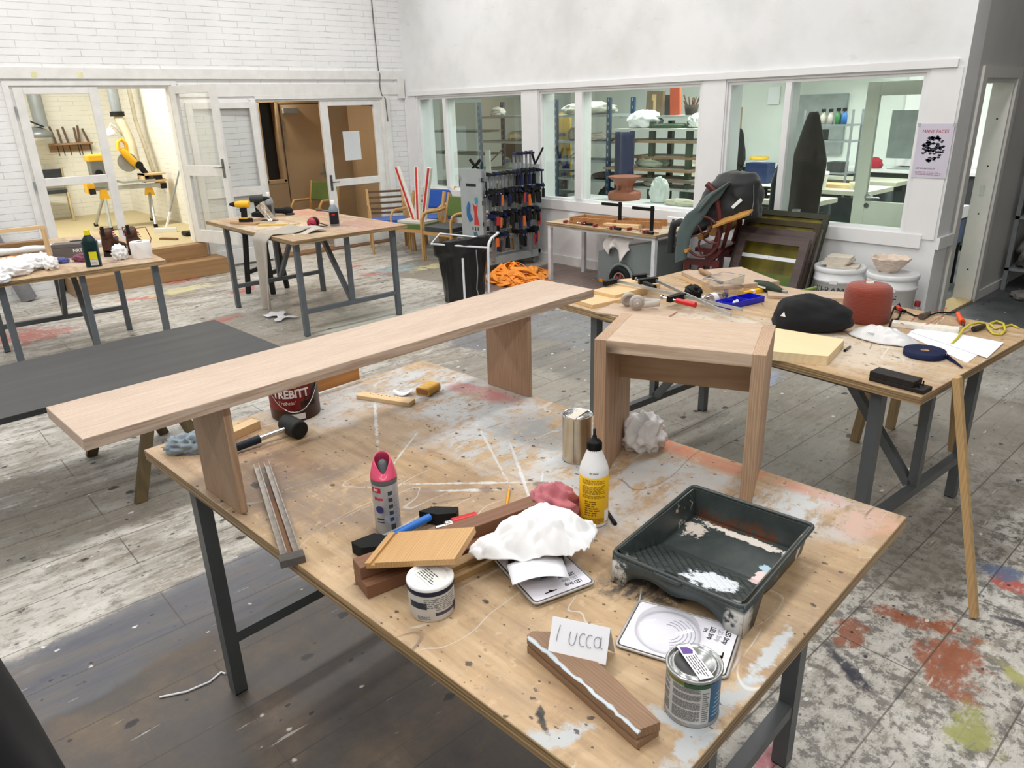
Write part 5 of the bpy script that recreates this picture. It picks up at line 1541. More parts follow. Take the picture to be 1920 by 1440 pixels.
K().tube([(-1.003, 3.488, 0.91), (-1.011, 3.579, 0.915), (-1.028, 3.7, 0.925), (-1.024, 3.765, 0.935), (-1.008, 3.828, 0.935), (-0.987, 3.869, 0.925), (-0.958, 3.822, 0.915), (-0.924, 3.771, 0.91), (-0.895, 3.775, 0.91), (-0.899, 3.854, 0.912), (-0.937, 3.962, 0.915), (-0.973, 3.977, 0.918), (-0.986, 3.932, 0.912), (-0.942, 3.86, 0.91), (-0.924, 3.917, 0.914), (-0.911, 3.984, 0.91), (-0.871, 3.949, 0.91)], 0.0055, 8).obj('cord', plain((196, 182, 48), 0.5), t, O2)
K().cyl((-1.003, 3.766, 0.918), (-0.986, 3.854, 0.918), 0.013, 0.010, n=12).cyl((-1.006, 3.752, 0.918), (-1.003, 3.779, 0.918), 0.005, n=8).obj('plug', plain((58, 54, 48), 0.45), t, O2)

# stick leaning at the bench end, stool beneath
s0, s1 = V((-0.572, 2.907, 0.012)), V((-0.803, 2.927, 0.955))
o = K().bar(s0, s1, 0.034, 0.026, (1, 0, 0)).obj('wooden_stick', wood((206, 172, 122), (172, 136, 90), 'Z', 2, contrast=0.8, knots=1.5), None, None, 0, 0.002)
tag(o, 'square pine stick leaning against the corner of the right workbench', 'stick')
t = thing('workshop_stool', 'plain wooden stool standing partly under the right workbench end', 'stool', (-1.39, 4.31, 0), R(-12))
ST = wood((178, 154, 116), (140, 116, 82), 'Z', 1.4, contrast=0.9)
for sx in (-1, 1):
    for sy in (-1, 1):
        K().bar((sx * 0.20, sy * 0.17, 0), (sx * 0.15, sy * 0.13, 0.62), 0.05, 0.035, (0, 1, 0)).obj('leg', ST, t, bevel=0.003)
for sy in (-1, 1):
    K().bb(-0.16, 0.16, sy * 0.135 - 0.012, sy * 0.135 + 0.012, 0.47, 0.55).obj('rail', ST, t)
K().bb(-0.18, 0.18, -0.16, 0.16, 0.62, 0.645).obj('seat', wood((190, 166, 128), (150, 126, 92), 'X', 1.4), t, bevel=0.006)


# ------------------------------------------------------------------ things on the bench in front of the glazed doors
def drill(label, loc, rz, body, dark, chuck=True):
    """cordless drill standing on its battery, chuck towards +x"""
    t = thing('cordless_drill', label, 'drill', loc, rz, 'cordless drills')
    K().bb(-0.075, 0.045, -0.036, 0.036, 0, 0.055).obj('battery', dark, t, bevel=0.006)
    K().prism([(-0.028, 0.05), (0.024, 0.05), (0.012, 0.16), (-0.036, 0.16)], -0.017, 0.017).obj('grip', dark, t).rotation_euler = (R(90), 0, 0)
    K().bb(-0.05, 0.035, -0.033, 0.033, 0.053, 0.065).obj('battery_foot', body, t, bevel=0.004)
    K().tube([(-0.075, 0, 0.195), (-0.07, 0, 0.195), (0.02, 0, 0.195), (0.06, 0, 0.195), (0.07, 0, 0.195)], [0.028, 0.035, 0.036, 0.031, 0.026], 18).obj('motor_housing', body, t)
    K().cyl((0.07, 0, 0.195), (0.10, 0, 0.195), 0.025, 0.024, 18).cyl((0.10, 0, 0.195), (0.135, 0, 0.195), 0.022, 0.012, 18).obj('chuck', dark, t)
    K().bb(0.016, 0.030, -0.008, 0.008, 0.12, 0.155).obj('trigger', M_black, t)
    return t


drill('yellow and black cordless drill standing on the back workbench', (-7.46, 3.03, TB), R(-140), M_yellow, M_dark)
t = drill('grey and black cordless drill behind the yellow one on the back workbench', (-7.80, 3.34, TB), R(50), plain((58, 60, 62), 0.5), M_dark)
K().bb(-0.0755, -0.0745, -0.03, 0.03, 0.01, 0.03).obj('red_stripe', M_red, t)


def small_bottle(name, label, loc, body, lab, cap, rz=0, h=0.24, r=0.045, group=None):
    t = thing(name, label, 'bottle', loc, rz, group)
    K().lathe([(0, 0), (r * 0.93, 0), (r, 0.006), (r, h * 0.62), (r * 0.93, h * 0.70), (r * 0.5, h * 0.82), (r * 0.38, h * 0.86)], 28).obj('bottle', body, t)
    K().lathe([(r * 1.01, h * 0.08), (r * 1.012, h * 0.56)], 28).obj('label', lab, t)
    K().lathe([(r * 0.42, h * 0.85), (r * 0.42, h * 0.98), (r * 0.36, h), (0, h)], 20).obj('cap', cap, t)
    return t


t = small_bottle('bottle', 'grey-blue bottle with black label and white cap, alone at the bench middle', (-6.57, 3.56, TB), plain((128, 142, 150), 0.35), plain((34, 36, 44), 0.4), M_white, R(55))
K().lathe([(0.0462, 0.105), (0.0462, 0.118)], 12, a0=R(-110), a1=R(-70)).obj('red_print', M_red, t)
t = small_bottle('bottle', 'grey bottle with white cap standing behind the two cordless drills', (-7.74, 3.44, TB), plain((150, 156, 158), 0.35), plain((120, 124, 126), 0.5), M_white, R(55), h=0.26)
K().bb(-0.028, 0.028, -0.0475, -0.046, 0.05, 0.13).obj('dark_panel', plain((60, 62, 64), 0.5), t)
t = thing('glass_tumbler', 'clear glass vessel tilted on its side near the drills', 'glass', (-7.22, 3.22, TB + 0.04), 0, rot=(R(28), R(-20), 0))
K().lathe([(0.0, 0.0), (0.038, 0.0), (0.046, 0.19), (0.044, 0.19), (0.036, 0.005), (0, 0.005)], 24).obj('glass', M_clear, t)
K().lathe([(0.046, 0.188), (0.0475, 0.190), (0.046, 0.192)], 24).obj('rim', plain((196, 204, 204), 0.2), t)
t = thing('angle_sander', 'black hand-held sander lying at the far side of the back bench', 'power tool', (-7.80, 3.60, TB), R(40))
K().tube([(-0.10, 0, 0.045), (-0.09, 0, 0.045), (0.0, 0, 0.045), (0.06, 0, 0.045), (0.10, 0, 0.045), (0.12, 0, 0.045)], [0.02, 0.03, 0.032, 0.042, 0.04, 0.02], 16).obj('body', M_dark, t)
K().lathe([(0, 0.0), (0.05, 0.0), (0.05, 0.012), (0.02, 0.03), (0, 0.03)], 20, (0.09, 0, 0)).obj('disc_guard', plain((52, 54, 54), 0.5), t)
o = K().bb(-0.15, 0.15, -0.018, 0.018, 0, 0.018).obj('yellow_lath', plain((220, 188, 110), 0.6), None, (-7.08, 3.16, TB), R(48), 0.002)
tag(o, 'yellow painted lath lying beside the tilted glass', 'lath')
board('wood_offcut', 'reddish wood offcut lying under the yellow drill', 'offcut', (-7.58, 2.92, TB), (-7.25, 3.04, TB), 0.07, 0.02, wood((196, 156, 116), (160, 120, 84), 'X'))
board('wood_offcut', 'pinkish wood offcut lying behind the yellow drill', 'offcut', (-7.78, 3.10, TB), (-7.52, 3.16, TB), 0.09, 0.03, LARCH_X)
k = K()
for i in range(6):
    a_ = i * 0.035
    k.cyl((a_, 0, 0.004), (a_ + 0.008, 0.09, 0.004), 0.004, n=6)
o = k.obj('drill_bit_set', plain((70, 72, 74), 0.35, 0.5), None, (-7.55, 3.22, TB), R(20))
tag(o, 'row of dark drill bits lying between the drills and the yellow lath', 'drill bits', kind='stuff')
t = thing('pencil', 'yellow pencil lying on the back workbench near the felt cloth', 'pencil', (-7.02, 3.24, TB), R(70))
K().cyl((0, 0, 0.004), (0.15, 0, 0.004), 0.0045, n=6).cyl((0.15, 0, 0.004), (0.165, 0, 0.004), 0.0045, 0.001, n=6).obj('shaft', plain((224, 184, 70), 0.5), t)
t = thing('scraper', 'small wooden-handled scraper at the far end of back bench', 'tool', (-7.79, 4.0, TB), R(20))
K().tube([(0, 0, 0.014), (0.01, 0, 0.014), (0.07, 0, 0.014), (0.11, 0, 0.014)], [0.008, 0.013, 0.013, 0.008], 12).obj('handle', OLDWOOD, t)
K().bb(0.11, 0.19, -0.016, 0.016, 0.008, 0.012).obj('blade', M_galv, t)
# ear defenders
t = thing('ear_defenders', 'pink-red and black ear defenders beside the grey-blue bottle', 'ear defenders', (-6.62, 3.36, TB), R(35))
for s in (-1, 1):
    o = K().lathe([(0.0, 0.04), (0.03, 0.038), (0.046, 0.028), (0.050, 0.012), (0.048, 0)], 22).obj('ear_cup', plain((172, 42, 66), 0.35), t, (0, s * 0.022, 0.05))
    o.rotation_euler = (R(-s * 90), 0, 0)
    o.scale = (0.9, 1.0, 1)
    o = K().lathe([(0.050, 0.0), (0.052, -0.008), (0.046, -0.02), (0.02, -0.021)], 22).obj('cushion', M_black, t, (0, s * 0.022, 0.05))
    o.rotation_euler = (R(-s * 90), 0, 0)
    o.scale = (0.9, 1.0, 1)
K().tube([(0, -0.055, 0.05), (0.05, -0.06, 0.03), (0.12, -0.04, 0.02), (0.14, 0.0, 0.02), (0.12, 0.04, 0.02), (0.05, 0.06, 0.03), (0, 0.055, 0.05)], 0.008, 8, flat=0.5).obj('headband', M_black, t)

# grey felt hanging over the bench corner
k = K()


def felt(u, w):
    """u across the strip, w from its far end on the bench to its hanging end"""
    top = 0.30
    wid = 0.36 - 0.08 * w
    if w < top:
        s = w / top
        bx, by, bz = -6.55 + (-6.63 + 6.55) * s, 3.24 + (2.86 - 3.24) * s, TB + 0.012 + 0.022 * math.sin(s * 7) * (1 - s) + 0.05 * max(0, 1 - s * 3) * abs(u - 0.5)
        cross = V((-1, -0.18 + 0.2 * s, 0))
    else:
        s = (w - top) / (1 - top)
        bx, by, bz = -6.63, 2.86 - 0.055 * min(1, s * 12) - 0.02 * s, TB + 0.012 - 0.72 * s
        cross = V((-1, 0, 0))
    f_ = 0.026 * math.sin(u * 9 + 1) * (0.2 + 1.2 * max(0, w - top))
    p = V((bx, by - f_, bz)) + cross * (u - 0.5) * wid * (1.0 if w < top else 1 - 0.35 * (w - top) / (1 - top))
    return tuple(p)


o = k.grid(24, 60, felt).obj('felt_cloth', cloth_mat('grey_felt', (168, 160, 148)), None, solid=0.006)
tag(o, 'grey felt strip draped over the near edge of the back workbench', 'cloth')
o = K().grid(14, 10, lambda u, w: (-6.30 - 0.26 * u, 3.32 - 0.34 * w * (1 - 0.3 * u), TB + 0.008 + 0.05 * u * (1 - u) * 2 * (1 - w) + 0.02 * math.sin(w * 6))).obj('felt_offcut', cloth_mat('light_felt', (184, 178, 168)), None, solid=0.006)
tag(o, 'loose curled piece of pale felt on the bench beside the ear defenders', 'cloth')

# black bar stool behind
t = thing('bar_stool', 'black wooden stool with a rung standing behind the back workbench', 'stool', (-8.24, 3.50, 0), R(35))
for sx in (-1, 1):
    for sy in (-1, 1):
        K().bar((sx * 0.16, sy * 0.16, 0), (sx * 0.115, sy * 0.115, 0.68), 0.045, 0.045).obj('leg', plain((28, 27, 27), 0.5), t)
    K().bar((sx * 0.146, -0.146, 0.24), (sx * 0.146, 0.146, 0.24), 0.03, 0.045).obj('rung', plain((28, 27, 27), 0.5), t)
K().prism(rrect(0.32, 0.32, 0.05), 0.68, 0.71).obj('seat', plain((28, 27, 27), 0.5), t, bevel=0.006)

# ------------------------------------------------------------------ things on the left bench
t = thing('lath_stand', 'bare pine upright with a crosspiece standing on the left workbench', 'wooden stand', (-6.65, 1.12, TB), R(-3))
K().bb(-0.04, 0.09, -0.075, 0.045, 0, 0.016).obj('foot', PINE, t)
K().bb(-0.016, 0.016, -0.016, 0.016, 0.016, 0.262).obj('post', PINE_Z, t)
K().bb(-0.016, 0.016, -0.60, 0.016, 0.262, 0.29).obj('crosspiece', PINE_Y, t)
board('timber_beam', 'dark brown rough timber with torn white edge lying at the back of the left workbench', 'timber', (-7.42, 0.70, TB), (-7.35, 1.24, TB), 0.10, 0.085, wood((150, 112, 70), (110, 78, 46), 'X', 1.2))
board('orange_plank', 'orange-stained thick plank at the near side of left workbench', 'plank', (-6.60, 0.62, TB), (-6.78, 1.04, TB), 0.30, 0.035, wood((222, 158, 90), (190, 120, 60), 'X', 1.2))
# roll of white plastic
t = thing('plastic_roll', 'long roll of white plastic sheeting with black tape across the left workbench', 'roll', (-7.25, 1.25, TB), R(78))
K().tube([(-0.6 + i * 0.06, 0.01 * math.sin(i), 0.034) for i in range(19)], [0.03 + 0.006 * math.sin(i * 1.9) for i in range(19)], 14, flat=0.9).obj('sheeting', plain((222, 226, 230), 0.35, var=0.08, scale=25), t)
K().tube([(0.14, 0, 0.036), (0.26, 0.0, 0.038)], 0.041, 14, flat=0.9).obj('black_tape', M_black, t)
K().tube([(0.47, 0, 0.036), (0.51, 0, 0.036)], 0.041, 14, flat=0.9).obj('dark_end', plain((60, 64, 66), 0.5), t)
o = K().cyl((0, 0, 0.018), (0.75, 0, 0.018), 0.017, n=12).obj('metal_tube', M_alu, None, (-7.03, 0.72, TB), R(86))
tag(o, 'thin silver tube lying in front of the white plastic roll', 'tube')
o = K().lathe([(0.05, 0), (0.05, 0.03), (0.038, 0.03), (0.038, 0)], 24).obj('tape_roll', plain((186, 150, 80), 0.5), None, (-6.93, 1.10, TB))
tag(o, 'roll of yellow-brown tape behind the pine upright', 'tape')
# grey shoe box
t = thing('grey_box', 'dark grey cardboard box with white printed letters between the cloth and plastic roll', 'box', (-6.80, 1.335, TB), R(63))
BX = plain((104, 100, 98), 0.6)
K().bb(-0.155, 0.155, -0.06, 0.06, 0, 0.085).obj('box', BX, t, bevel=0.002)
K().prism([(-0.157, -0.062), (0.157, -0.062), (0.157, 0.062), (-0.157, 0.062)], 0.0855, 0.110).obj('lid', BX, t, bevel=0.002)
K().bb(-0.1565, -0.155, -0.05, 0.05, 0.01, 0.075).obj('end_label', plain((150, 164, 160), 0.6), t)
lettering('NRT', 0.035, M_white, t, (0.03, -0.0605, 0.055), (R(90), 0, 0), bold=0.001)
o = K().blob((0, 0, 0.022), (0.085, 0.05, 0.035), 31, 0.35, 1.5, ridge=True).obj('plum_cloth', cloth_mat('plum_cotton', (126, 66, 88)), None, (-6.50, 1.33, TB), R(60))
tag(o, 'folded plum-coloured cloth lying in front of the grey box', 'cloth')
o = K().blob((0, 0, 0.018), (0.05, 0.035, 0.026), 33, 0.4, 2, ridge=True).obj('blue_cloth', cloth_mat('blue_cotton', (84, 92, 152)), None, (-6.56, 1.17, TB), R(60))
tag(o, 'small crumpled blue cloth beside the plum-coloured one', 'cloth')
# green bottle
t = thing('green_bottle', 'dark green bottle with yellow cap and yellow-white label on the left workbench edge', 'bottle', (-6.20, 1.315, TB), R(62))
K().prism(rrect(0.105, 0.07, 0.026), 0, 0.19, True).obj('bottle', plain((24, 48, 48), 0.3), t, bevel=0.006)
K().lathe([(0.045, 0.185), (0.04, 0.205), (0.022, 0.232), (0.019, 0.238)], 24).obj('shoulder', plain((24, 48, 48), 0.3), t).scale = (1.08, 0.76, 1)
K().cyl((0, 0, 0.236), (0, 0, 0.272), 0.021, n=20).obj('cap', plain((224, 204, 20), 0.4), t, bevel=0.002)
K().bb(-0.01, 0.044, -0.0362, -0.0352, 0.06, 0.115).obj('yellow_label', plain((222, 212, 30), 0.5), t)
K().bb(-0.01, 0.044, -0.0362, -0.0352, 0.015, 0.058).obj('white_label', plain((206, 206, 204), 0.5), t)
K().bb(-0.012, 0.03, -0.0360, -0.0352, 0.117, 0.135).obj('dark_label', plain((20, 26, 26), 0.5), t)
print_lines(4, 0.04, 0.02, 0.04, M_inkgrey, t, loc=(0.017, -0.0364, 0), rot=(R(90), 0, 0), seed=70)


def boot(label, loc, rz):
    """lace-up ankle boot, toe towards +x"""
    t = thing('work_boot', label, 'boot', loc, rz, 'pair of work boots')
    secs = [(-0.085, 0.035, 0.03), (-0.07, 0.044, 0.16), (-0.03, 0.046, 0.165), (0.02, 0.046, 0.125), (0.07, 0.05, 0.085), (0.13, 0.052, 0.07), (0.175, 0.045, 0.055), (0.195, 0.02, 0.035)]

    def fn(u, w):
        i = min(int(w * (len(secs) - 1)), len(secs) - 2)
        f = w * (len(secs) - 1) - i
        x = secs[i][0] * (1 - f) + secs[i + 1][0] * f
        hw = secs[i][1] * (1 - f) + secs[i + 1][1] * f
        h = secs[i][2] * (1 - f) + secs[i + 1][2] * f
        a_ = 2 * PI * u
        return (x, hw * math.cos(a_) * 0.9, 0.022 + h * (0.5 + 0.5 * math.sin(a_)) ** 0.85)
    LEA = plain((78, 50, 38), 0.6, var=0.2, scale=30)
    K().grid(24, 26, fn, True, True).obj('upper', LEA, t)
    K().tube([(-0.04, 0, 0.15), (-0.042, 0, 0.17), (-0.045, 0, 0.2), (-0.047, 0, 0.205)], [0.046, 0.045, 0.046, 0.040], 18).obj('shaft', LEA, t)
    K().prism([(-0.09, -0.03), (-0.06, -0.045), (0.06, -0.048), (0.14, -0.052), (0.19, -0.03), (0.2, 0), (0.19, 0.03), (0.14, 0.052), (0.06, 0.048), (-0.06, 0.045), (-0.09, 0.03)], 0, 0.032).obj('sole', plain((44, 38, 34), 0.8), t, bevel=0.004)
    K().bb(-0.095, -0.085, -0.012, 0.012, 0.17, 0.24).obj('pull_tab', M_dark, t)
    k = K()
    for i in range(5):
        x, z = 0.0 + 0.018 * i, 0.19 - 0.017 * i
        k.tube([(x, -0.034, z), (x + 0.012, 0, z + 0.008), (x + 0.006, 0.034, z)], 0.0035, 6)
    k.tube([(0.0, 0.02, 0.2), (0.05, 0.09, 0.21), (0.09, 0.10, 0.13), (0.06, 0.05, 0.14), (0.03, 0.02, 0.19)], 0.0035, 6)
    k.tube([(0.0, -0.02, 0.2), (0.05, -0.09, 0.20), (0.10, -0.10, 0.10), (0.12, -0.07, 0.03)], 0.0035, 6)
    k.obj('laces', plain((158, 34, 42), 0.7), t)
    return t


boot('brown lace-up work boot with red laces, next to the green bottle', (-6.62, 1.56, TB), R(140))
boot('brown lace-up work boot with red laces, next to the paper roll', (-6.55, 1.72, TB), R(146))
t = thing('paper_roll', 'white paper roll standing at the corner of the left workbench', 'paper roll', (-6.30, 1.69, TB))
g_ = plain((232, 228, 226), 0.9, var=0.03)
K().lathe([(0.022, 0), (0.075, 0), (0.076, 0.004), (0.076, 0.125), (0.074, 0.128), (0.022, 0.128), (0.022, 0)], 36).obj('paper', g_, t)
K().lathe([(0.0215, 0.001), (0.0215, 0.129), (0.0195, 0.129), (0.0195, 0.001)], 20).obj('core', plain((150, 136, 120), 0.8), t)
K().grid(6, 4, lambda u, w: (0.02 + 0.09 * u, -0.076 + 0.03 * u * u + 0.14 * u * 0.3, 0.002 + w * 0.12 * (1 - u))).obj('loose_sheet', g_, t, rz=R(30))
for i, (x, y, sx, sy, sz, sd, lb) in enumerate(((-6.36, 1.545, 0.05, 0.045, 0.06, 41, 'crumpled white tissue leaning against the paper roll'), (-6.46, 0.98, 0.12, 0.08, 0.06, 42, 'large crumpled white rag on the left workbench beside the pine upright'), (-6.30, 0.80, 0.13, 0.09, 0.05, 43, 'flat spread white rag at the near edge of the left workbench'),
                                            (-6.34, 1.06, 0.05, 0.04, 0.05, 44, 'small white tissue in front of the pine upright'), (-6.10, 0.69, 0.06, 0.06, 0.03, 45, 'scrap of white rag hanging at the very edge of the left workbench'), (-6.52, 0.80, 0.11, 0.08, 0.05, 46, 'crumpled white rag behind the flat spread one'))):
    o = K().blob((0, 0, sz * 0.72), (sx, sy, sz), sd, 0.6, 2.4, ridge=True).obj('white_rag', M_clothwhite, None, (x, y, TB), sd)
    tag(o, lb, 'rag', 'white rags on the left workbench')
# grey pipe against the bricks
o = K().cyl(V((-9.93, 1.36, 0.0)) + V((0, 0, 0.02)), (-9.92, 1.10, 0.98), 0.085, n=24).obj('grey_duct', plain((128, 128, 132), 0.5), None)
tag(o, 'short fat grey pipe leaning against the white bricks behind the left workbench', 'pipe')

o = K().grid(10, 6, lambda u, w: (-7.0 + 0.34 * (u - 0.5) + 0.03 * math.sin(w * 9), 3.05 + 0.16 * (w - 0.5) * (1 + 0.6 * math.sin(u * 8)), 0.010 + 0.018 * abs(math.sin(u * 9 + w * 4)))).obj('torn_paper', M_paper, None, solid=0.001)
tag(o, 'torn white paper scrap on the floor in front of the back workbench', 'paper scrap')
o = K().tube([(-2.40, 0.40, 0.004), (-2.36, 0.48, 0.004), (-2.35, 0.56, 0.004), (-2.37, 0.61, 0.004), (-2.35, 0.62, 0.004)], 0.004, 6).obj('white_string', M_paper, None)
tag(o, 'short white string on the dark floor beside the nearest workbench leg', 'string')
# dark garment at the lower edge of the view
def coat(u, w):
    th = 2 * PI * u
    prof = [(0.05, 1.0), (0.16, 0.98), (0.21, 0.92), (0.24, 0.80), (0.27, 0.60), (0.31, 0.35), (0.34, 0.10), (0.345, 0.0)]
    i = min(int(w * 7), 6)
    f = w * 7 - i
    r_ = prof[i][0] * (1 - f) + prof[i + 1][0] * f
    z = prof[i][1] * (1 - f) + prof[i + 1][1] * f
    r_ *= 1 + 0.06 * math.sin(th * 7 + z * 3) * w + 0.05 * mnoise.noise((math.cos(th) * 2, math.sin(th) * 2, z * 3))
    return (r_ * math.cos(th), r_ * math.sin(th) * 0.85, z)


gc = cloth_mat('black_coat_cloth', (16, 17, 20), 0.95, sheen=0.05)
o = K().grid(64, 30, coat, True, True).obj('black_coat', gc, None, (-1.83, -0.20, 0.0))
tag(o, 'black coat heaped at the lower corner, cut off by the edge of view', 'coat')


# ------------------------------------------------------------------ along the window wall
LOOP = wood((206, 164, 104), (172, 130, 78), 'Z', 2, contrast=0.7)


def armchair(label, loc, rz, pad, back=True, slats=False):
    """bentwood armchair facing -y"""
    t = thing('armchair', label, 'chair', loc, rz, 'bentwood armchairs along the wall')
    for s in (-1, 1):
        x = s * 0.27
        p = [(x, -0.24, 0), (x, -0.245, 0.30), (x, -0.24, 0.56), (x, -0.20, 0.625), (x, -0.12, 0.645), (x, 0.10, 0.64), (x, 0.24, 0.66)]
        K().tube(p, 0.021, 8, flat=0.75).obj('front_leg_and_arm', LOOP, t)
        K().bar((x * 0.96, 0.26, 0.0), (x * 0.96, 0.22, 0.45), 0.035, 0.04).bar((x * 0.96, 0.22, 0.45), (x * 0.96, 0.34, 0.86), 0.035, 0.04).obj('rear_leg', LOOP, t)
        K().bb(x - 0.012, x + 0.012, -0.24, 0.24, 0.36, 0.41).obj('side_rail', LOOP, t)
    K().bb(-0.26, 0.26, -0.235, -0.21, 0.36, 0.41).obj('front_rail', LOOP, t)
    K().prism(rrect(0.50, 0.46, 0.06), 0.41, 0.47).obj('seat', pad, t, (0, -0.01, 0), bevel=0.02)
    if back:
        o = K().box((0, 0.285, 0.68), (0.48, 0.05, 0.28), rx=R(-16)).obj('backrest', pad, t, bevel=0.02)
    if slats:
        k = K()
        for z in (0.52, 0.58, 0.66, 0.74, 0.82):
            k.box((0, 0.235 + (z - 0.45) * 0.28, z), (0.5, 0.015, 0.03))
        k.obj('slat_back', OLDWOOD, t)
    return t


BLUEP = cloth_mat('blue_upholstery', (36, 86, 172))
GREENP = cloth_mat('olive_upholstery', (84, 106, 46))
DARKP = cloth_mat('charcoal_upholstery', (46, 50, 54))
armchair('bentwood armchair with blue seat and bare slatted back, nearest the brick wall', (-9.35, 5.95, 0), R(62), BLUEP, back=False, slats=True)
armchair('bentwood armchair with blue seat and blue backrest behind the white-red upturned frame', (-9.05, 6.50, 0), R(24), BLUEP)
armchair('bentwood armchair with olive green seat carrying the white-red upturned frame', (-8.66, 5.98, 0), R(20), GREENP, back=False)
armchair('bentwood armchair with charcoal seat and olive green back beside the clamp rack', (-8.05, 6.06, 0), R(10), DARKP).children[-1].data.materials[0] = DARKP
for ch in bpy.data.objects:
    if ch.name.startswith('backrest') and ch.parent and 'olive green back' in ch.parent.get('label', ''):
        ch.data = ch.data.copy()
        ch.data.materials[0] = GREENP
armchair('bentwood armchair with charcoal seat partly hidden behind the hanging clamps', (-7.74, 6.52, 0), R(-20), DARKP)

# upturned painted frame
t = thing('upturned_frame', 'white and red painted three-legged frame standing upside down on an olive chair', 'painted frame', (-8.66, 5.98, 0.472), R(15))
WR = plain((226, 222, 212), 0.5, var=0.08, scale=20)
K().bb(-0.24, 0.24, -0.15, 0.15, 0, 0.03).obj('top', WR, t)
for x0, x1, y1 in ((-0.05, -0.30, 0.0), (0.03, -0.02, 0.1), (0.12, 0.30, -0.02)):
    o = K().bar((x0, 0, 0.03), (x1, y1, 0.74), 0.07, 0.045, (0, 1, 0)).obj('leg', WR, t)
    K().bar((x0, -0.025, 0.04), (x1, y1 - 0.025, 0.735), 0.030, 0.006, (0, 1, 0)).obj('red_stripe', plain((198, 44, 44), 0.5, var=0.2, scale=30), o)

# clamp rack
RX0, RX1, RY0, RY1 = -7.36, -6.95, 5.76, 6.74
t = thing('clamp_rack', 'tall grey steel rack on castors hung with dark clamps, beside the chairs', 'rack', ((RX0 + RX1) / 2, (RY0 + RY1) / 2, 0))
OF = -V(t.location)
RK = plain((160, 166, 168), 0.45, 0.0, var=0.06)
K().bb(RX0, RX1, RY0, RY0 + 0.02, 0.10, 1.26).obj('end_panel', RK, t, OF)
K().bb(RX0 + 0.05, RX1 - 0.05, RY1 - 0.02, RY1, 0.10, 1.26).obj('end_panel', RK, t, OF)
for x in (RX1 - 0.02, RX0 + 0.02):
    for y in (RY0 + 0.035, RY1 - 0.03):
        K().bb(x - 0.02, x + 0.02, y - 0.02, y + 0.02, 0.10, 1.26).obj('post', M_galv, t, OF)
for z in (1.14, 0.87, 0.62, 0.42):
    K().bb(RX1 - 0.03, RX1, RY0, RY1, z - 0.025, z + 0.025).obj('rail', RK, t, OF)
    K().bb(RX0, RX0 + 0.03, RY0, RY1, z - 0.025, z + 0.025).obj('rail', RK, t, OF)
K().bb(RX0, RX1, RY0, RY1, 0.10, 0.14).bb(RX1 - 0.02, RX1, RY0, RY1, 0.14, 0.19).obj('bottom_tray', RK, t, OF)
for x in (RX0 + 0.06, RX1 - 0.06):
    for y in (RY0 + 0.06, RY1 - 0.06):
        K().cyl((x - 0.015, y, 0.05), (x + 0.015, y, 0.05), 0.05, n=18).obj('castor', plain((120, 122, 122), 0.5), t, OF)
for y in (RY0 + 0.03, RY1 - 0.02):
    K().tube([(RX1, y, 1.18), (RX1 + 0.05, y, 1.18), (RX1 + 0.05, y, 1.0), (RX1, y, 1.0)] if y > 6 else [(RX1, y, 1.12), (RX1 + 0.05, y, 1.12), (RX1 + 0.05, y, 0.94), (RX1, y, 0.94)], 0.008, 6).obj('push_handle', M_black, t, OF)
# painted figures on the end panel
gk = [((40, 96, 150), [(-0.10, 0.80), (-0.06, 0.88), (-0.02, 0.84), (-0.03, 0.74), (0.02, 0.66), (-0.05, 0.62), (-0.10, 0.70)]), ((186, 48, 44), [(0.02, 0.86), (0.08, 0.82), (0.12, 0.86), (0.10, 0.74), (0.14, 0.60), (0.04, 0.60), (0.05, 0.74)]),
      ((60, 140, 160), [(0.06, 0.92), (0.12, 0.94), (0.13, 0.87), (0.07, 0.85)]), ((64, 100, 120), [(0.02, 0.50), (0.08, 0.52), (0.14, 0.40), (0.10, 0.34), (0.04, 0.36)]), ((150, 160, 80), [(-0.08, 0.44), (-0.03, 0.40), (0.00, 0.33), (-0.06, 0.34)]),
      ((40, 44, 50), [(-0.09, 1.09), (0.10, 1.09), (0.10, 1.06), (-0.09, 1.055)]), ((70, 66, 64), [(0.0, 0.575), (0.02, 0.575), (0.02, 0.535), (0.0, 0.535)]), ((70, 66, 64), [(0.05, 0.575), (0.07, 0.575), (0.07, 0.53), (0.05, 0.53)]), ((70, 66, 64), [(0.10, 0.575), (0.12, 0.575), (0.12, 0.535), (0.10, 0.535)])]
for colr, pts in gk:
    o = K().prism(pts, -0.001, 0.001).obj('painted_figure', plain(colr, 0.6, var=0.2, scale=30), t, (0, RY0 - t.location.y - 0.0015, 0))
    o.rotation_euler = (R(90), 0, 0)


def hanging_clamp(size, col_h, col_j):
    """F-clamp hanging down from a rail, arms towards +x"""
    t = thing('clamp', 'dark bar clamp hanging from the grey steel rack', 'clamp', (0, 0, 0), 0, 'clamps on the rack')
    K().bb(-0.004, 0.004, -0.010, 0.010, -size, 0.06).obj('bar', M_galv, t)
    K().prism([(-0.012, 0.02), (0.10, 0.012), (0.10, -0.01), (-0.012, -0.02)], -0.010, 0.010).obj('fixed_jaw', col_j, t, (0, 0, 0.045)).rotation_euler = (R(90), 0, 0)
    K().prism([(-0.014, 0.02), (0.11, 0.01), (0.11, -0.018), (-0.014, -0.03)], -0.012, 0.012).obj('sliding_jaw', col_j, t, (0, 0, -0.14)).rotation_euler = (R(90), 0, 0)
    K().cyl((0.10, 0, -0.11), (0.10, 0, -0.19), 0.006, n=8).obj('screw', M_dark, t)
    K().cyl((0.10, 0, -0.18), (0.10, 0, -0.29), 0.014, 0.016, n=10).obj('handle', col_h, t)
    return t


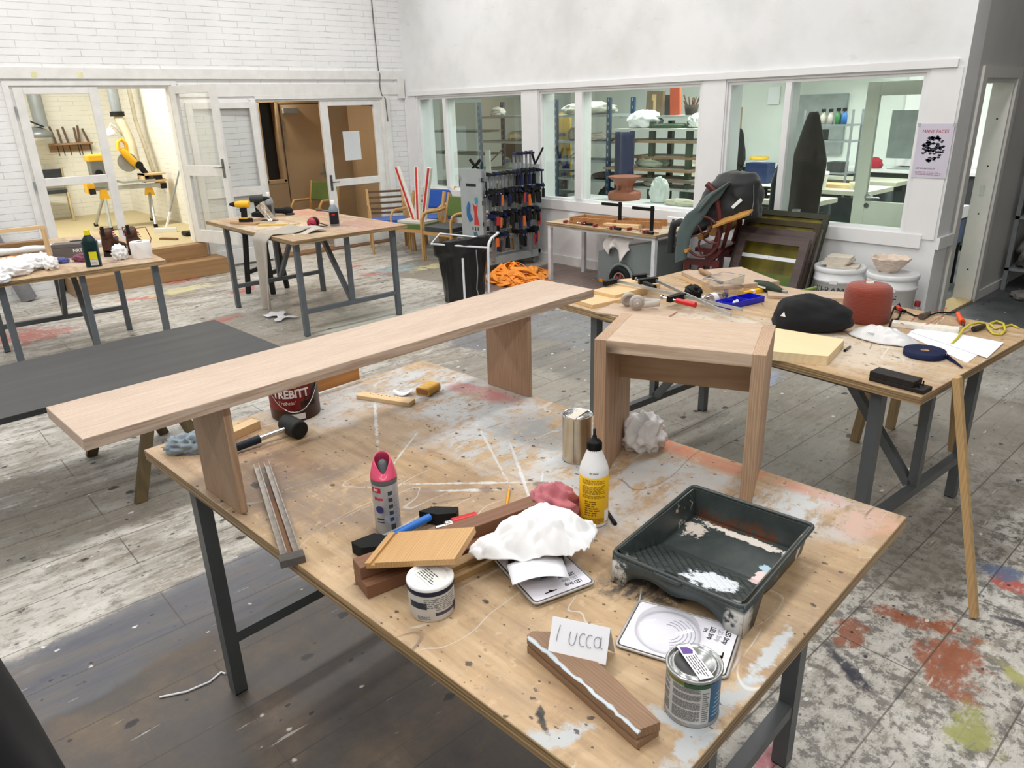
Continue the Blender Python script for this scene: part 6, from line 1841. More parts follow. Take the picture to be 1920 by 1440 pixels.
NAVY = plain((32, 38, 78), 0.4)
protos = [hanging_clamp(0.34, M_dark, M_dark), hanging_clamp(0.42, NAVY, M_dark), hanging_clamp(0.30, M_black, NAVY), hanging_clamp(0.5, plain((210, 104, 40), 0.4), M_dark), hanging_clamp(0.36, plain((170, 40, 44), 0.4), M_black)]
rnd = random.Random(7)
seq = [0, 1, 2, 0, 3, 0, 2, 1, 0, 4, 2, 0, 1, 0, 2, 3]
first = set()
rows = [(1.17, 19, 'top rail'), (0.90, 18, 'second rail'), (0.65, 10, 'third rail')]
for zi, n, rn in rows:
    for i in range(n):
        j = seq[(i * 3 + int(zi * 7)) % len(seq)]
        y = RY0 + 0.07 + (RY1 - RY0 - 0.13) * (i + rnd.uniform(-0.25, 0.25) + 0.5) / n
        loc = (RX1 + 0.012, y, zi - 0.02)
        rot = (rnd.uniform(-0.12, 0.12), 0, rnd.uniform(-0.5, 0.3))
        lb = 'dark bar clamp hanging from the %s of the grey steel rack' % rn
        if j not in first:
            first.add(j)
            p = protos[j]
            p.location, p.rotation_euler, p['label'] = loc, rot, lb
            p.scale = (1.15, 1.5, 1.1)
        else:
            p = dup(protos[j], loc, label=lb, rot=rot, scale=(1.15, 1.5, rnd.uniform(0.95, 1.25)))
        p['group'] = 'clamps on the ' + rn
for i in range(5):
    p = dup(protos[1 if i % 2 else 2], (RX1 - 0.02, RY0 + 0.55 + i * 0.07, 1.36), label='dark clamp standing upright in the top of the grey rack', rot=(0, 0, -0.4), group='clamps standing in the rack top')
t = thing('spring_clamp', 'big black spring clamp with pale tips on top of the rack end', 'clamp', (-7.10, 5.80, 1.27), R(10))
for s in (-1, 1):
    K().bar((0, 0, 0.02), (s * 0.08, 0, 0.10), 0.03, 0.02, (0, 1, 0)).bar((0, 0, 0.02), (s * 0.05, 0, -0.02 + 0.024), 0.025, 0.02, (0, 1, 0)).obj('jaw', M_black, t)
t = thing('pliers', 'long-handled black pliers sticking up from the far end of the rack', 'pliers', (-7.0, 6.70, 1.26), 0)
K().bar((0, 0, 0.0), (0.05, 0.10, 0.20), 0.02, 0.02).bar((0, 0, 0.0), (0.0, -0.06, 0.17), 0.02, 0.02).obj('handles', M_black, t)

# bag bin in a white tube trolley
t = thing('rubbish_bin', 'black rubbish bag held open in a white tube frame on the hall floor', 'bin', (-6.05, 4.72, 0), R(40))


def bag(u, w):
    th = 2 * PI * u
    z = 0.66 * w
    r_ = 0.19 + 0.07 * w ** 2 + 0.02 * mnoise.noise((math.cos(th) * 3, math.sin(th) * 3, z * 4))
    if w > 0.78:
        r_ += 0.02 + 0.012 * math.sin(th * 9)
    return (r_ * math.cos(th) * 1.15, r_ * math.sin(th) * 0.8, z + 0.02 + (0.05 * math.cos(th + 0.5) if w > 0.7 else 0))


gbg = G('black_polythene', 0.28)
K().grid(60, 26, bag, True, True).obj('bag', gbg.bump(gbg.noise(18, gbg.map(scale=(1, 1, 0.3)), det=4), 0.6, 0.02).done(lin(22, 23, 24)), t, solid=0.002)
WT = plain((226, 230, 236), 0.35)
K().tube([(0.30, -0.22, 0.02), (0.31, -0.20, 0.60), (0.315, -0.19, 0.66), (0.33, -0.12, 0.70), (0.36, 0.16, 0.71), (0.34, 0.20, 0.705)], 0.013, 10).obj('tube_handle', WT, t)
K().tube([(0.05, -0.24, 0.02), (0.05, -0.24, 0.52)], 0.012, 10).obj('tube_upright', WT, t)
K().tube([(-0.28, -0.20, 0.66), (0.30, -0.20, 0.62), (0.30, 0.20, 0.64), (-0.28, 0.20, 0.70)], 0.010, 8, True).obj('tube_rim', WT, t)
K().bb(-0.26, 0.30, -0.25, -0.22, 0.0, 0.03).bb(-0.26, 0.30, 0.2, 0.23, 0.0, 0.03).bb(0.02, 0.06, -0.25, 0.23, 0.0, 0.03).obj('base', WT, t)
K().tube([(0.19, -0.22, 0.60), (0.20, -0.235, 0.4), (0.18, -0.23, 0.2), (0.20, -0.23, 0.12)], 0.012, 6, flat=0.4).obj('drawstring', plain((150, 150, 148), 0.5), t)
# box and blue bottle behind the bin
o = K().bb(-0.14, 0.14, -0.12, 0.12, 0, 0.28).obj('grey_bin_box', plain((170, 172, 168), 0.5), None, (-6.62, 5.26, 0), R(10), 0.008)
tag(o, 'pale grey plastic box on the floor between black bag and clamp rack', 'box')
t = thing('cleaner_bottle', 'bright blue bottle with a pointed blue spout on the pale grey box', 'bottle', (-6.60, 5.26, 0.28))
K().lathe([(0, 0), (0.055, 0), (0.06, 0.01), (0.06, 0.07), (0.03, 0.11), (0.018, 0.12)], 24).obj('bottle', plain((24, 90, 200), 0.3), t)
K().lathe([(0.019, 0.12), (0.016, 0.13), (0.011, 0.2), (0, 0.2)], 16).obj('spout', plain((16, 80, 210), 0.3), t)

# heap of orange straps
def strap_path(seed, c, rad, zmax, n=30):
    r_ = random.Random(seed)
    a_ = r_.uniform(0, 6)
    pts = []
    for i in range(n):
        a_ += r_.uniform(0.2, 1.3)
        q = rad * math.sqrt(r_.random())
        h = zmax * (1 - (q / rad) ** 2) * r_.uniform(0.2, 1.0) + 0.012
        pts.append((c[0] + q * math.cos(a_), c[1] + q * 0.75 * math.sin(a_), h))
    out = []
    for i in range(1, n - 2):
        p0, p1, p2, p3 = (V(p) for p in pts[i - 1:i + 3])
        for q in range(4):
            s = q / 4
            out.append(0.5 * ((2 * p1) + (p2 - p0) * s + (2 * p0 - 5 * p1 + 4 * p2 - p3) * s * s + (3 * p1 - p0 - 3 * p2 + p3) * s ** 3))
    return [V((p.x, p.y, max(p.z, 0.008))) for p in out]


k = K()
for s in range(9):
    k.tube(strap_path(s, (-6.40, 5.78), 0.40, 0.22), 0.032, 6, flat=0.16)
for s in range(2):
    k.tube(strap_path(20 + s, (-6.46, 6.22), 0.24, 0.08, 16), 0.03, 6, flat=0.16)
k.tube([(-6.25, 5.85, 0.01), (-6.1, 5.95, 0.015), (-6.0, 6.02, 0.01)], 0.03, 6, flat=0.16)
o = k.obj('orange_straps', plain((255, 150, 44), 0.55, var=0.12, scale=12), None)
tag(o, 'tangled heap of bright orange webbing straps on the floor by the rack', 'straps', kind='stuff')

# low side table under the window
TX0, TX1, TY0, TY1, TZ = -6.17, -4.58, 6.06, 6.72, 0.685
t = thing('side_table', 'low white-legged table with glued-up wood and red clamps under the middle window', 'table', ((TX0 + TX1) / 2, (TY0 + TY1) / 2, 0))
OF = -V(t.location)
ply_s = make_ply('worn_plywood_side', 5.0, paint=[((0.4, -0.1), (0.4, 0.2), 0, (206, 204, 198), 0.8, 0.6)], specks=0.8, grey=0.2)
o = K().bb(-(TX1 - TX0) / 2, (TX1 - TX0) / 2, -(TY1 - TY0) / 2, (TY1 - TY0) / 2, TZ - 0.03, TZ).obj('tabletop', ply_s, t)
for x in (TX0 + 0.04, TX1 - 0.04):
    for y in (TY0 + 0.04, TY1 - 0.04):
        K().bb(x - 0.022, x + 0.022, y - 0.022, y + 0.022, 0, TZ - 0.03).obj('leg', plain((206, 208, 212), 0.4), t, OF)
K().bb(TX0 + 0.02, TX1 - 0.02, TY0 + 0.025, TY0 + 0.05, TZ - 0.06, TZ - 0.03).obj('apron', plain((206, 208, 212), 0.4), t, OF)
GW = wood((186, 134, 84), (150, 100, 58), 'X', 2, contrast=0.8)
t = thing('glued_frame', 'brown wooden frame parts clamped up on the low side table', 'frame', (-5.35, 6.38, TZ), R(8))
for i, (x, y, l, rz) in enumerate(((-0.25, 0.10, 0.55, 0), (-0.25, -0.12, 0.50, 0.1), (0.30, -0.06, 0.50, 0.25), (0.28, 0.16, 0.45, 0.2), (0.02, 0.02, 0.30, 1.5), (-0.52, 0.0, 0.3, 1.45))):
    K().box((x, y, 0.035), (l, 0.025, 0.07), rz=rz).obj('board', GW, t)
K().box((0.15, -0.14, 0.02), (0.42, 0.10, 0.04), rz=0.1).obj('pale_block', PINE, t)
for i, (x, y, rz, lb) in enumerate(((-5.92, 6.14, 0.15, 'red bar clamp at the left end of the low side table'), (-5.45, 6.13, 0.0, 'red bar clamp lying in the middle of the low side table edge'), (-5.0, 6.17, -0.15, 'red bar clamp lying by the white cloth end of the low side table'))):
    bar_clamp('table_clamp', lb, 0.42, (x, y, TZ), rz, bar=GW, jaw=plain((130, 40, 44), 0.5), handle=M_dark, pos=0.6, reach=0.05, group='red clamps on the side table', hl=0.09)
for x, y, lb in ((-5.28, 6.33, 'black clamp standing upright on the wooden frame, nearer the rack'), (-4.78, 6.25, 'black clamp standing upright on the wooden frame, nearer the mangle')):
    t = thing('upright_clamp', lb, 'clamp', (x, y, TZ + 0.0), 0, 'upright black clamps')
    K().bb(-0.014, 0.014, -0.014, 0.014, 0.0, 0.26).obj('bar', M_black, t)
    K().bb(-0.26, 0.02, -0.012, 0.012, 0.21, 0.24).obj('arm', M_black, t)
o = K().bb(-0.23, 0.23, -0.025, 0.025, 0, 0.07).obj('power_strip', M_white, None, (-4.72, 6.76, 0.70), R(0), 0.006)
for i in range(5):
    K().cyl((-0.14 + i * 0.07, -0.0255, 0.035), (-0.14 + i * 0.07, -0.0245, 0.035), 0.020, n=18).obj('socket_hole', plain((90, 92, 94), 0.5), o)
tag(o, 'white five-socket power strip standing against the middle window sill', 'power strip')
o = K().grid(16, 14, lambda u, w: (-5.32 + 0.34 * u + 0.02 * math.sin(w * 7), 6.10 + 0.03 * math.sin(u * 14) * w + 0.10 * (1 - w), 0.64 - 0.24 * w * (1 + 0.35 * math.sin(u * 11)) * (0.7 + 0.3 * u))).obj('white_cloth', cloth_mat('offwhite_cloth', (214, 208, 204)), None, solid=0.004)
tag(o, 'off-white cloth hanging over the edge of the grey cart under the side table', 'cloth')
# grey cart
t = thing('grey_cart', 'grey steel cart with one spoked wheel parked under the low side table', 'cart', (-5.06, 6.42, 0))
gc_ = plain((118, 126, 126), 0.45, var=0.06, scale=4)
K().prism([(-0.38, 0.10), (0.40, 0.10), (0.40, 0.60), (-0.36, 0.42)], -0.27, 0.27).obj('body', gc_, t, (0, 0, 0)).rotation_euler = (R(90), 0, 0)
for s in (-1, 1):
    w_ = K().tube([(0.115 * math.cos(2 * PI * i / 24) - 0.02, s * 0.30, 0.15 + 0.115 * math.sin(2 * PI * i / 24)) for i in range(24)], 0.036, 10, True).obj('tyre', M_rubber, t)
    K().tube([(0.078 * math.cos(2 * PI * i / 20) - 0.02, s * 0.31, 0.15 + 0.078 * math.sin(2 * PI * i / 20)) for i in range(20)], 0.008, 6, True).obj('rim', plain((196, 160, 156), 0.4), w_)
    k = K()
    for i in range(5):
        a_ = 2 * PI * i / 5
        k.bar((-0.02, s * 0.31, 0.15), (-0.02 + 0.075 * math.cos(a_), s * 0.31, 0.15 + 0.075 * math.sin(a_)), 0.02, 0.012, (0, 1, 0))
    k.obj('spokes', plain((150, 60, 60), 0.5), w_)
    K().tube([(0.16 * math.cos(R(a_)) - 0.02, s * 0.285, 0.15 + 0.165 * math.sin(R(a_))) for a_ in range(-10, 191, 10)], 0.02, 6).obj('mudguard', gc_, t)
K().bb(-0.34, -0.29, -0.285, -0.27, 0.08, 0.11).obj('reflector', plain((232, 134, 20), 0.3), t)

# cast-iron mangle with jacket
t = thing('mangle', 'old dark red cast-iron mangle with handwheel and a wooden table board', 'mangle', (-4.02, 6.30, 0), R(12))
IR = plain((82, 26, 26), 0.4, var=0.2, scale=12)
for y in (-0.20, 0.32):
    k = K()
    for x in (-0.20, -0.06, 0.08):
        k.bar((x - 0.03, y, 0), (x, y, 0.50), 0.055, 0.04, (0, 1, 0))
    for z in (0.05, 0.28, 0.48):
        k.bb(-0.25, 0.12, y - 0.018, y + 0.018, z - 0.03, z + 0.03)
    k.tube([(0.02, y, 0.48), (0.06, y, 0.62), (0.10, y, 0.80), (0.08, y, 0.98), (0.02, y, 1.16), (-0.06, y, 1.22)], 0.03, 8)
    k.tube([(0.02, y, 0.50), (0.06, y, 0.54), (0.10, y, 0.58), (0.12, y, 0.62)], 0.026, 8)
    k.obj('side_frame', IR, t)
k = K()
k.bb(-0.14, 0.12, -0.2, 0.32, 0.58, 0.62)
k.obj('cross_plate', IR, t)
for z in (0.80, 0.96):
    K().cyl((0.02, -0.16, z), (0.02, 0.28, z), 0.07, n=24).obj('roller', wood((186, 140, 84), (150, 106, 58), 'Y', 2), t)
wx, wy, wz = -0.05, -0.27, 0.74
w_ = K().tube([(wx + 0.175 * math.cos(2 * PI * i / 40), wy, wz + 0.19 * math.sin(2 * PI * i / 40)) for i in range(40)], 0.014, 8, True).obj('handwheel', IR, t)
k = K()
for i in range(5):
    a_ = 2 * PI * i / 5 + 0.3
    k.tube([(wx + q * math.cos(a_ + 1.2 * q / 0.18 * 0.6), wy, wz + q * math.sin(a_ + 1.2 * q / 0.18 * 0.6)) for q in (0.02, 0.06, 0.10, 0.14, 0.178)], 0.010, 6)
k.obj('curved_spokes', IR, w_)
K().cyl((wx, wy - 0.03, wz), (wx, -0.16, wz), 0.03, n=16).obj('hub', plain((120, 84, 40), 0.4, 0.5), w_)
K().cyl((wx - 0.11, wy - 0.10, wz - 0.13), (wx - 0.11, wy, wz - 0.13), 0.018, 0.014, n=14).obj('crank_handle', wood((206, 148, 76), (176, 118, 56), 'Y', 2), w_)
mi = (Matrix.Translation((-4.02, 6.30, 0)) @ Matrix.Rotation(R(12), 4, 'Z')).inverted()
qa, qb, qc, qd = (mi @ V(p) for p in ((-3.892, 6.02, 0.831), (-3.939, 6.3, 0.959), (-3.677, 6.42, 1.021), (-3.58, 6.1, 0.966)))
nn = (qb - qa).cross(qd - qa).normalized() * 0.018
K().add([qa, qb, qc, qd, qa - nn, qb - nn, qc - nn, qd - nn], [(0, 1, 2, 3), (7, 6, 5, 4), (0, 4, 5, 1), (1, 5, 6, 2), (2, 6, 7, 3), (3, 7, 4, 0)]).obj('table_board', wood((206, 156, 84), (176, 124, 60), 'X', 1.4), t)
K().bar((0.10, -0.1, 0.62), (qa + qd) / 2, 0.03, 0.03).obj('board_bracket', IR, t)
K().tube([(0.12, 0.05, 0.30), (0.3, -0.05, 0.33), (0.45, -0.1, 0.36)], 0.006, 6).obj('iron_rod', M_dark, t)


def jacket(u, w):
    """hood and body over the top of the mangle, one side falling away to the left"""
    th = 2 * PI * u
    prof = [(0.03, 1.33), (0.13, 1.31), (0.19, 1.24), (0.215, 1.12), (0.22, 1.0), (0.215, 0.92)]
    i = min(int(w * 5), 4)
    f = w * 5 - i
    r_ = prof[i][0] * (1 - f) + prof[i + 1][0] * f
    z = prof[i][1] * (1 - f) + prof[i + 1][1] * f
    lft = max(0, -math.cos(th))
    x = r_ * math.cos(th) * 1.15 - 0.34 * lft ** 1.5 * w * w
    y = r_ * math.sin(th)
    z -= 0.34 * lft ** 1.5 * w * w
    n_ = mnoise.fractal(V((x * 6, y * 6, z * 6)), 0.8, 2, 3) * 0.03
    return (x + n_, y + n_, z + 0.5 * n_)


t = thing('jacket', 'black and dark green jacket thrown over the top of the red mangle', 'jacket', (-3.86, 6.33, 0), R(10))
JB = cloth_mat('black_shell_fabric', (20, 22, 24), 0.6)
JG = cloth_mat('green_grey_lining', (70, 84, 82), 0.8)
K().grid(56, 26, jacket, True, True).obj('body', JB, t, solid=0.008)
k = K()
def slv(u, w):
    c_ = V((-0.05, -0.235, 1.20)).lerp(V((-0.43, -0.31, 0.50)), w) + V((-0.10 * math.sin(PI * w), 0, 0.02 * math.sin(PI * w)))
    wd = 0.075 + 0.05 * math.sin(PI * min(1, w * 1.4)) - 0.04 * max(0, w - 0.6)
    a_ = 2 * PI * u
    q = 1 + 0.25 * math.sin(a_ * 3 + w * 4) * 0.5
    return (c_.x + wd * math.cos(a_) * q + 0.05 * w * w, c_.y + 0.03 * math.sin(a_) * q, c_.z + wd * 0.45 * math.cos(a_) + 0.012 * math.sin(w * 22))


k.grid(28, 26, slv, True, True)
k.obj('sleeve', JG, t)
K().tube([(0.02, -0.235, 1.25), (-0.12, -0.26, 1.14), (-0.24, -0.29, 0.98)], [0.02, 0.05, 0.03], 10, flat=0.4).obj('lining_fold', JG, t)
K().bar((0.06, -0.24, 1.02), (0.14, -0.235, 1.10), 0.03, 0.004, (0, 1, 0)).obj('white_tab', M_white, t)
K().tube([(0.20, -0.12, 1.22), (0.22, -0.14, 1.08), (0.21, -0.14, 0.95)], 0.003, 5).obj('zip', M_galv, t)
o = K().tube([(-4.50, 6.22, 0.50), (-4.50, 6.22, 0.70), (-4.48, 6.22, 0.79), (-4.40, 6.22, 0.82), (-4.30, 6.23, 0.80)], 0.04, 10).obj('dark_sleeve', JB, t)
o.matrix_parent_inverse = Matrix.LocRotScale(V((-3.86, 6.33, 0)), Euler((0, 0, R(10))), None).inverted()


# screen-print frames leaning on the wall
def screen(label, x0, x1, y, z, lean, fr, mesh, rz=0.0, bar=False, w=0.05):
    t = thing('print_frame', label, 'frame', ((x0 + x1) / 2, y, 0.004), 0, 'frames leaning under the end window', rot=(lean, 0, rz))
    hw_ = (x1 - x0) / 2
    for nm, q in (('top_bar', (-hw_, hw_, -0.02, 0.02, z - w, z)), ('bottom_bar', (-hw_, hw_, -0.02, 0.02, 0, w)), ('side_bar', (-hw_, -hw_ + w, -0.02, 0.02, w, z - w)), ('side_bar', (hw_ - w, hw_, -0.02, 0.02, w, z - w))):
        K().bb(*q).obj(nm, fr, t)
    if mesh:
        K().bb(-hw_ + w, hw_ - w, 0.002, 0.006, w, z - w).obj('screen', mesh, t)
    if bar:
        o = K().bb(-hw_ + w, hw_ - w, -0.012, -0.004, z * 0.72, z * 0.72 + 0.035).obj('metal_bar', M_alu, t)
        K().bb(-0.05, 0.0, -0.0135, -0.0115, z * 0.72 + 0.008, z * 0.72 + 0.026).obj('sticker', M_white, o)
    return t


def olive(seed):
    g = G('stained_screen', 0.6)
    n = g.noise(3.0, g.map(loc=(seed, 0, 0), scale=(1.5, 1, 0.7)), det=4)
    c = g.ramp(n, (0.3, lin(72, 66, 26)), (0.55, lin(128, 116, 34)), (0.75, lin(160, 142, 48)))
    z = g.sep()[2]
    return g.done(g.mix(g.rng(z, 0.42, 0.40), c, g.ramp(g.noise(6, det=2), (0.4, lin(60, 104, 52)), (0.6, lin(110, 120, 40)))))


DKW = wood((92, 76, 72), (60, 48, 46), 'X', 1.4, contrast=0.8)
screen('widest olive-yellow screen in a dark frame, behind all the other frames', -3.98, -3.14, 6.42, 0.99, -0.36, plain((62, 64, 52), 0.6), olive(2))
screen('olive screen in a narrow dark frame, second from the wall', -3.90, -3.14, 6.30, 0.92, -0.36, plain((70, 62, 44), 0.6), olive(9))
screen('dark brown open wooden frame, middle of the leaning frames', -3.90, -3.13, 6.22, 0.85, -0.36, DKW, None, w=0.075)
screen('dark brown frame with a silver bar, foremost of the leaning frames', -3.82, -3.12, 6.12, 0.80, -0.36, DKW, None, bar=True, w=0.075)
screen('narrow grey frame at the right edge of the leaning frames', -3.40, -3.13, 6.36, 0.86, -0.36, plain((110, 104, 98), 0.6), None, 0.05, w=0.04)

# two clay tubs with things on their lids
def tub(label, x, y, r, word, rz):
    t = thing('clay_tub', label, 'tub', (x, y, 0), rz, 'white clay tubs')
    TW = plain((226, 228, 230), 0.4, var=0.03)
    K().lathe([(0, 0), (r * 0.88, 0), (r * 0.90, 0.01), (r * 0.96, 0.40), (r, 0.40), (r, 0.425), (r * 0.97, 0.425), (r * 0.98, 0.50)], 44).obj('tub', TW, t)
    K().lathe([(r * 1.0, 0.485), (r * 1.02, 0.49), (r * 1.02, 0.52), (r * 0.98, 0.53), (r * 0.94, 0.522), (0, 0.522)], 44).obj('lid', TW, t)
    K().box((0, -r * 1.0, 0.412), (0.06, 0.02, 0.03)).obj('handle_lug', TW, t)
    lettering(word, 0.085, plain((50, 52, 56), 0.6), t, (0, 0, 0.33), (0, 0, 0), wrap=r * 0.952, name='marker_letters')
    return t


tub('white lidded tub with hand-marked letters, carrying a stack of plaster slabs', -2.90, 6.57, 0.215, 'KERAMIK', R(14))
tub('white lidded tub with hand-marked letters, carrying a pale woven bowl', -2.44, 6.58, 0.205, 'AF', R(22))
for i, (dx, dy, w_, d_, h_, rz, lb) in enumerate(((0.04, 0.0, 0.26, 0.24, 0.022, 0.3, 'lowest and widest pale plaster slab on the white tub'), (-0.02, -0.02, 0.22, 0.2, 0.022, 0.1, 'second pale plaster slab from the tub lid'), (0.0, 0.0, 0.22, 0.18, 0.024, 0.05, 'third pale plaster slab from the tub lid'), (0.0, 0.01, 0.2, 0.18, 0.022, 0.2, 'topmost pale plaster slab of the stack on the tub'))):
    o = K().prism(rrect(w_, d_, 0.02), 0, h_).obj('plaster_slab', plain((206, 196, 182), 0.8, var=0.1, scale=14), None, (-2.90 + dx, 6.55 + dy, 0.5235 + sum((0.0225, 0.0225, 0.0245)[:i])), rz, 0.003)
    tag(o, lb, 'slab', 'plaster slabs on the tub')
k = K()
k.grid(40, 16, lambda u, w: ((0.05 + 0.085 * w ** 0.7) * math.cos(2 * PI * u) * (1.15 + 0.12 * math.cos(2 * PI * u) * w), (0.05 + 0.085 * w ** 0.7) * math.sin(2 * PI * u), 0.12 * w + 0.006 * math.sin(u * 60) * w + 0.004 * math.sin(w * 30 + u * 20)), True, True)
o = k.obj('woven_bowl', plain((222, 204, 188), 0.8, var=0.12, scale=40), None, (-2.49, 6.58, 0.530), 0.2, solid=0.010)
tag(o, 'rough pale woven-looking clay bowl on the lid of the white tub', 'bowl')
t = small_bottle('plastic_bottle', 'clear plastic bottle with a dark red cap on the floor by the wall corner', (-2.22, 6.62, 0), M_clear, M_clear, plain((140, 24, 30), 0.4), h=0.30, r=0.055)

# poster
t = thing('poster', 'lilac-grey poster with red heading and dark blotched face on the end pillar', 'poster', (-2.385, YW - 0.016, 1.505))
K().bb(-0.135, 0.135, -0.002, 0.002, -0.215, 0.215).obj('sheet', plain((204, 198, 212), 0.7, var=0.04, scale=5), t)
lettering('MANY FACES', 0.036, plain((176, 40, 66), 0.6), t, (0, -0.0026, 0.155), (R(90), 0, 0), sx=0.95)
lettering('ART EXHIBITION BY', 0.017, plain((90, 60, 80), 0.6), t, (-0.035, -0.0026, -0.14), (R(90), 0, 0))
print_lines(3, 0.22, -0.195, -0.16, plain((150, 110, 140), 0.6), t, loc=(0, -0.0026, 0), rot=(R(90), 0, 0), seed=90, th=0.35)
k = K()
rnd = random.Random(12)
for i in range(170):
    a_ = rnd.uniform(0, 2 * PI)
    q = math.sqrt(rnd.random())
    x, z = 0.085 * q * math.cos(a_), 0.02 + 0.105 * q * math.sin(a_)
    if -0.05 < z < 0.0 and abs(x) < 0.05 and rnd.random() < 0.6 or z < -0.03 and rnd.random() < 0.55:
        continue
    r_ = rnd.uniform(0.004, 0.016)
    k.add([(x + r_ * rnd.uniform(0.6, 1.3) * math.cos(2 * PI * j / 8), -0.0024, z + r_ * 0.7 * rnd.uniform(0.5, 1.3) * math.sin(2 * PI * j / 8)) for j in range(8)], [tuple(range(8))])
k.obj('blotched_portrait', plain((62, 62, 76), 0.7, var=0.25, scale=40), t)
for s in (-1, 1):
    K().bb(s * 0.135 - 0.012, s * 0.135 + 0.012, -0.003, -0.002, 0.19, 0.22).obj('tape_corner', plain((176, 178, 180), 0.5), t)

# dim passage: steel shelf with plastic sheeting
t = thing('steel_shelf', 'grey steel shelf unit standing in the dim passage beyond the shaded side wall', 'shelf', (-1.98, 9.35, 0))
for x in (-0.2, 0.2):
    for y in (-0.45, 0.45):
        K().bb(x - 0.02, x + 0.02, y - 0.02, y + 0.02, 0, 1.9).obj('post', plain((126, 130, 132), 0.5), t)
for z in (0.22, 0.75, 1.3, 1.85):
    K().bb(-0.22, 0.22, -0.47, 0.47, z - 0.015, z + 0.015).obj('shelf', plain((136, 140, 142), 0.5), t)
for i, (z, sd) in enumerate(((0.24, 61), (0.77, 62), (1.32, 63))):
    o = K().blob((0, 0, 0.11), (0.19, 0.40, 0.15), sd, 0.5, 2.0, ridge=True).obj('plastic_bundle', plain((150, 146, 142), 0.35, var=0.3, scale=14), None, (-1.98, 9.33, z - 0.004))
    tag(o, ('bundle of crumpled plastic sheeting on the lowest shelf of the passage unit', 'bundle of crumpled plastic sheeting on the middle shelf of the passage unit', 'bundle of crumpled plastic sheeting on the high shelf of the passage unit')[i], 'bundle', 'plastic bundles in the passage')
o = K().blob((0, 0, 0.03), (0.20, 0.16, 0.042), 66, 0.5, 2.4, ridge=True).obj('grey_rag', plain((136, 132, 128), 0.8), None, (-1.80, 8.62, 0.0))
tag(o, 'flat grey rag on the floor in front of the passage shelf', 'rag')


# ------------------------------------------------------------------ room behind the windows
SHG = plain((150, 158, 156), 0.5, 0.2)


def blue_rack(label, x0, x1, y0, y1, zs, h):
    t = thing('storage_rack', label, 'shelf', ((x0 + x1) / 2, (y0 + y1) / 2, 0), 0, 'blue-post storage racks')
    OF = -V(t.location)
    for x in (x0, x1):
        for y in (y0, y1):
            p = K().bb(x - 0.03, x + 0.03, y - 0.02, y + 0.02, 0, h).obj('post', M_postblue, t, OF)
            k = K()
            for i in range(int(h / 0.1)):
                k.bb(x - 0.008, x + 0.008, y - 0.0212, y - 0.0195, 0.08 + i * 0.1, 0.12 + i * 0.1)
            k.obj('slots', plain((150, 170, 186), 0.5), p)
    for z in zs:
        K().bb(x0, x1, y0, y1, z - 0.03, z).obj('shelf', SHG, t, OF)
    K().bar((x0, y1, 0.3), (x1, y1, 1.3), 0.02, 0.01).obj('diagonal_brace', plain((96, 104, 106), 0.5), t, OF)
    return t


blue_rack('blue-post steel rack behind the left window, next to the brick wall', -9.63, -7.95, 8.0, 8.5, (0.25, 0.72, 1.03, 1.45, 1.82), 2.03)
blue_rack('blue-post steel rack behind the narrow pane of the middle window', -7.90, -6.90, 8.0, 8.5, (0.25, 0.62, 0.96, 1.22, 1.47, 1.82), 2.03)
blue_rack('blue-post steel rack standing furthest into the corner behind the left window', -11.3, -9.75, 8.1, 8.6, (0.25, 0.72, 1.24, 1.6), 2.02)
stuff = [(-9.4, 8.2, 1.823, 0.12, 0.10, 0.07, (196, 196, 190), 'crumpled grey-white bag on the top shelf behind the left window'), (-8.45, 8.2, 1.453, 0.3, 0.18, 0.14, (176, 172, 160), 'big grey plastic-wrapped lump on the second shelf behind the left window'),
         (-8.95, 8.2, 1.453, 0.16, 0.14, 0.08, (190, 176, 150), 'small beige lump beside the grey plastic-wrapped one'), (-8.9, 8.2, 1.033, 0.3, 0.15, 0.05, (150, 152, 146), 'flat grey bundle on the third shelf behind the left window'),
         (-7.45, 8.22, 1.823, 0.42, 0.2, 0.09, (206, 204, 190), 'cream folded sheets on the top shelf behind the middle window'), (-7.72, 8.2, 1.473, 0.09, 0.09, 0.10, (96, 92, 86), 'round dark pot-like lump on a shelf behind the middle window'),
         (-7.2, 8.2, 1.473, 0.25, 0.15, 0.06, (186, 178, 168), 'pale flat bundle on the shelf behind the middle window'), (-7.1, 8.2, 0.963, 0.2, 0.16, 0.05, (84, 70, 60), 'dark brown flat bundle on a low shelf behind the middle window'),
         (-7.05, 8.2, 0.623, 0.15, 0.12, 0.12, (56, 66, 50), 'dark green crumpled lump on the lowest seen shelf of the middle rack')]
for i, (x, y, z, a, b, c, colr, lb) in enumerate(stuff):
    o = K().blob((0, 0, c * 0.72), (a, b, c), 80 + i, 0.35, 1.8, ridge=True).obj('shelf_bundle', plain(colr, 0.7, var=0.12, scale=8), None, (x, y, z))
    tag(o, lb, 'bundle', 'bundles on the storage racks')
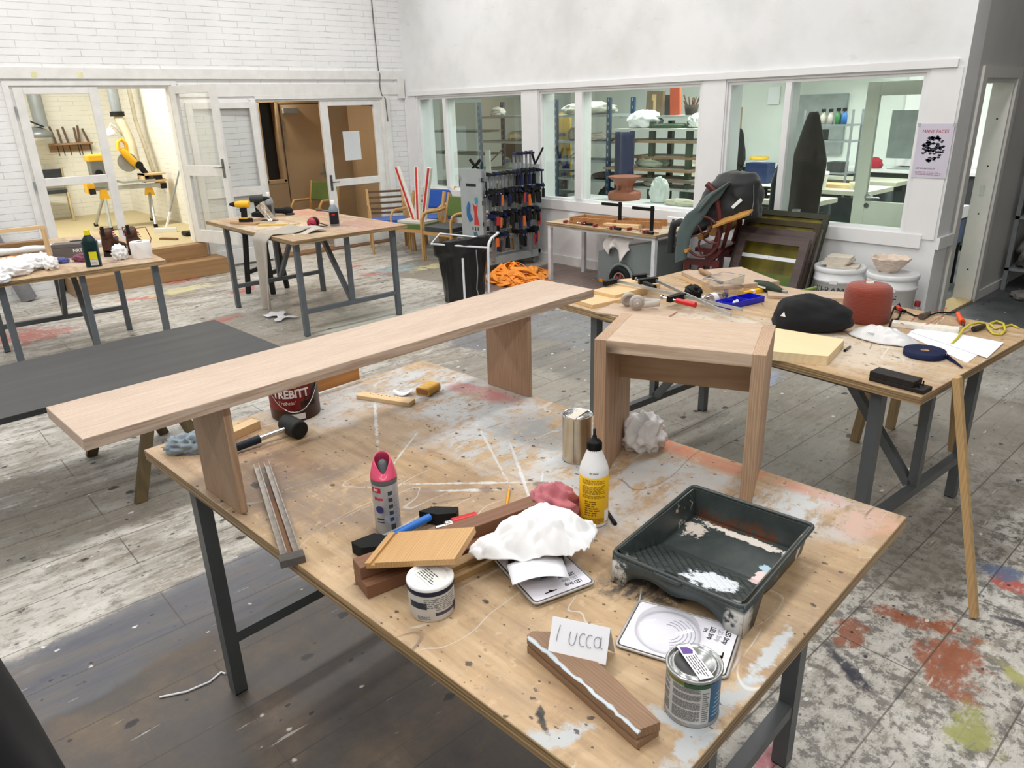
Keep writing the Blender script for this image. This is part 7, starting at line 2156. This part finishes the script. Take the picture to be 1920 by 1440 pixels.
# blue and yellow board
t = thing('painted_board', 'yellow board with blue painted patches leaning behind the blue-post rack', 'board', (-8.55, 8.62, 0.9), 0)
K().bb(-0.34, 0.34, 0, 0.02, 0, 0.95).obj('board', plain((206, 172, 60), 0.6), t)
k = K()
for x, z, w_, h_ in ((-0.24, 0.86, 0.18, 0.16), (0.0, 0.86, 0.18, 0.16), (0.10, 0.62, 0.3, 0.06), (-0.2, 0.25, 0.2, 0.18), (0.08, 0.28, 0.16, 0.2), (0.24, 0.2, 0.16, 0.24), (-0.05, 0.06, 0.2, 0.12), (0.2, 0.05, 0.14, 0.1)):
    k.prism([(x - w_ / 2, z - h_ / 2), (x + w_ / 2, z - h_ / 2 + 0.02), (x + w_ / 2 - 0.03, z + h_ / 2), (x - w_ / 2 + 0.02, z + h_ / 2 - 0.01)], -0.001, 0.001)
k.obj('blue_patches', plain((38, 66, 140), 0.6), t, (0, -0.0012, 0)).rotation_euler = (R(90), 0, 0)
for x, y, w_, h_, colr, lb in ((-9.75, 9.0, 0.9, 1.35, (60, 62, 60), 'tall dark grey board leaning deep behind the left window'), (-8.8, 8.9, 0.5, 1.2, (96, 94, 90), 'grey board leaning behind the shelves of the left rack')):
    o = K().box((0, 0, h_ / 2), (w_, 0.03, h_), rx=R(-6)).obj('leaning_board', plain(colr, 0.6), None, (x, y, 0))
    tag(o, lb, 'board')
o = K().bar((-9.05, 7.65, 0.0), (-9.22, 7.80, 1.32), 0.10, 0.03, (0, 1, 0)).obj('white_plank', plain((224, 228, 226), 0.5), None)
tag(o, 'white plank leaning upright just behind the left window', 'plank')

# ware rack with shelves of boards
t = thing('ware_rack', 'green-posted rack loaded with many sagging wooden boards behind the middle window', 'shelf', (-6.15, 8.25, 0))
OF = -V(t.location)
GP = plain((66, 84, 62), 0.5)
for x in (-6.24, -5.66):
    for y in (8.1, 8.5):
        K().bb(x - 0.035, x + 0.035, y - 0.03, y + 0.03, 0, 1.72).obj('post', GP, t, OF)
for i, (z, x0, x1, colr) in enumerate(((1.64, -6.78, -5.30, (222, 224, 218)), (1.49, -6.82, -5.35, (176, 146, 112)), (1.29, -6.62, -5.40, (166, 132, 96)), (1.14, -6.95, -5.55, (170, 136, 100)), (1.01, -6.80, -5.52, (150, 128, 106)), (0.90, -6.75, -5.4, (214, 216, 208)), (0.55, -6.7, -5.4, (150, 128, 106)))):
    o = K().bb(x0, x1, 7.95 + 0.06 * (i % 3), 8.6, z - 0.028, z).obj('ware_board', plain(colr, 0.6, var=0.08, scale=5), t, OF)
    if i not in (0, 5):
        K().bb(x0 + 0.2, x1, 7.99 + 0.06 * (i % 3), 8.55, z, z + 0.006).obj('paper_cover', plain((206, 204, 198), 0.8), o)
K().bb(-6.85, -5.5, 8.15, 8.6, 1.765, 1.79).obj('top_board', plain((190, 198, 196), 0.5), t, OF)
for i, (x, z, w_, h_, rz, colr, lb) in enumerate(((-6.36, 1.79, 0.26, 0.30, 0.05, (128, 108, 84), 'brown slab with a pale figure on top of the loaded ware rack'), (-6.08, 1.79, 0.15, 0.38, -0.06, (196, 88, 56), 'tall orange-red slab standing on top of the loaded ware rack'), (-6.22, 1.79, 0.14, 0.25, 0.0, (92, 94, 92), 'dark grey slab between the brown and orange-red ones'))):
    o = K().box((0, 0, h_ / 2), (w_, 0.05, h_), ry=rz).obj('clay_slab', plain(colr, 0.7, var=0.1, scale=10), None, (x, 8.35 - 0.06 * (i == 0) + 0.07 * (i == 2), z))
    tag(o, lb, 'slab', 'clay slabs on the ware rack')
    if i == 0:
        K().prism([(-0.01, 0.03), (0.03, 0.03), (0.03, 0.26), (-0.03, 0.26), (-0.04, 0.2), (-0.01, 0.18)], -0.004, 0.004).obj('pale_figure', plain((214, 186, 130), 0.6), o, (0, -0.028, 0)).rotation_euler = (R(90), 0, 0)
o = K().blob((0, 0, 0.085), (0.22, 0.16, 0.115), 93, 0.4, 1.7, ridge=True).obj('white_sheet_heap', M_clothwhite, None, (-6.45, 8.2, 1.643))
tag(o, 'white cloth heaped on the top board of the loaded ware rack', 'cloth')
t = thing('brush_pot', 'pot holding dried brushes and stalks on top of the ware rack', 'pot', (-5.80, 8.3, 1.79))
K().lathe([(0, 0), (0.07, 0), (0.09, 0.12), (0.085, 0.12), (0.06, 0.01), (0, 0.01)], 20).obj('pot', plain((70, 62, 54), 0.6), t)
k = K()
rnd = random.Random(3)
for i in range(14):
    a_ = rnd.uniform(0, 6.28)
    k.bar((0.02 * math.cos(a_), 0.02 * math.sin(a_), 0.03), (0.12 * math.cos(a_), 0.08 * math.sin(a_), rnd.uniform(0.16, 0.26)), 0.01, 0.01)
k.obj('brushes', plain((120, 84, 66), 0.7), t)
o = K().lathe([(0.14, 0), (0.15, 0.03), (0.13, 0.05), (0, 0.05)], 24).obj('green_dish', plain((58, 80, 56), 0.5), None, (-6.02, 8.15, 1.643))
o.scale = (1.8, 1, 1)
tag(o, 'long dark green dish on the top white board of the ware rack', 'dish')
for x, z, sx, sz, sd, colr, lb in ((-6.3, 1.143, 0.22, 0.09, 95, (190, 196, 176), 'pale plastic-covered lump between boards of the ware rack'), (-6.25, 0.903, 0.12, 0.07, 96, (176, 178, 172), 'small wrapped lump low on the ware rack'), (-5.62, 1.643, 0.10, 0.09, 97, (214, 218, 214), 'clear bagged lump at the end of the ware rack top board')):
    o = K().blob((0, 0, sz * 0.72), (sx, 0.14, sz), sd, 0.35, 2, ridge=True).obj('wrapped_lump', plain(colr, 0.5, var=0.1), None, (x, 8.2, z + 0.004))
    tag(o, lb, 'lump', 'wrapped lumps on the ware rack')
o = K().grid(12, 16, lambda u, w: (-6.72 + 0.30 * u, 7.92 + 0.03 * math.sin(u * 9), 1.60 - 0.85 * w)).obj('blue_apron', cloth_mat('navy_apron_cloth', (44, 52, 92)), None, solid=0.01)
tag(o, 'navy apron hanging at the end of the loaded ware rack', 'apron')
# sill things
t = thing('terracotta_vase', 'waisted terracotta vase standing on the sill behind the middle window', 'vase', (-6.10, 7.39, ZS))
K().lathe([(0, 0), (0.195, 0), (0.205, 0.02), (0.205, 0.08), (0.19, 0.10), (0.11, 0.115), (0.10, 0.14), (0.105, 0.17), (0.15, 0.235), (0.205, 0.275), (0.21, 0.285), (0.19, 0.285), (0.10, 0.19), (0, 0.19)], 40).obj('vase', plain((150, 88, 66), 0.6, var=0.08), t)
K().prism([(-0.015, 0.115), (0.02, 0.115), (0.03, 0.19), (0.01, 0.2), (-0.01, 0.18)], 0.097, 0.108).obj('dark_slot', plain((96, 52, 40), 0.7), t).rotation_euler = (R(90), 0, 0)
o = K().blob((0, 0, 0.03), (0.22, 0.08, 0.045), 101, 0.3, 2.2, ridge=True).obj('folded_canvas', plain((196, 192, 172), 0.8, var=0.1, scale=14), None, (-5.16, 7.30, ZS))
tag(o, 'folded cream canvas lying on the sill at the end of the middle window', 'canvas')
o = K().blob((0, 0, 0.12), (0.12, 0.08, 0.16), 102, 0.3, 2, ridge=True).obj('hanging_bag', plain((206, 212, 208), 0.4), None, (-5.55, 7.38, ZS))
tag(o, 'pale plastic bag standing on the sill beside the folded canvas', 'bag')

# rows of work tables
def work_table(label, x0, x1, y0, y1, z=0.9):
    t = thing('work_table', label, 'table', ((x0 + x1) / 2, (y0 + y1) / 2, 0), 0, 'pale work tables behind the windows')
    OF = -V(t.location)
    K().bb(x0, x1, y0, y1, z - 0.05, z).obj('tabletop', plain((226, 224, 204), 0.5, var=0.04, scale=3), t, OF)
    for x in (x0 + 0.08, x1 - 0.08):
        for y in (y0 + 0.06, y1 - 0.06):
            K().bb(x - 0.03, x + 0.03, y - 0.03, y + 0.03, 0, z - 0.05).obj('leg', plain((104, 112, 116), 0.5), t, OF)
    K().bb(x0 + 0.08, x1 - 0.08, y1 - 0.10, y1 - 0.06, 0.25, z - 0.16).obj('panel', plain((92, 100, 104), 0.5), t, OF)
    return t


work_table('long pale work table nearest to the end window', -5.25, -3.78, 7.68, 8.28)
work_table('long pale work table in the second row behind the end window', -6.9, -3.75, 8.95, 9.70)
work_table('long pale work table in the third row behind the end window', -7.2, -3.9, 10.15, 10.75)
t = thing('sink_counter', 'white counter with dark cupboard fronts along the back wall', 'counter', (-4.6, 11.1, 0))
K().bb(-2.2, 2.05, -0.30, 0.28, 0.96, 1.0).obj('worktop', M_white, t)
K().bb(-2.2, 2.05, -0.26, 0.28, 0.08, 0.96).obj('cupboard', plain((72, 74, 76), 0.5), t)
K().bb(0.25, 0.75, -0.2, 0.2, 0.995, 1.005).obj('sink', M_galv, t)
K().tube([(0.50, 0.15, 1.0), (0.50, 0.15, 1.24), (0.48, 0.12, 1.30), (0.44, 0.04, 1.30), (0.42, 0.0, 1.26)], 0.016, 8).obj('tap', M_galv, t)
o = K().blob((0, 0, 0.06), (0.11, 0.08, 0.08), 111, 0.3, 2, ridge=True).obj('red_cloth', cloth_mat('red_cotton', (176, 40, 56)), None, (-4.55, 10.95, 1.0))
tag(o, 'crumpled red cloth on the white counter beside the sink', 'cloth')
for i, (x, z, y, w_, h_) in enumerate(((-5.6, 1.55, 11.36, 0.75, 0.85),)):
    o = K().bb(-w_ / 2, w_ / 2, -0.03, 0.03, 0, h_).obj('leaning_sheet', plain((142, 150, 148), 0.5), None, (x, y, 1.15))
    tag(o, 'large grey panel standing on the counter against the back wall', 'panel')
o = K().bb(-0.5, 0.5, -0.2, 0.2, 0, 0.22).obj('ceiling_duct', M_white, None, (-5.5, 10.6, 2.35))
tag(o, 'boxy white air duct up at the ceiling behind the end window', 'duct')
K().bb(-0.06, 0.06, -0.06, 0.06, 0.22, 0.75).obj('duct_hanger', M_white, o)
o = K().bb(-0.10, 0.10, -0.05, 0.05, 0, 2.07).obj('trim_16', M_white, None, (-4.28, 11.345, 1.02))
struct(o)
t = thing('metal_shelving', 'light metal shelving with bottles and bins behind the end window', 'shelf', (-4.75, 9.98, 0))
for x in (-0.32, 0.32):
    for y in (-0.14, 0.14):
        K().bb(x - 0.012, x + 0.012, y - 0.012, y + 0.012, 0, 1.80).obj('post', M_galv, t)
for z in (1.02, 1.42, 1.62):
    K().bb(-0.33, 0.33, -0.15, 0.15, z - 0.02, z).obj('shelf', M_galv, t)
for i, (x, h_, colr, lb) in enumerate(((-0.22, 0.16, (196, 190, 176), 'cream spray bottle first in the row on the metal shelving'), (-0.12, 0.19, (214, 206, 190), 'cream spray bottle second in the row on the metal shelving'), (-0.02, 0.19, (216, 208, 196), 'cream spray bottle third in the row on the metal shelving'), (0.08, 0.2, (70, 140, 80), 'green spray bottle on the metal shelving'), (0.16, 0.2, (60, 120, 190), 'blue spray bottle on the metal shelving'))):
    b_ = thing('spray_bottle', lb, 'bottle', (-4.75 + x, 9.95, 1.62), 0, 'spray bottles on the metal shelving')
    K().lathe([(0, 0), (0.036, 0), (0.038, h_ * 0.55), (0.015, h_ * 0.75), (0.014, h_ * 0.8)], 16).obj('bottle', plain(colr, 0.4), b_)
    K().bb(-0.014, 0.014, -0.045, 0.02, h_ * 0.8, h_).obj('trigger_head', M_dark, b_)
for x, z, lb in ((-0.18, 1.42, 'dark bin on the middle shelf of the metal shelving'), (0.14, 1.02, 'dark bin on the lower shelf of the metal shelving')):
    o = K().bb(-0.1, 0.1, -0.1, 0.1, 0, 0.13).obj('storage_bin', plain((70, 72, 72), 0.5), None, (-4.75 + x, 9.97, z))
    tag(o, lb, 'bin', 'bins on the metal shelving')
def bucket(name, label, loc, r, h, body, lid):
    t = thing(name, label, 'bucket', loc)
    K().lathe([(0, 0), (r * 0.86, 0), (r, h * 0.9), (r, h * 0.92)], 30).obj('bucket', body, t)
    K().lathe([(r * 1.06, h * 0.84), (r * 1.07, h), (r * 0.98, h * 1.01), (0, h)], 30).obj('lid', lid, t)
    return t
bucket('white_bucket', 'white lidded bucket standing on the second work table', (-4.42, 9.05, 0.9), 0.125, 0.20, M_white, M_white)
bucket('yellow_lid_bucket', 'white bucket with yellow lid at the back table behind the end window', (-6.1, 10.55, 0.9), 0.13, 0.24, M_white, M_yellow)
o = K().bb(-0.38, 0.38, -0.14, 0.14, 0, 0.04).obj('wooden_tray', PINE, None, (-4.42, 9.32, 0.9))
tag(o, 'pale wooden board beside the white bucket on the second work table', 'board')
for i, x in enumerate((-4.02, -3.93, -3.86)):
    o = K().lathe([(0, 0), (0.035, 0), (0.038, 0.09), (0.03, 0.09), (0.028, 0.01), (0, 0.01)], 18).obj('beaker', plain((214, 206, 172), 0.5), None, (x, 9.15, 0.9))
    tag(o, 'small cream beaker at the end of the second work table, %s from the bucket' % ('first', 'second', 'third')[i], 'beaker', 'cream beakers')
# dark figure-like jacket, timber cross and board on the back table
o = K().blob((0, 0, 0.27), (0.15, 0.1, 0.36), 121, 0.25, 1.6).obj('hung_black_jacket', cloth_mat('black_jacket_cloth', (24, 26, 28)), None, (-6.6, 10.7, 0.9))
tag(o, 'black jacket hung upright at the back table behind the end window', 'jacket')
t = thing('timber_cross', 'crossed pale timber pieces standing by the black jacket at the back', 'timber', (-6.78, 10.72, 0.9))
K().bar((0, 0, 0), (0.02, 0, 0.75), 0.05, 0.04).bar((0.18, 0.05, 0.2), (0.16, 0.05, 0.95), 0.05, 0.04).bar((-0.35, 0, 0.52), (0.12, 0, 0.52), 0.04, 0.05).obj('timbers', wood((190, 160, 110), (156, 124, 78), 'Z'), t)
o = K().blob((0, 0, 0.08), (0.3, 0.12, 0.12), 122, 0.5, 2.4, ridge=True).obj('cream_rag_pile', cloth_mat('cream_rag_cloth', (206, 198, 182)), None, (-7.0, 10.4, 0.9))
tag(o, 'pile of cream rags on the back work table', 'rags')
for x, z, w_, h_, lb in ((-6.42, 1.87, 0.20, 0.26, 'white sheet pinned to the pale back wall'), ):
    o = K().bb(-w_ / 2, w_ / 2, -0.01, 0.0, 0, h_).obj('pinned_sheet', M_paper, None, (x, 11.39, z))
    tag(o, lb, 'paper')
o = K().bb(-0.16, 0.16, -0.10, 0.10, 0, 0.26).obj('blue_crate', plain((34, 52, 96), 0.5), None, (-5.35, 9.3, 0.9))
tag(o, 'dark blue box on the second work table behind the end window', 'box')


def hung_coat(label, loc, w_, h_, mat, seed):
    def fn(u, w):
        th = 2 * PI * u
        r_ = (0.25 + 0.75 * min(1, w * 2.2) ** 0.8) * (1 - 0.15 * max(0, w - 0.75) * 4 * 0.5)
        f_ = 1 + 0.10 * math.sin(th * 5 + w * 3 + seed) * w + 0.08 * mnoise.noise((math.cos(th) * 2, math.sin(th) * 2, w * 3 + seed))
        return (w_ / 2 * r_ * f_ * math.cos(th), 0.09 * r_ * f_ * math.sin(th), -h_ * w)
    o = K().grid(40, 26, fn, True, True).obj('hung_coat', mat, None, loc, solid=0.006)
    return tag(o, label, 'coat', 'coats hung behind the end window')


hung_coat('long dark brown coat hung just behind the end window, larger one', (-3.66, 7.27, 1.82), 0.34, 1.0, cloth_mat('brown_coat_cloth', (56, 48, 44)), 1)
hung_coat('black padded coat hung behind the mullion of the end window, shorter one', (-3.95, 7.33, 1.40), 0.24, 0.62, cloth_mat('black_coat_fabric', (24, 25, 28)), 4)
# stools by the first table
t = thing('black_vice', 'small black bench tool on the nearest pale work table', 'tool', (-4.42, 7.85, 0.9))
K().bb(-0.05, 0.05, -0.03, 0.03, 0, 0.03).cyl((0, 0, 0.03), (0, 0, 0.10), 0.02, n=12).cyl((0, 0, 0.10), (0, 0, 0.12), 0.05, n=16).obj('body', M_dark, t)
o = K().lathe([(0.035, 0), (0.045, 0.10), (0.043, 0.10), (0.034, 0.004), (0, 0.004)], 20).obj('clear_cup', M_clear, None, (-3.62, 7.05, ZS))
tag(o, 'clear plastic cup on the sill behind the end window', 'cup')
# open door of the window room seen through the end window
d6 = leaf('door_6', 0.78, 2.05, [(0.98, 1.93)], (XG - 0.20, GA + 0.07, 0.02), R(180), mat=plain((218, 220, 206), 0.5, var=0.03), st=0.12, handle=0)
K().cyl((0.64, -0.03, 1.02), (0.64, 0.03, 1.02), 0.028, n=18).cyl((0.64, -0.03, 0.94), (0.64, 0.03, 0.94), 0.024, n=18).cyl((0.64, 0.045, 1.02), (0.52, 0.045, 1.02), 0.008, n=8).obj('handle', M_chrome, d6)
o = K().bb(0, 0.30, 0, 0.003, 0, 0.42).obj('door_notice', plain((188, 196, 194), 0.7), None, (-2.98, 7.415, 1.40))
tag(o, 'grey-white sheet fixed to the glass of the open door behind the end window', 'paper')
# blue bag and case seen through the grey doorway
t = thing('blue_carton', 'blue box on a white case seen through the grey doorway', 'box', (-2.86, 8.75, 0.0))
K().bb(-0.2, 0.2, -0.14, 0.14, 0.45, 0.70).obj('carton', plain((50, 88, 140), 0.5), t)
K().bb(-0.22, 0.22, -0.15, 0.15, 0.72, 0.84).obj('white_case', M_white, t)
K().bb(-0.22, 0.22, -0.15, 0.15, 0.70, 0.72).bb(-0.2, -0.17, -0.14, -0.11, 0, 0.45).bb(0.17, 0.2, -0.14, -0.11, 0, 0.45).bb(-0.2, -0.17, 0.11, 0.14, 0, 0.45).bb(0.17, 0.2, 0.11, 0.14, 0, 0.45).bb(-0.2, 0.2, -0.14, 0.14, 0.43, 0.45).obj('stand', M_dark, t)

# ------------------------------------------------------------------ saw room
FZ = 0.385
t = thing('mitre_saw', 'yellow mitre saw with its head raised, mounted on the stand in the bright saw room', 'saw', (-12.42, 3.42, 1.02))
OF = -V(t.location)
SY = plain((240, 182, 30), 0.4, var=0.05)
K().tube([(-12.40, 3.34, 1.52), (-12.40, 3.38, 1.46), (-12.40, 3.46, 1.34), (-12.40, 3.54, 1.25)], [0.05, 0.07, 0.07, 0.06], 12, flat=0.8).obj('motor_head', SY, t, OF)
K().tube([(-12.40, 3.30, 1.50), (-12.40, 3.31, 1.62), (-12.40, 3.37, 1.66), (-12.40, 3.42, 1.58), (-12.40, 3.41, 1.48)], 0.028, 8).obj('handle', SY, t, OF)
K().cyl((-12.45, 3.40, 1.33), (-12.43, 3.40, 1.33), 0.14, n=28).obj('blade_guard', plain((150, 150, 146), 0.4, 0.3), t, OF)
K().cyl((-12.40, 3.53, 1.28), (-12.33, 3.53, 1.28), 0.055, n=20).obj('motor_cap', M_dark, t, OF)
K().bar((-12.42, 3.56, 1.26), (-12.46, 3.66, 1.10), 0.06, 0.06).obj('pivot', M_dark, t, OF)
K().bb(-12.6, -12.2, 3.22, 3.68, 1.045, 1.075).obj('saw_table', plain((176, 178, 176), 0.4, 0.3), t, OF)
t = thing('saw_stand', 'yellow and grey folding saw stand with splayed legs in the saw room', 'stand', (-12.42, 3.35, FZ))
OF = -V(t.location)
K().bar((-12.52, 2.75, 0.975), (-12.30, 3.98 - 0.12, 0.975), 0.08, 0.06).obj('beam', plain((186, 188, 186), 0.4, 0.3), t, OF)
for y0, ys in ((2.98, ((-12.95, 2.90), (-12.20, 2.92))), (3.62, ((-12.9, 3.72), (-12.02, 3.50)))):
    K().prism([(-0.07, -0.1), (0.07, -0.1), (0.04, 0.04), (-0.04, 0.04)], -0.05, 0.05).obj('leg_bracket', SY, t, V((-12.42, y0, 0.93)) + OF).rotation_euler = (R(90), 0, R(80))
    for x, y in ys:
        o = K().cyl((-12.42, y0, 0.90), (x, y, FZ + 0.03), 0.022, n=10).obj('leg', M_alu, t, OF)
        K().cyl((x, y, FZ), (x, y, FZ + 0.05), 0.03, n=10).obj('foot', M_rubber, o)
for y in (2.80, 3.80):
    K().bb(-12.5, -12.3, y - 0.05, y + 0.05, 0.93, 1.07).obj('work_support', SY, t, OF)
    K().bb(-12.28, -12.25, y - 0.04, y + 0.04, 0.92, 1.0).obj('clamp_lever', M_dark, t, OF)
t = thing('wooden_fence', 'pale wooden fence boxes fixed on the saw stand beside the blade', 'box', (-12.38, 3.72 - 0.05, 1.03))
K().bb(-0.12, 0.16, -0.15, 0.18, 0.0, 0.03).bb(-0.12, 0.16, -0.15, 0.18, 0.10, 0.125).bb(-0.12, 0.16, -0.15, -0.13, 0.0, 0.125).bb(-0.12, -0.1, -0.15, 0.18, 0.0, 0.125).obj('box', PINE, t)
K().bb(0.155, 0.162, 0.0, 0.12, 0.035, 0.095).obj('dark_opening', M_dark, t)
for y, lb in ((2.9, 'upper yellow-grey planer machine beside the glass door leaf'),):
    t = thing('planer', 'yellow and grey bench machine half hidden behind the left door frame', 'machine', (-12.5, 2.96, 1.005))
    K().bb(-0.12, 0.12, -0.10, 0.14, 0.0, 0.10).obj('base', plain((150, 152, 150), 0.5), t)
    K().bb(-0.10, 0.10, -0.08, 0.10, 0.10, 0.36).obj('column', plain((120, 122, 120), 0.5), t)
    K().bb(-0.11, 0.11, -0.10, 0.12, 0.36, 0.46).obj('top', SY, t, bevel=0.02)
    K().cyl((0.12, 0.0, 0.2), (0.16, 0.0, 0.2), 0.05, n=16).obj('knob', M_dark, t)
# ducts, hose, lamp
t = thing('extraction_duct', 'spiral steel duct with beige hose running down above the saw', 'duct', (-12.7, 3.55, 1.5))
OF = -V(t.location)
K().cyl((-12.9, 3.50, 3.48), (-12.9, 3.52, 2.05), 0.075, n=20).obj('duct', M_galv, t, OF)
K().cyl((-12.9, 3.52, 2.05), (-12.9, 3.52, 1.98), 0.10, n=20).obj('collar', M_dark, t, OF)
pth = [V((-12.9, 3.52, 1.98)).lerp(V((-12.62, 3.56, 1.30)), i / 60) + V((0, 0.04 * math.sin(i / 60 * PI), 0)) for i in range(61)]
K().tube(pth, [0.062 + 0.010 * (i % 2) for i in range(61)], 12).obj('flexible_hose', plain((206, 192, 160), 0.6), t, OF)
K().cyl((-12.95, 3.75, 3.48), (-12.95, 3.78, 1.9), 0.03, n=10).tube([(-12.95, 3.78, 1.9), (-12.85, 3.80, 1.6), (-12.7, 3.82, 1.15)], 0.03, 8).obj('side_pipe', plain((190, 180, 156), 0.6), t, OF)
t = thing('steel_duct', 'galvanised duct ending in a round hood above the tool rail', 'duct', (-14.3, 2.74, 1.5))
OF = -V(t.location)
K().cyl((-14.3, 2.72, 3.48), (-14.3, 2.74, 1.86), 0.10, n=20).obj('duct', M_galv, t, OF)
K().lathe([(0.02, 0.05), (0.06, 0.04), (0.19, -0.03), (0.23, -0.12), (0.22, -0.12)], 28, (-14.3, 2.66, 1.82)).obj('hood', plain((136, 140, 142), 0.4, 0.4), t, OF)
K().tube([(-14.2, 2.75, 1.86), (-14.1, 2.55, 1.95), (-14.1, 2.42, 2.15)], 0.012, 6).obj('lever', M_dark, t, OF)
t = thing('desk_lamp', 'white cone lamp on an arm beside the beige hose', 'lamp', (-12.75, 3.33, 1.7))
K().lathe([(0.03, 0.12), (0.05, 0.08), (0.10, 0.0), (0.095, 0.0), (0.04, 0.08)], 22).obj('shade', M_white, t)
K().tube([(0, 0, 0.12), (0.02, 0.02, 0.18), (-0.05, 0.12, 0.10), (-0.1, 0.18, 0.0)], 0.012, 6).obj('arm', M_white, t)
o = K().tube([(-12.9, 3.2, 2.02), (-12.88, 3.22, 1.9), (-12.9, 3.25, 1.7), (-12.85, 3.24, 1.45), (-12.9, 3.30, 1.2), (-12.8, 3.2, 1.05)], 0.012, 6).obj('dark_cable', M_dark, None)
tag(o, 'dark cable hanging beside the white lamp in the saw room', 'cable')
# tool rail with files
t = thing('tool_rail', 'wooden wall rail for files on the back wall of the saw room', 'rail', (-14.62, 3.17, 1.50))
K().bb(-0.08, 0.08, -0.32, 0.32, 0.06, 0.09).bb(-0.08, -0.06, -0.32, 0.32, -0.05, 0.06).obj('rail', wood((176, 142, 106), (140, 106, 74), 'Y'), t)
for i, (y, h_, tl) in enumerate(((-0.22, 0.27, 0.05), (-0.14, 0.22, 0.02), (-0.04, 0.26, 0.04), (0.09, 0.24, 0.0), (0.13, 0.27, -0.02), (0.27, 0.22, 0.06))):
    f = thing('file', 'long file with wooden handle hanging in the wall rail of the saw room', 'file', (-14.58, 3.17 + y, 1.59), 0, 'files in the wall rail')
    f['label'] = 'wooden-handled file in the saw room wall rail, %s from the duct' % ('first', 'second', 'third', 'fourth', 'fifth', 'sixth')[i]
    K().bar((0, 0, 0.0), (0, -tl, h_), 0.03, 0.03).obj('handle', OLDWOOD_Z, f)
    K().bar((0, 0, 0.0), (0, 0.01, -0.2), 0.012, 0.008).obj('blade', M_dark, f)
# dark chair
t = thing('dark_chair', 'chair with charcoal pad and pale frame behind the shut glass leaf', 'chair', (-14.25, 2.62, FZ), R(80))
for s in (-1, 1):
    K().tube([(s * 0.25, -0.25, 0), (s * 0.25, -0.25, 0.45), (s * 0.25, 0.2, 0.46)], 0.02, 8).obj('front_leg', plain((176, 160, 120), 0.5), t)
    K().tube([(s * 0.25, 0.26, 0), (s * 0.25, 0.22, 0.45), (s * 0.25, 0.30, 0.82)], 0.02, 8).obj('rear_leg', plain((176, 160, 120), 0.5), t)
K().prism(rrect(0.5, 0.46, 0.05), 0.45, 0.51).obj('seat', DARKP, t, bevel=0.015)
K().box((0, 0.28, 0.70), (0.5, 0.04, 0.22), rx=R(-10)).obj('backrest', DARKP, t, bevel=0.012)
# broom and dustpan
t = thing('floor_brush', 'long-handled white floor brush leaning on the wall of the saw room', 'brush', (-11.35, 3.5, FZ))
K().cyl((0.0, -0.06, 0.06), (-0.05, 0.42, 1.15), 0.013, n=8).obj('handle', M_galv, t)
K().cyl((0.0, -0.06, 0.06), (-0.012, 0.04, 0.28), 0.018, n=8).obj('sleeve', M_white, t)
K().box((0, -0.07, 0.03), (0.30, 0.08, 0.06), rz=R(60)).obj('brush_head', M_white, t)
t = thing('dustpan', 'dark dustpan and brush standing inside the saw room door', 'dustpan', (-10.75, 3.55, FZ))
K().bb(-0.10, 0.10, -0.08, 0.10, 0, 0.06).obj('pan', M_dark, t, bevel=0.02)
K().bar((0, 0.04, 0.05), (0.02, 0.12, 0.45), 0.03, 0.02).obj('handle', M_dark, t)
o = K().box((0, 0, 0.012), (0.28, 0.05, 0.024)).obj('floor_stick', wood((150, 112, 74), (110, 78, 48), 'X'), None, (-10.6, 3.22, FZ), R(30))
tag(o, 'short brown stick lying on the saw room floor near the steps', 'stick')

# ------------------------------------------------------------------ corridor
t = thing('green_armchair', 'wooden armchair with olive green back in the dim corridor', 'chair', (-10.95, 5.62, 0), R(-5))
ar = Matrix.Rotation(R(30), 4, 'Z')
for s in (-1, 1):
    K(ar).tube([(s * 0.27, -0.24, 0), (s * 0.27, -0.24, 0.58), (s * 0.27, -0.16, 0.66), (s * 0.27, 0.22, 0.64)], 0.02, 8).obj('front_leg_and_arm', LOOP, t)
    K(ar).bar((s * 0.26, 0.26, 0), (s * 0.26, 0.22, 0.45), 0.03, 0.04).bar((s * 0.26, 0.22, 0.45), (s * 0.26, 0.34, 0.92), 0.03, 0.04).obj('rear_leg', LOOP, t)
K(ar).bb(-0.25, 0.25, -0.22, 0.24, 0.41, 0.47).obj('seat', DARKP, t, bevel=0.02)
K(ar).box((0, 0.29, 0.76), (0.5, 0.05, 0.30), rx=R(-16)).obj('backrest', GREENP, t, bevel=0.015)
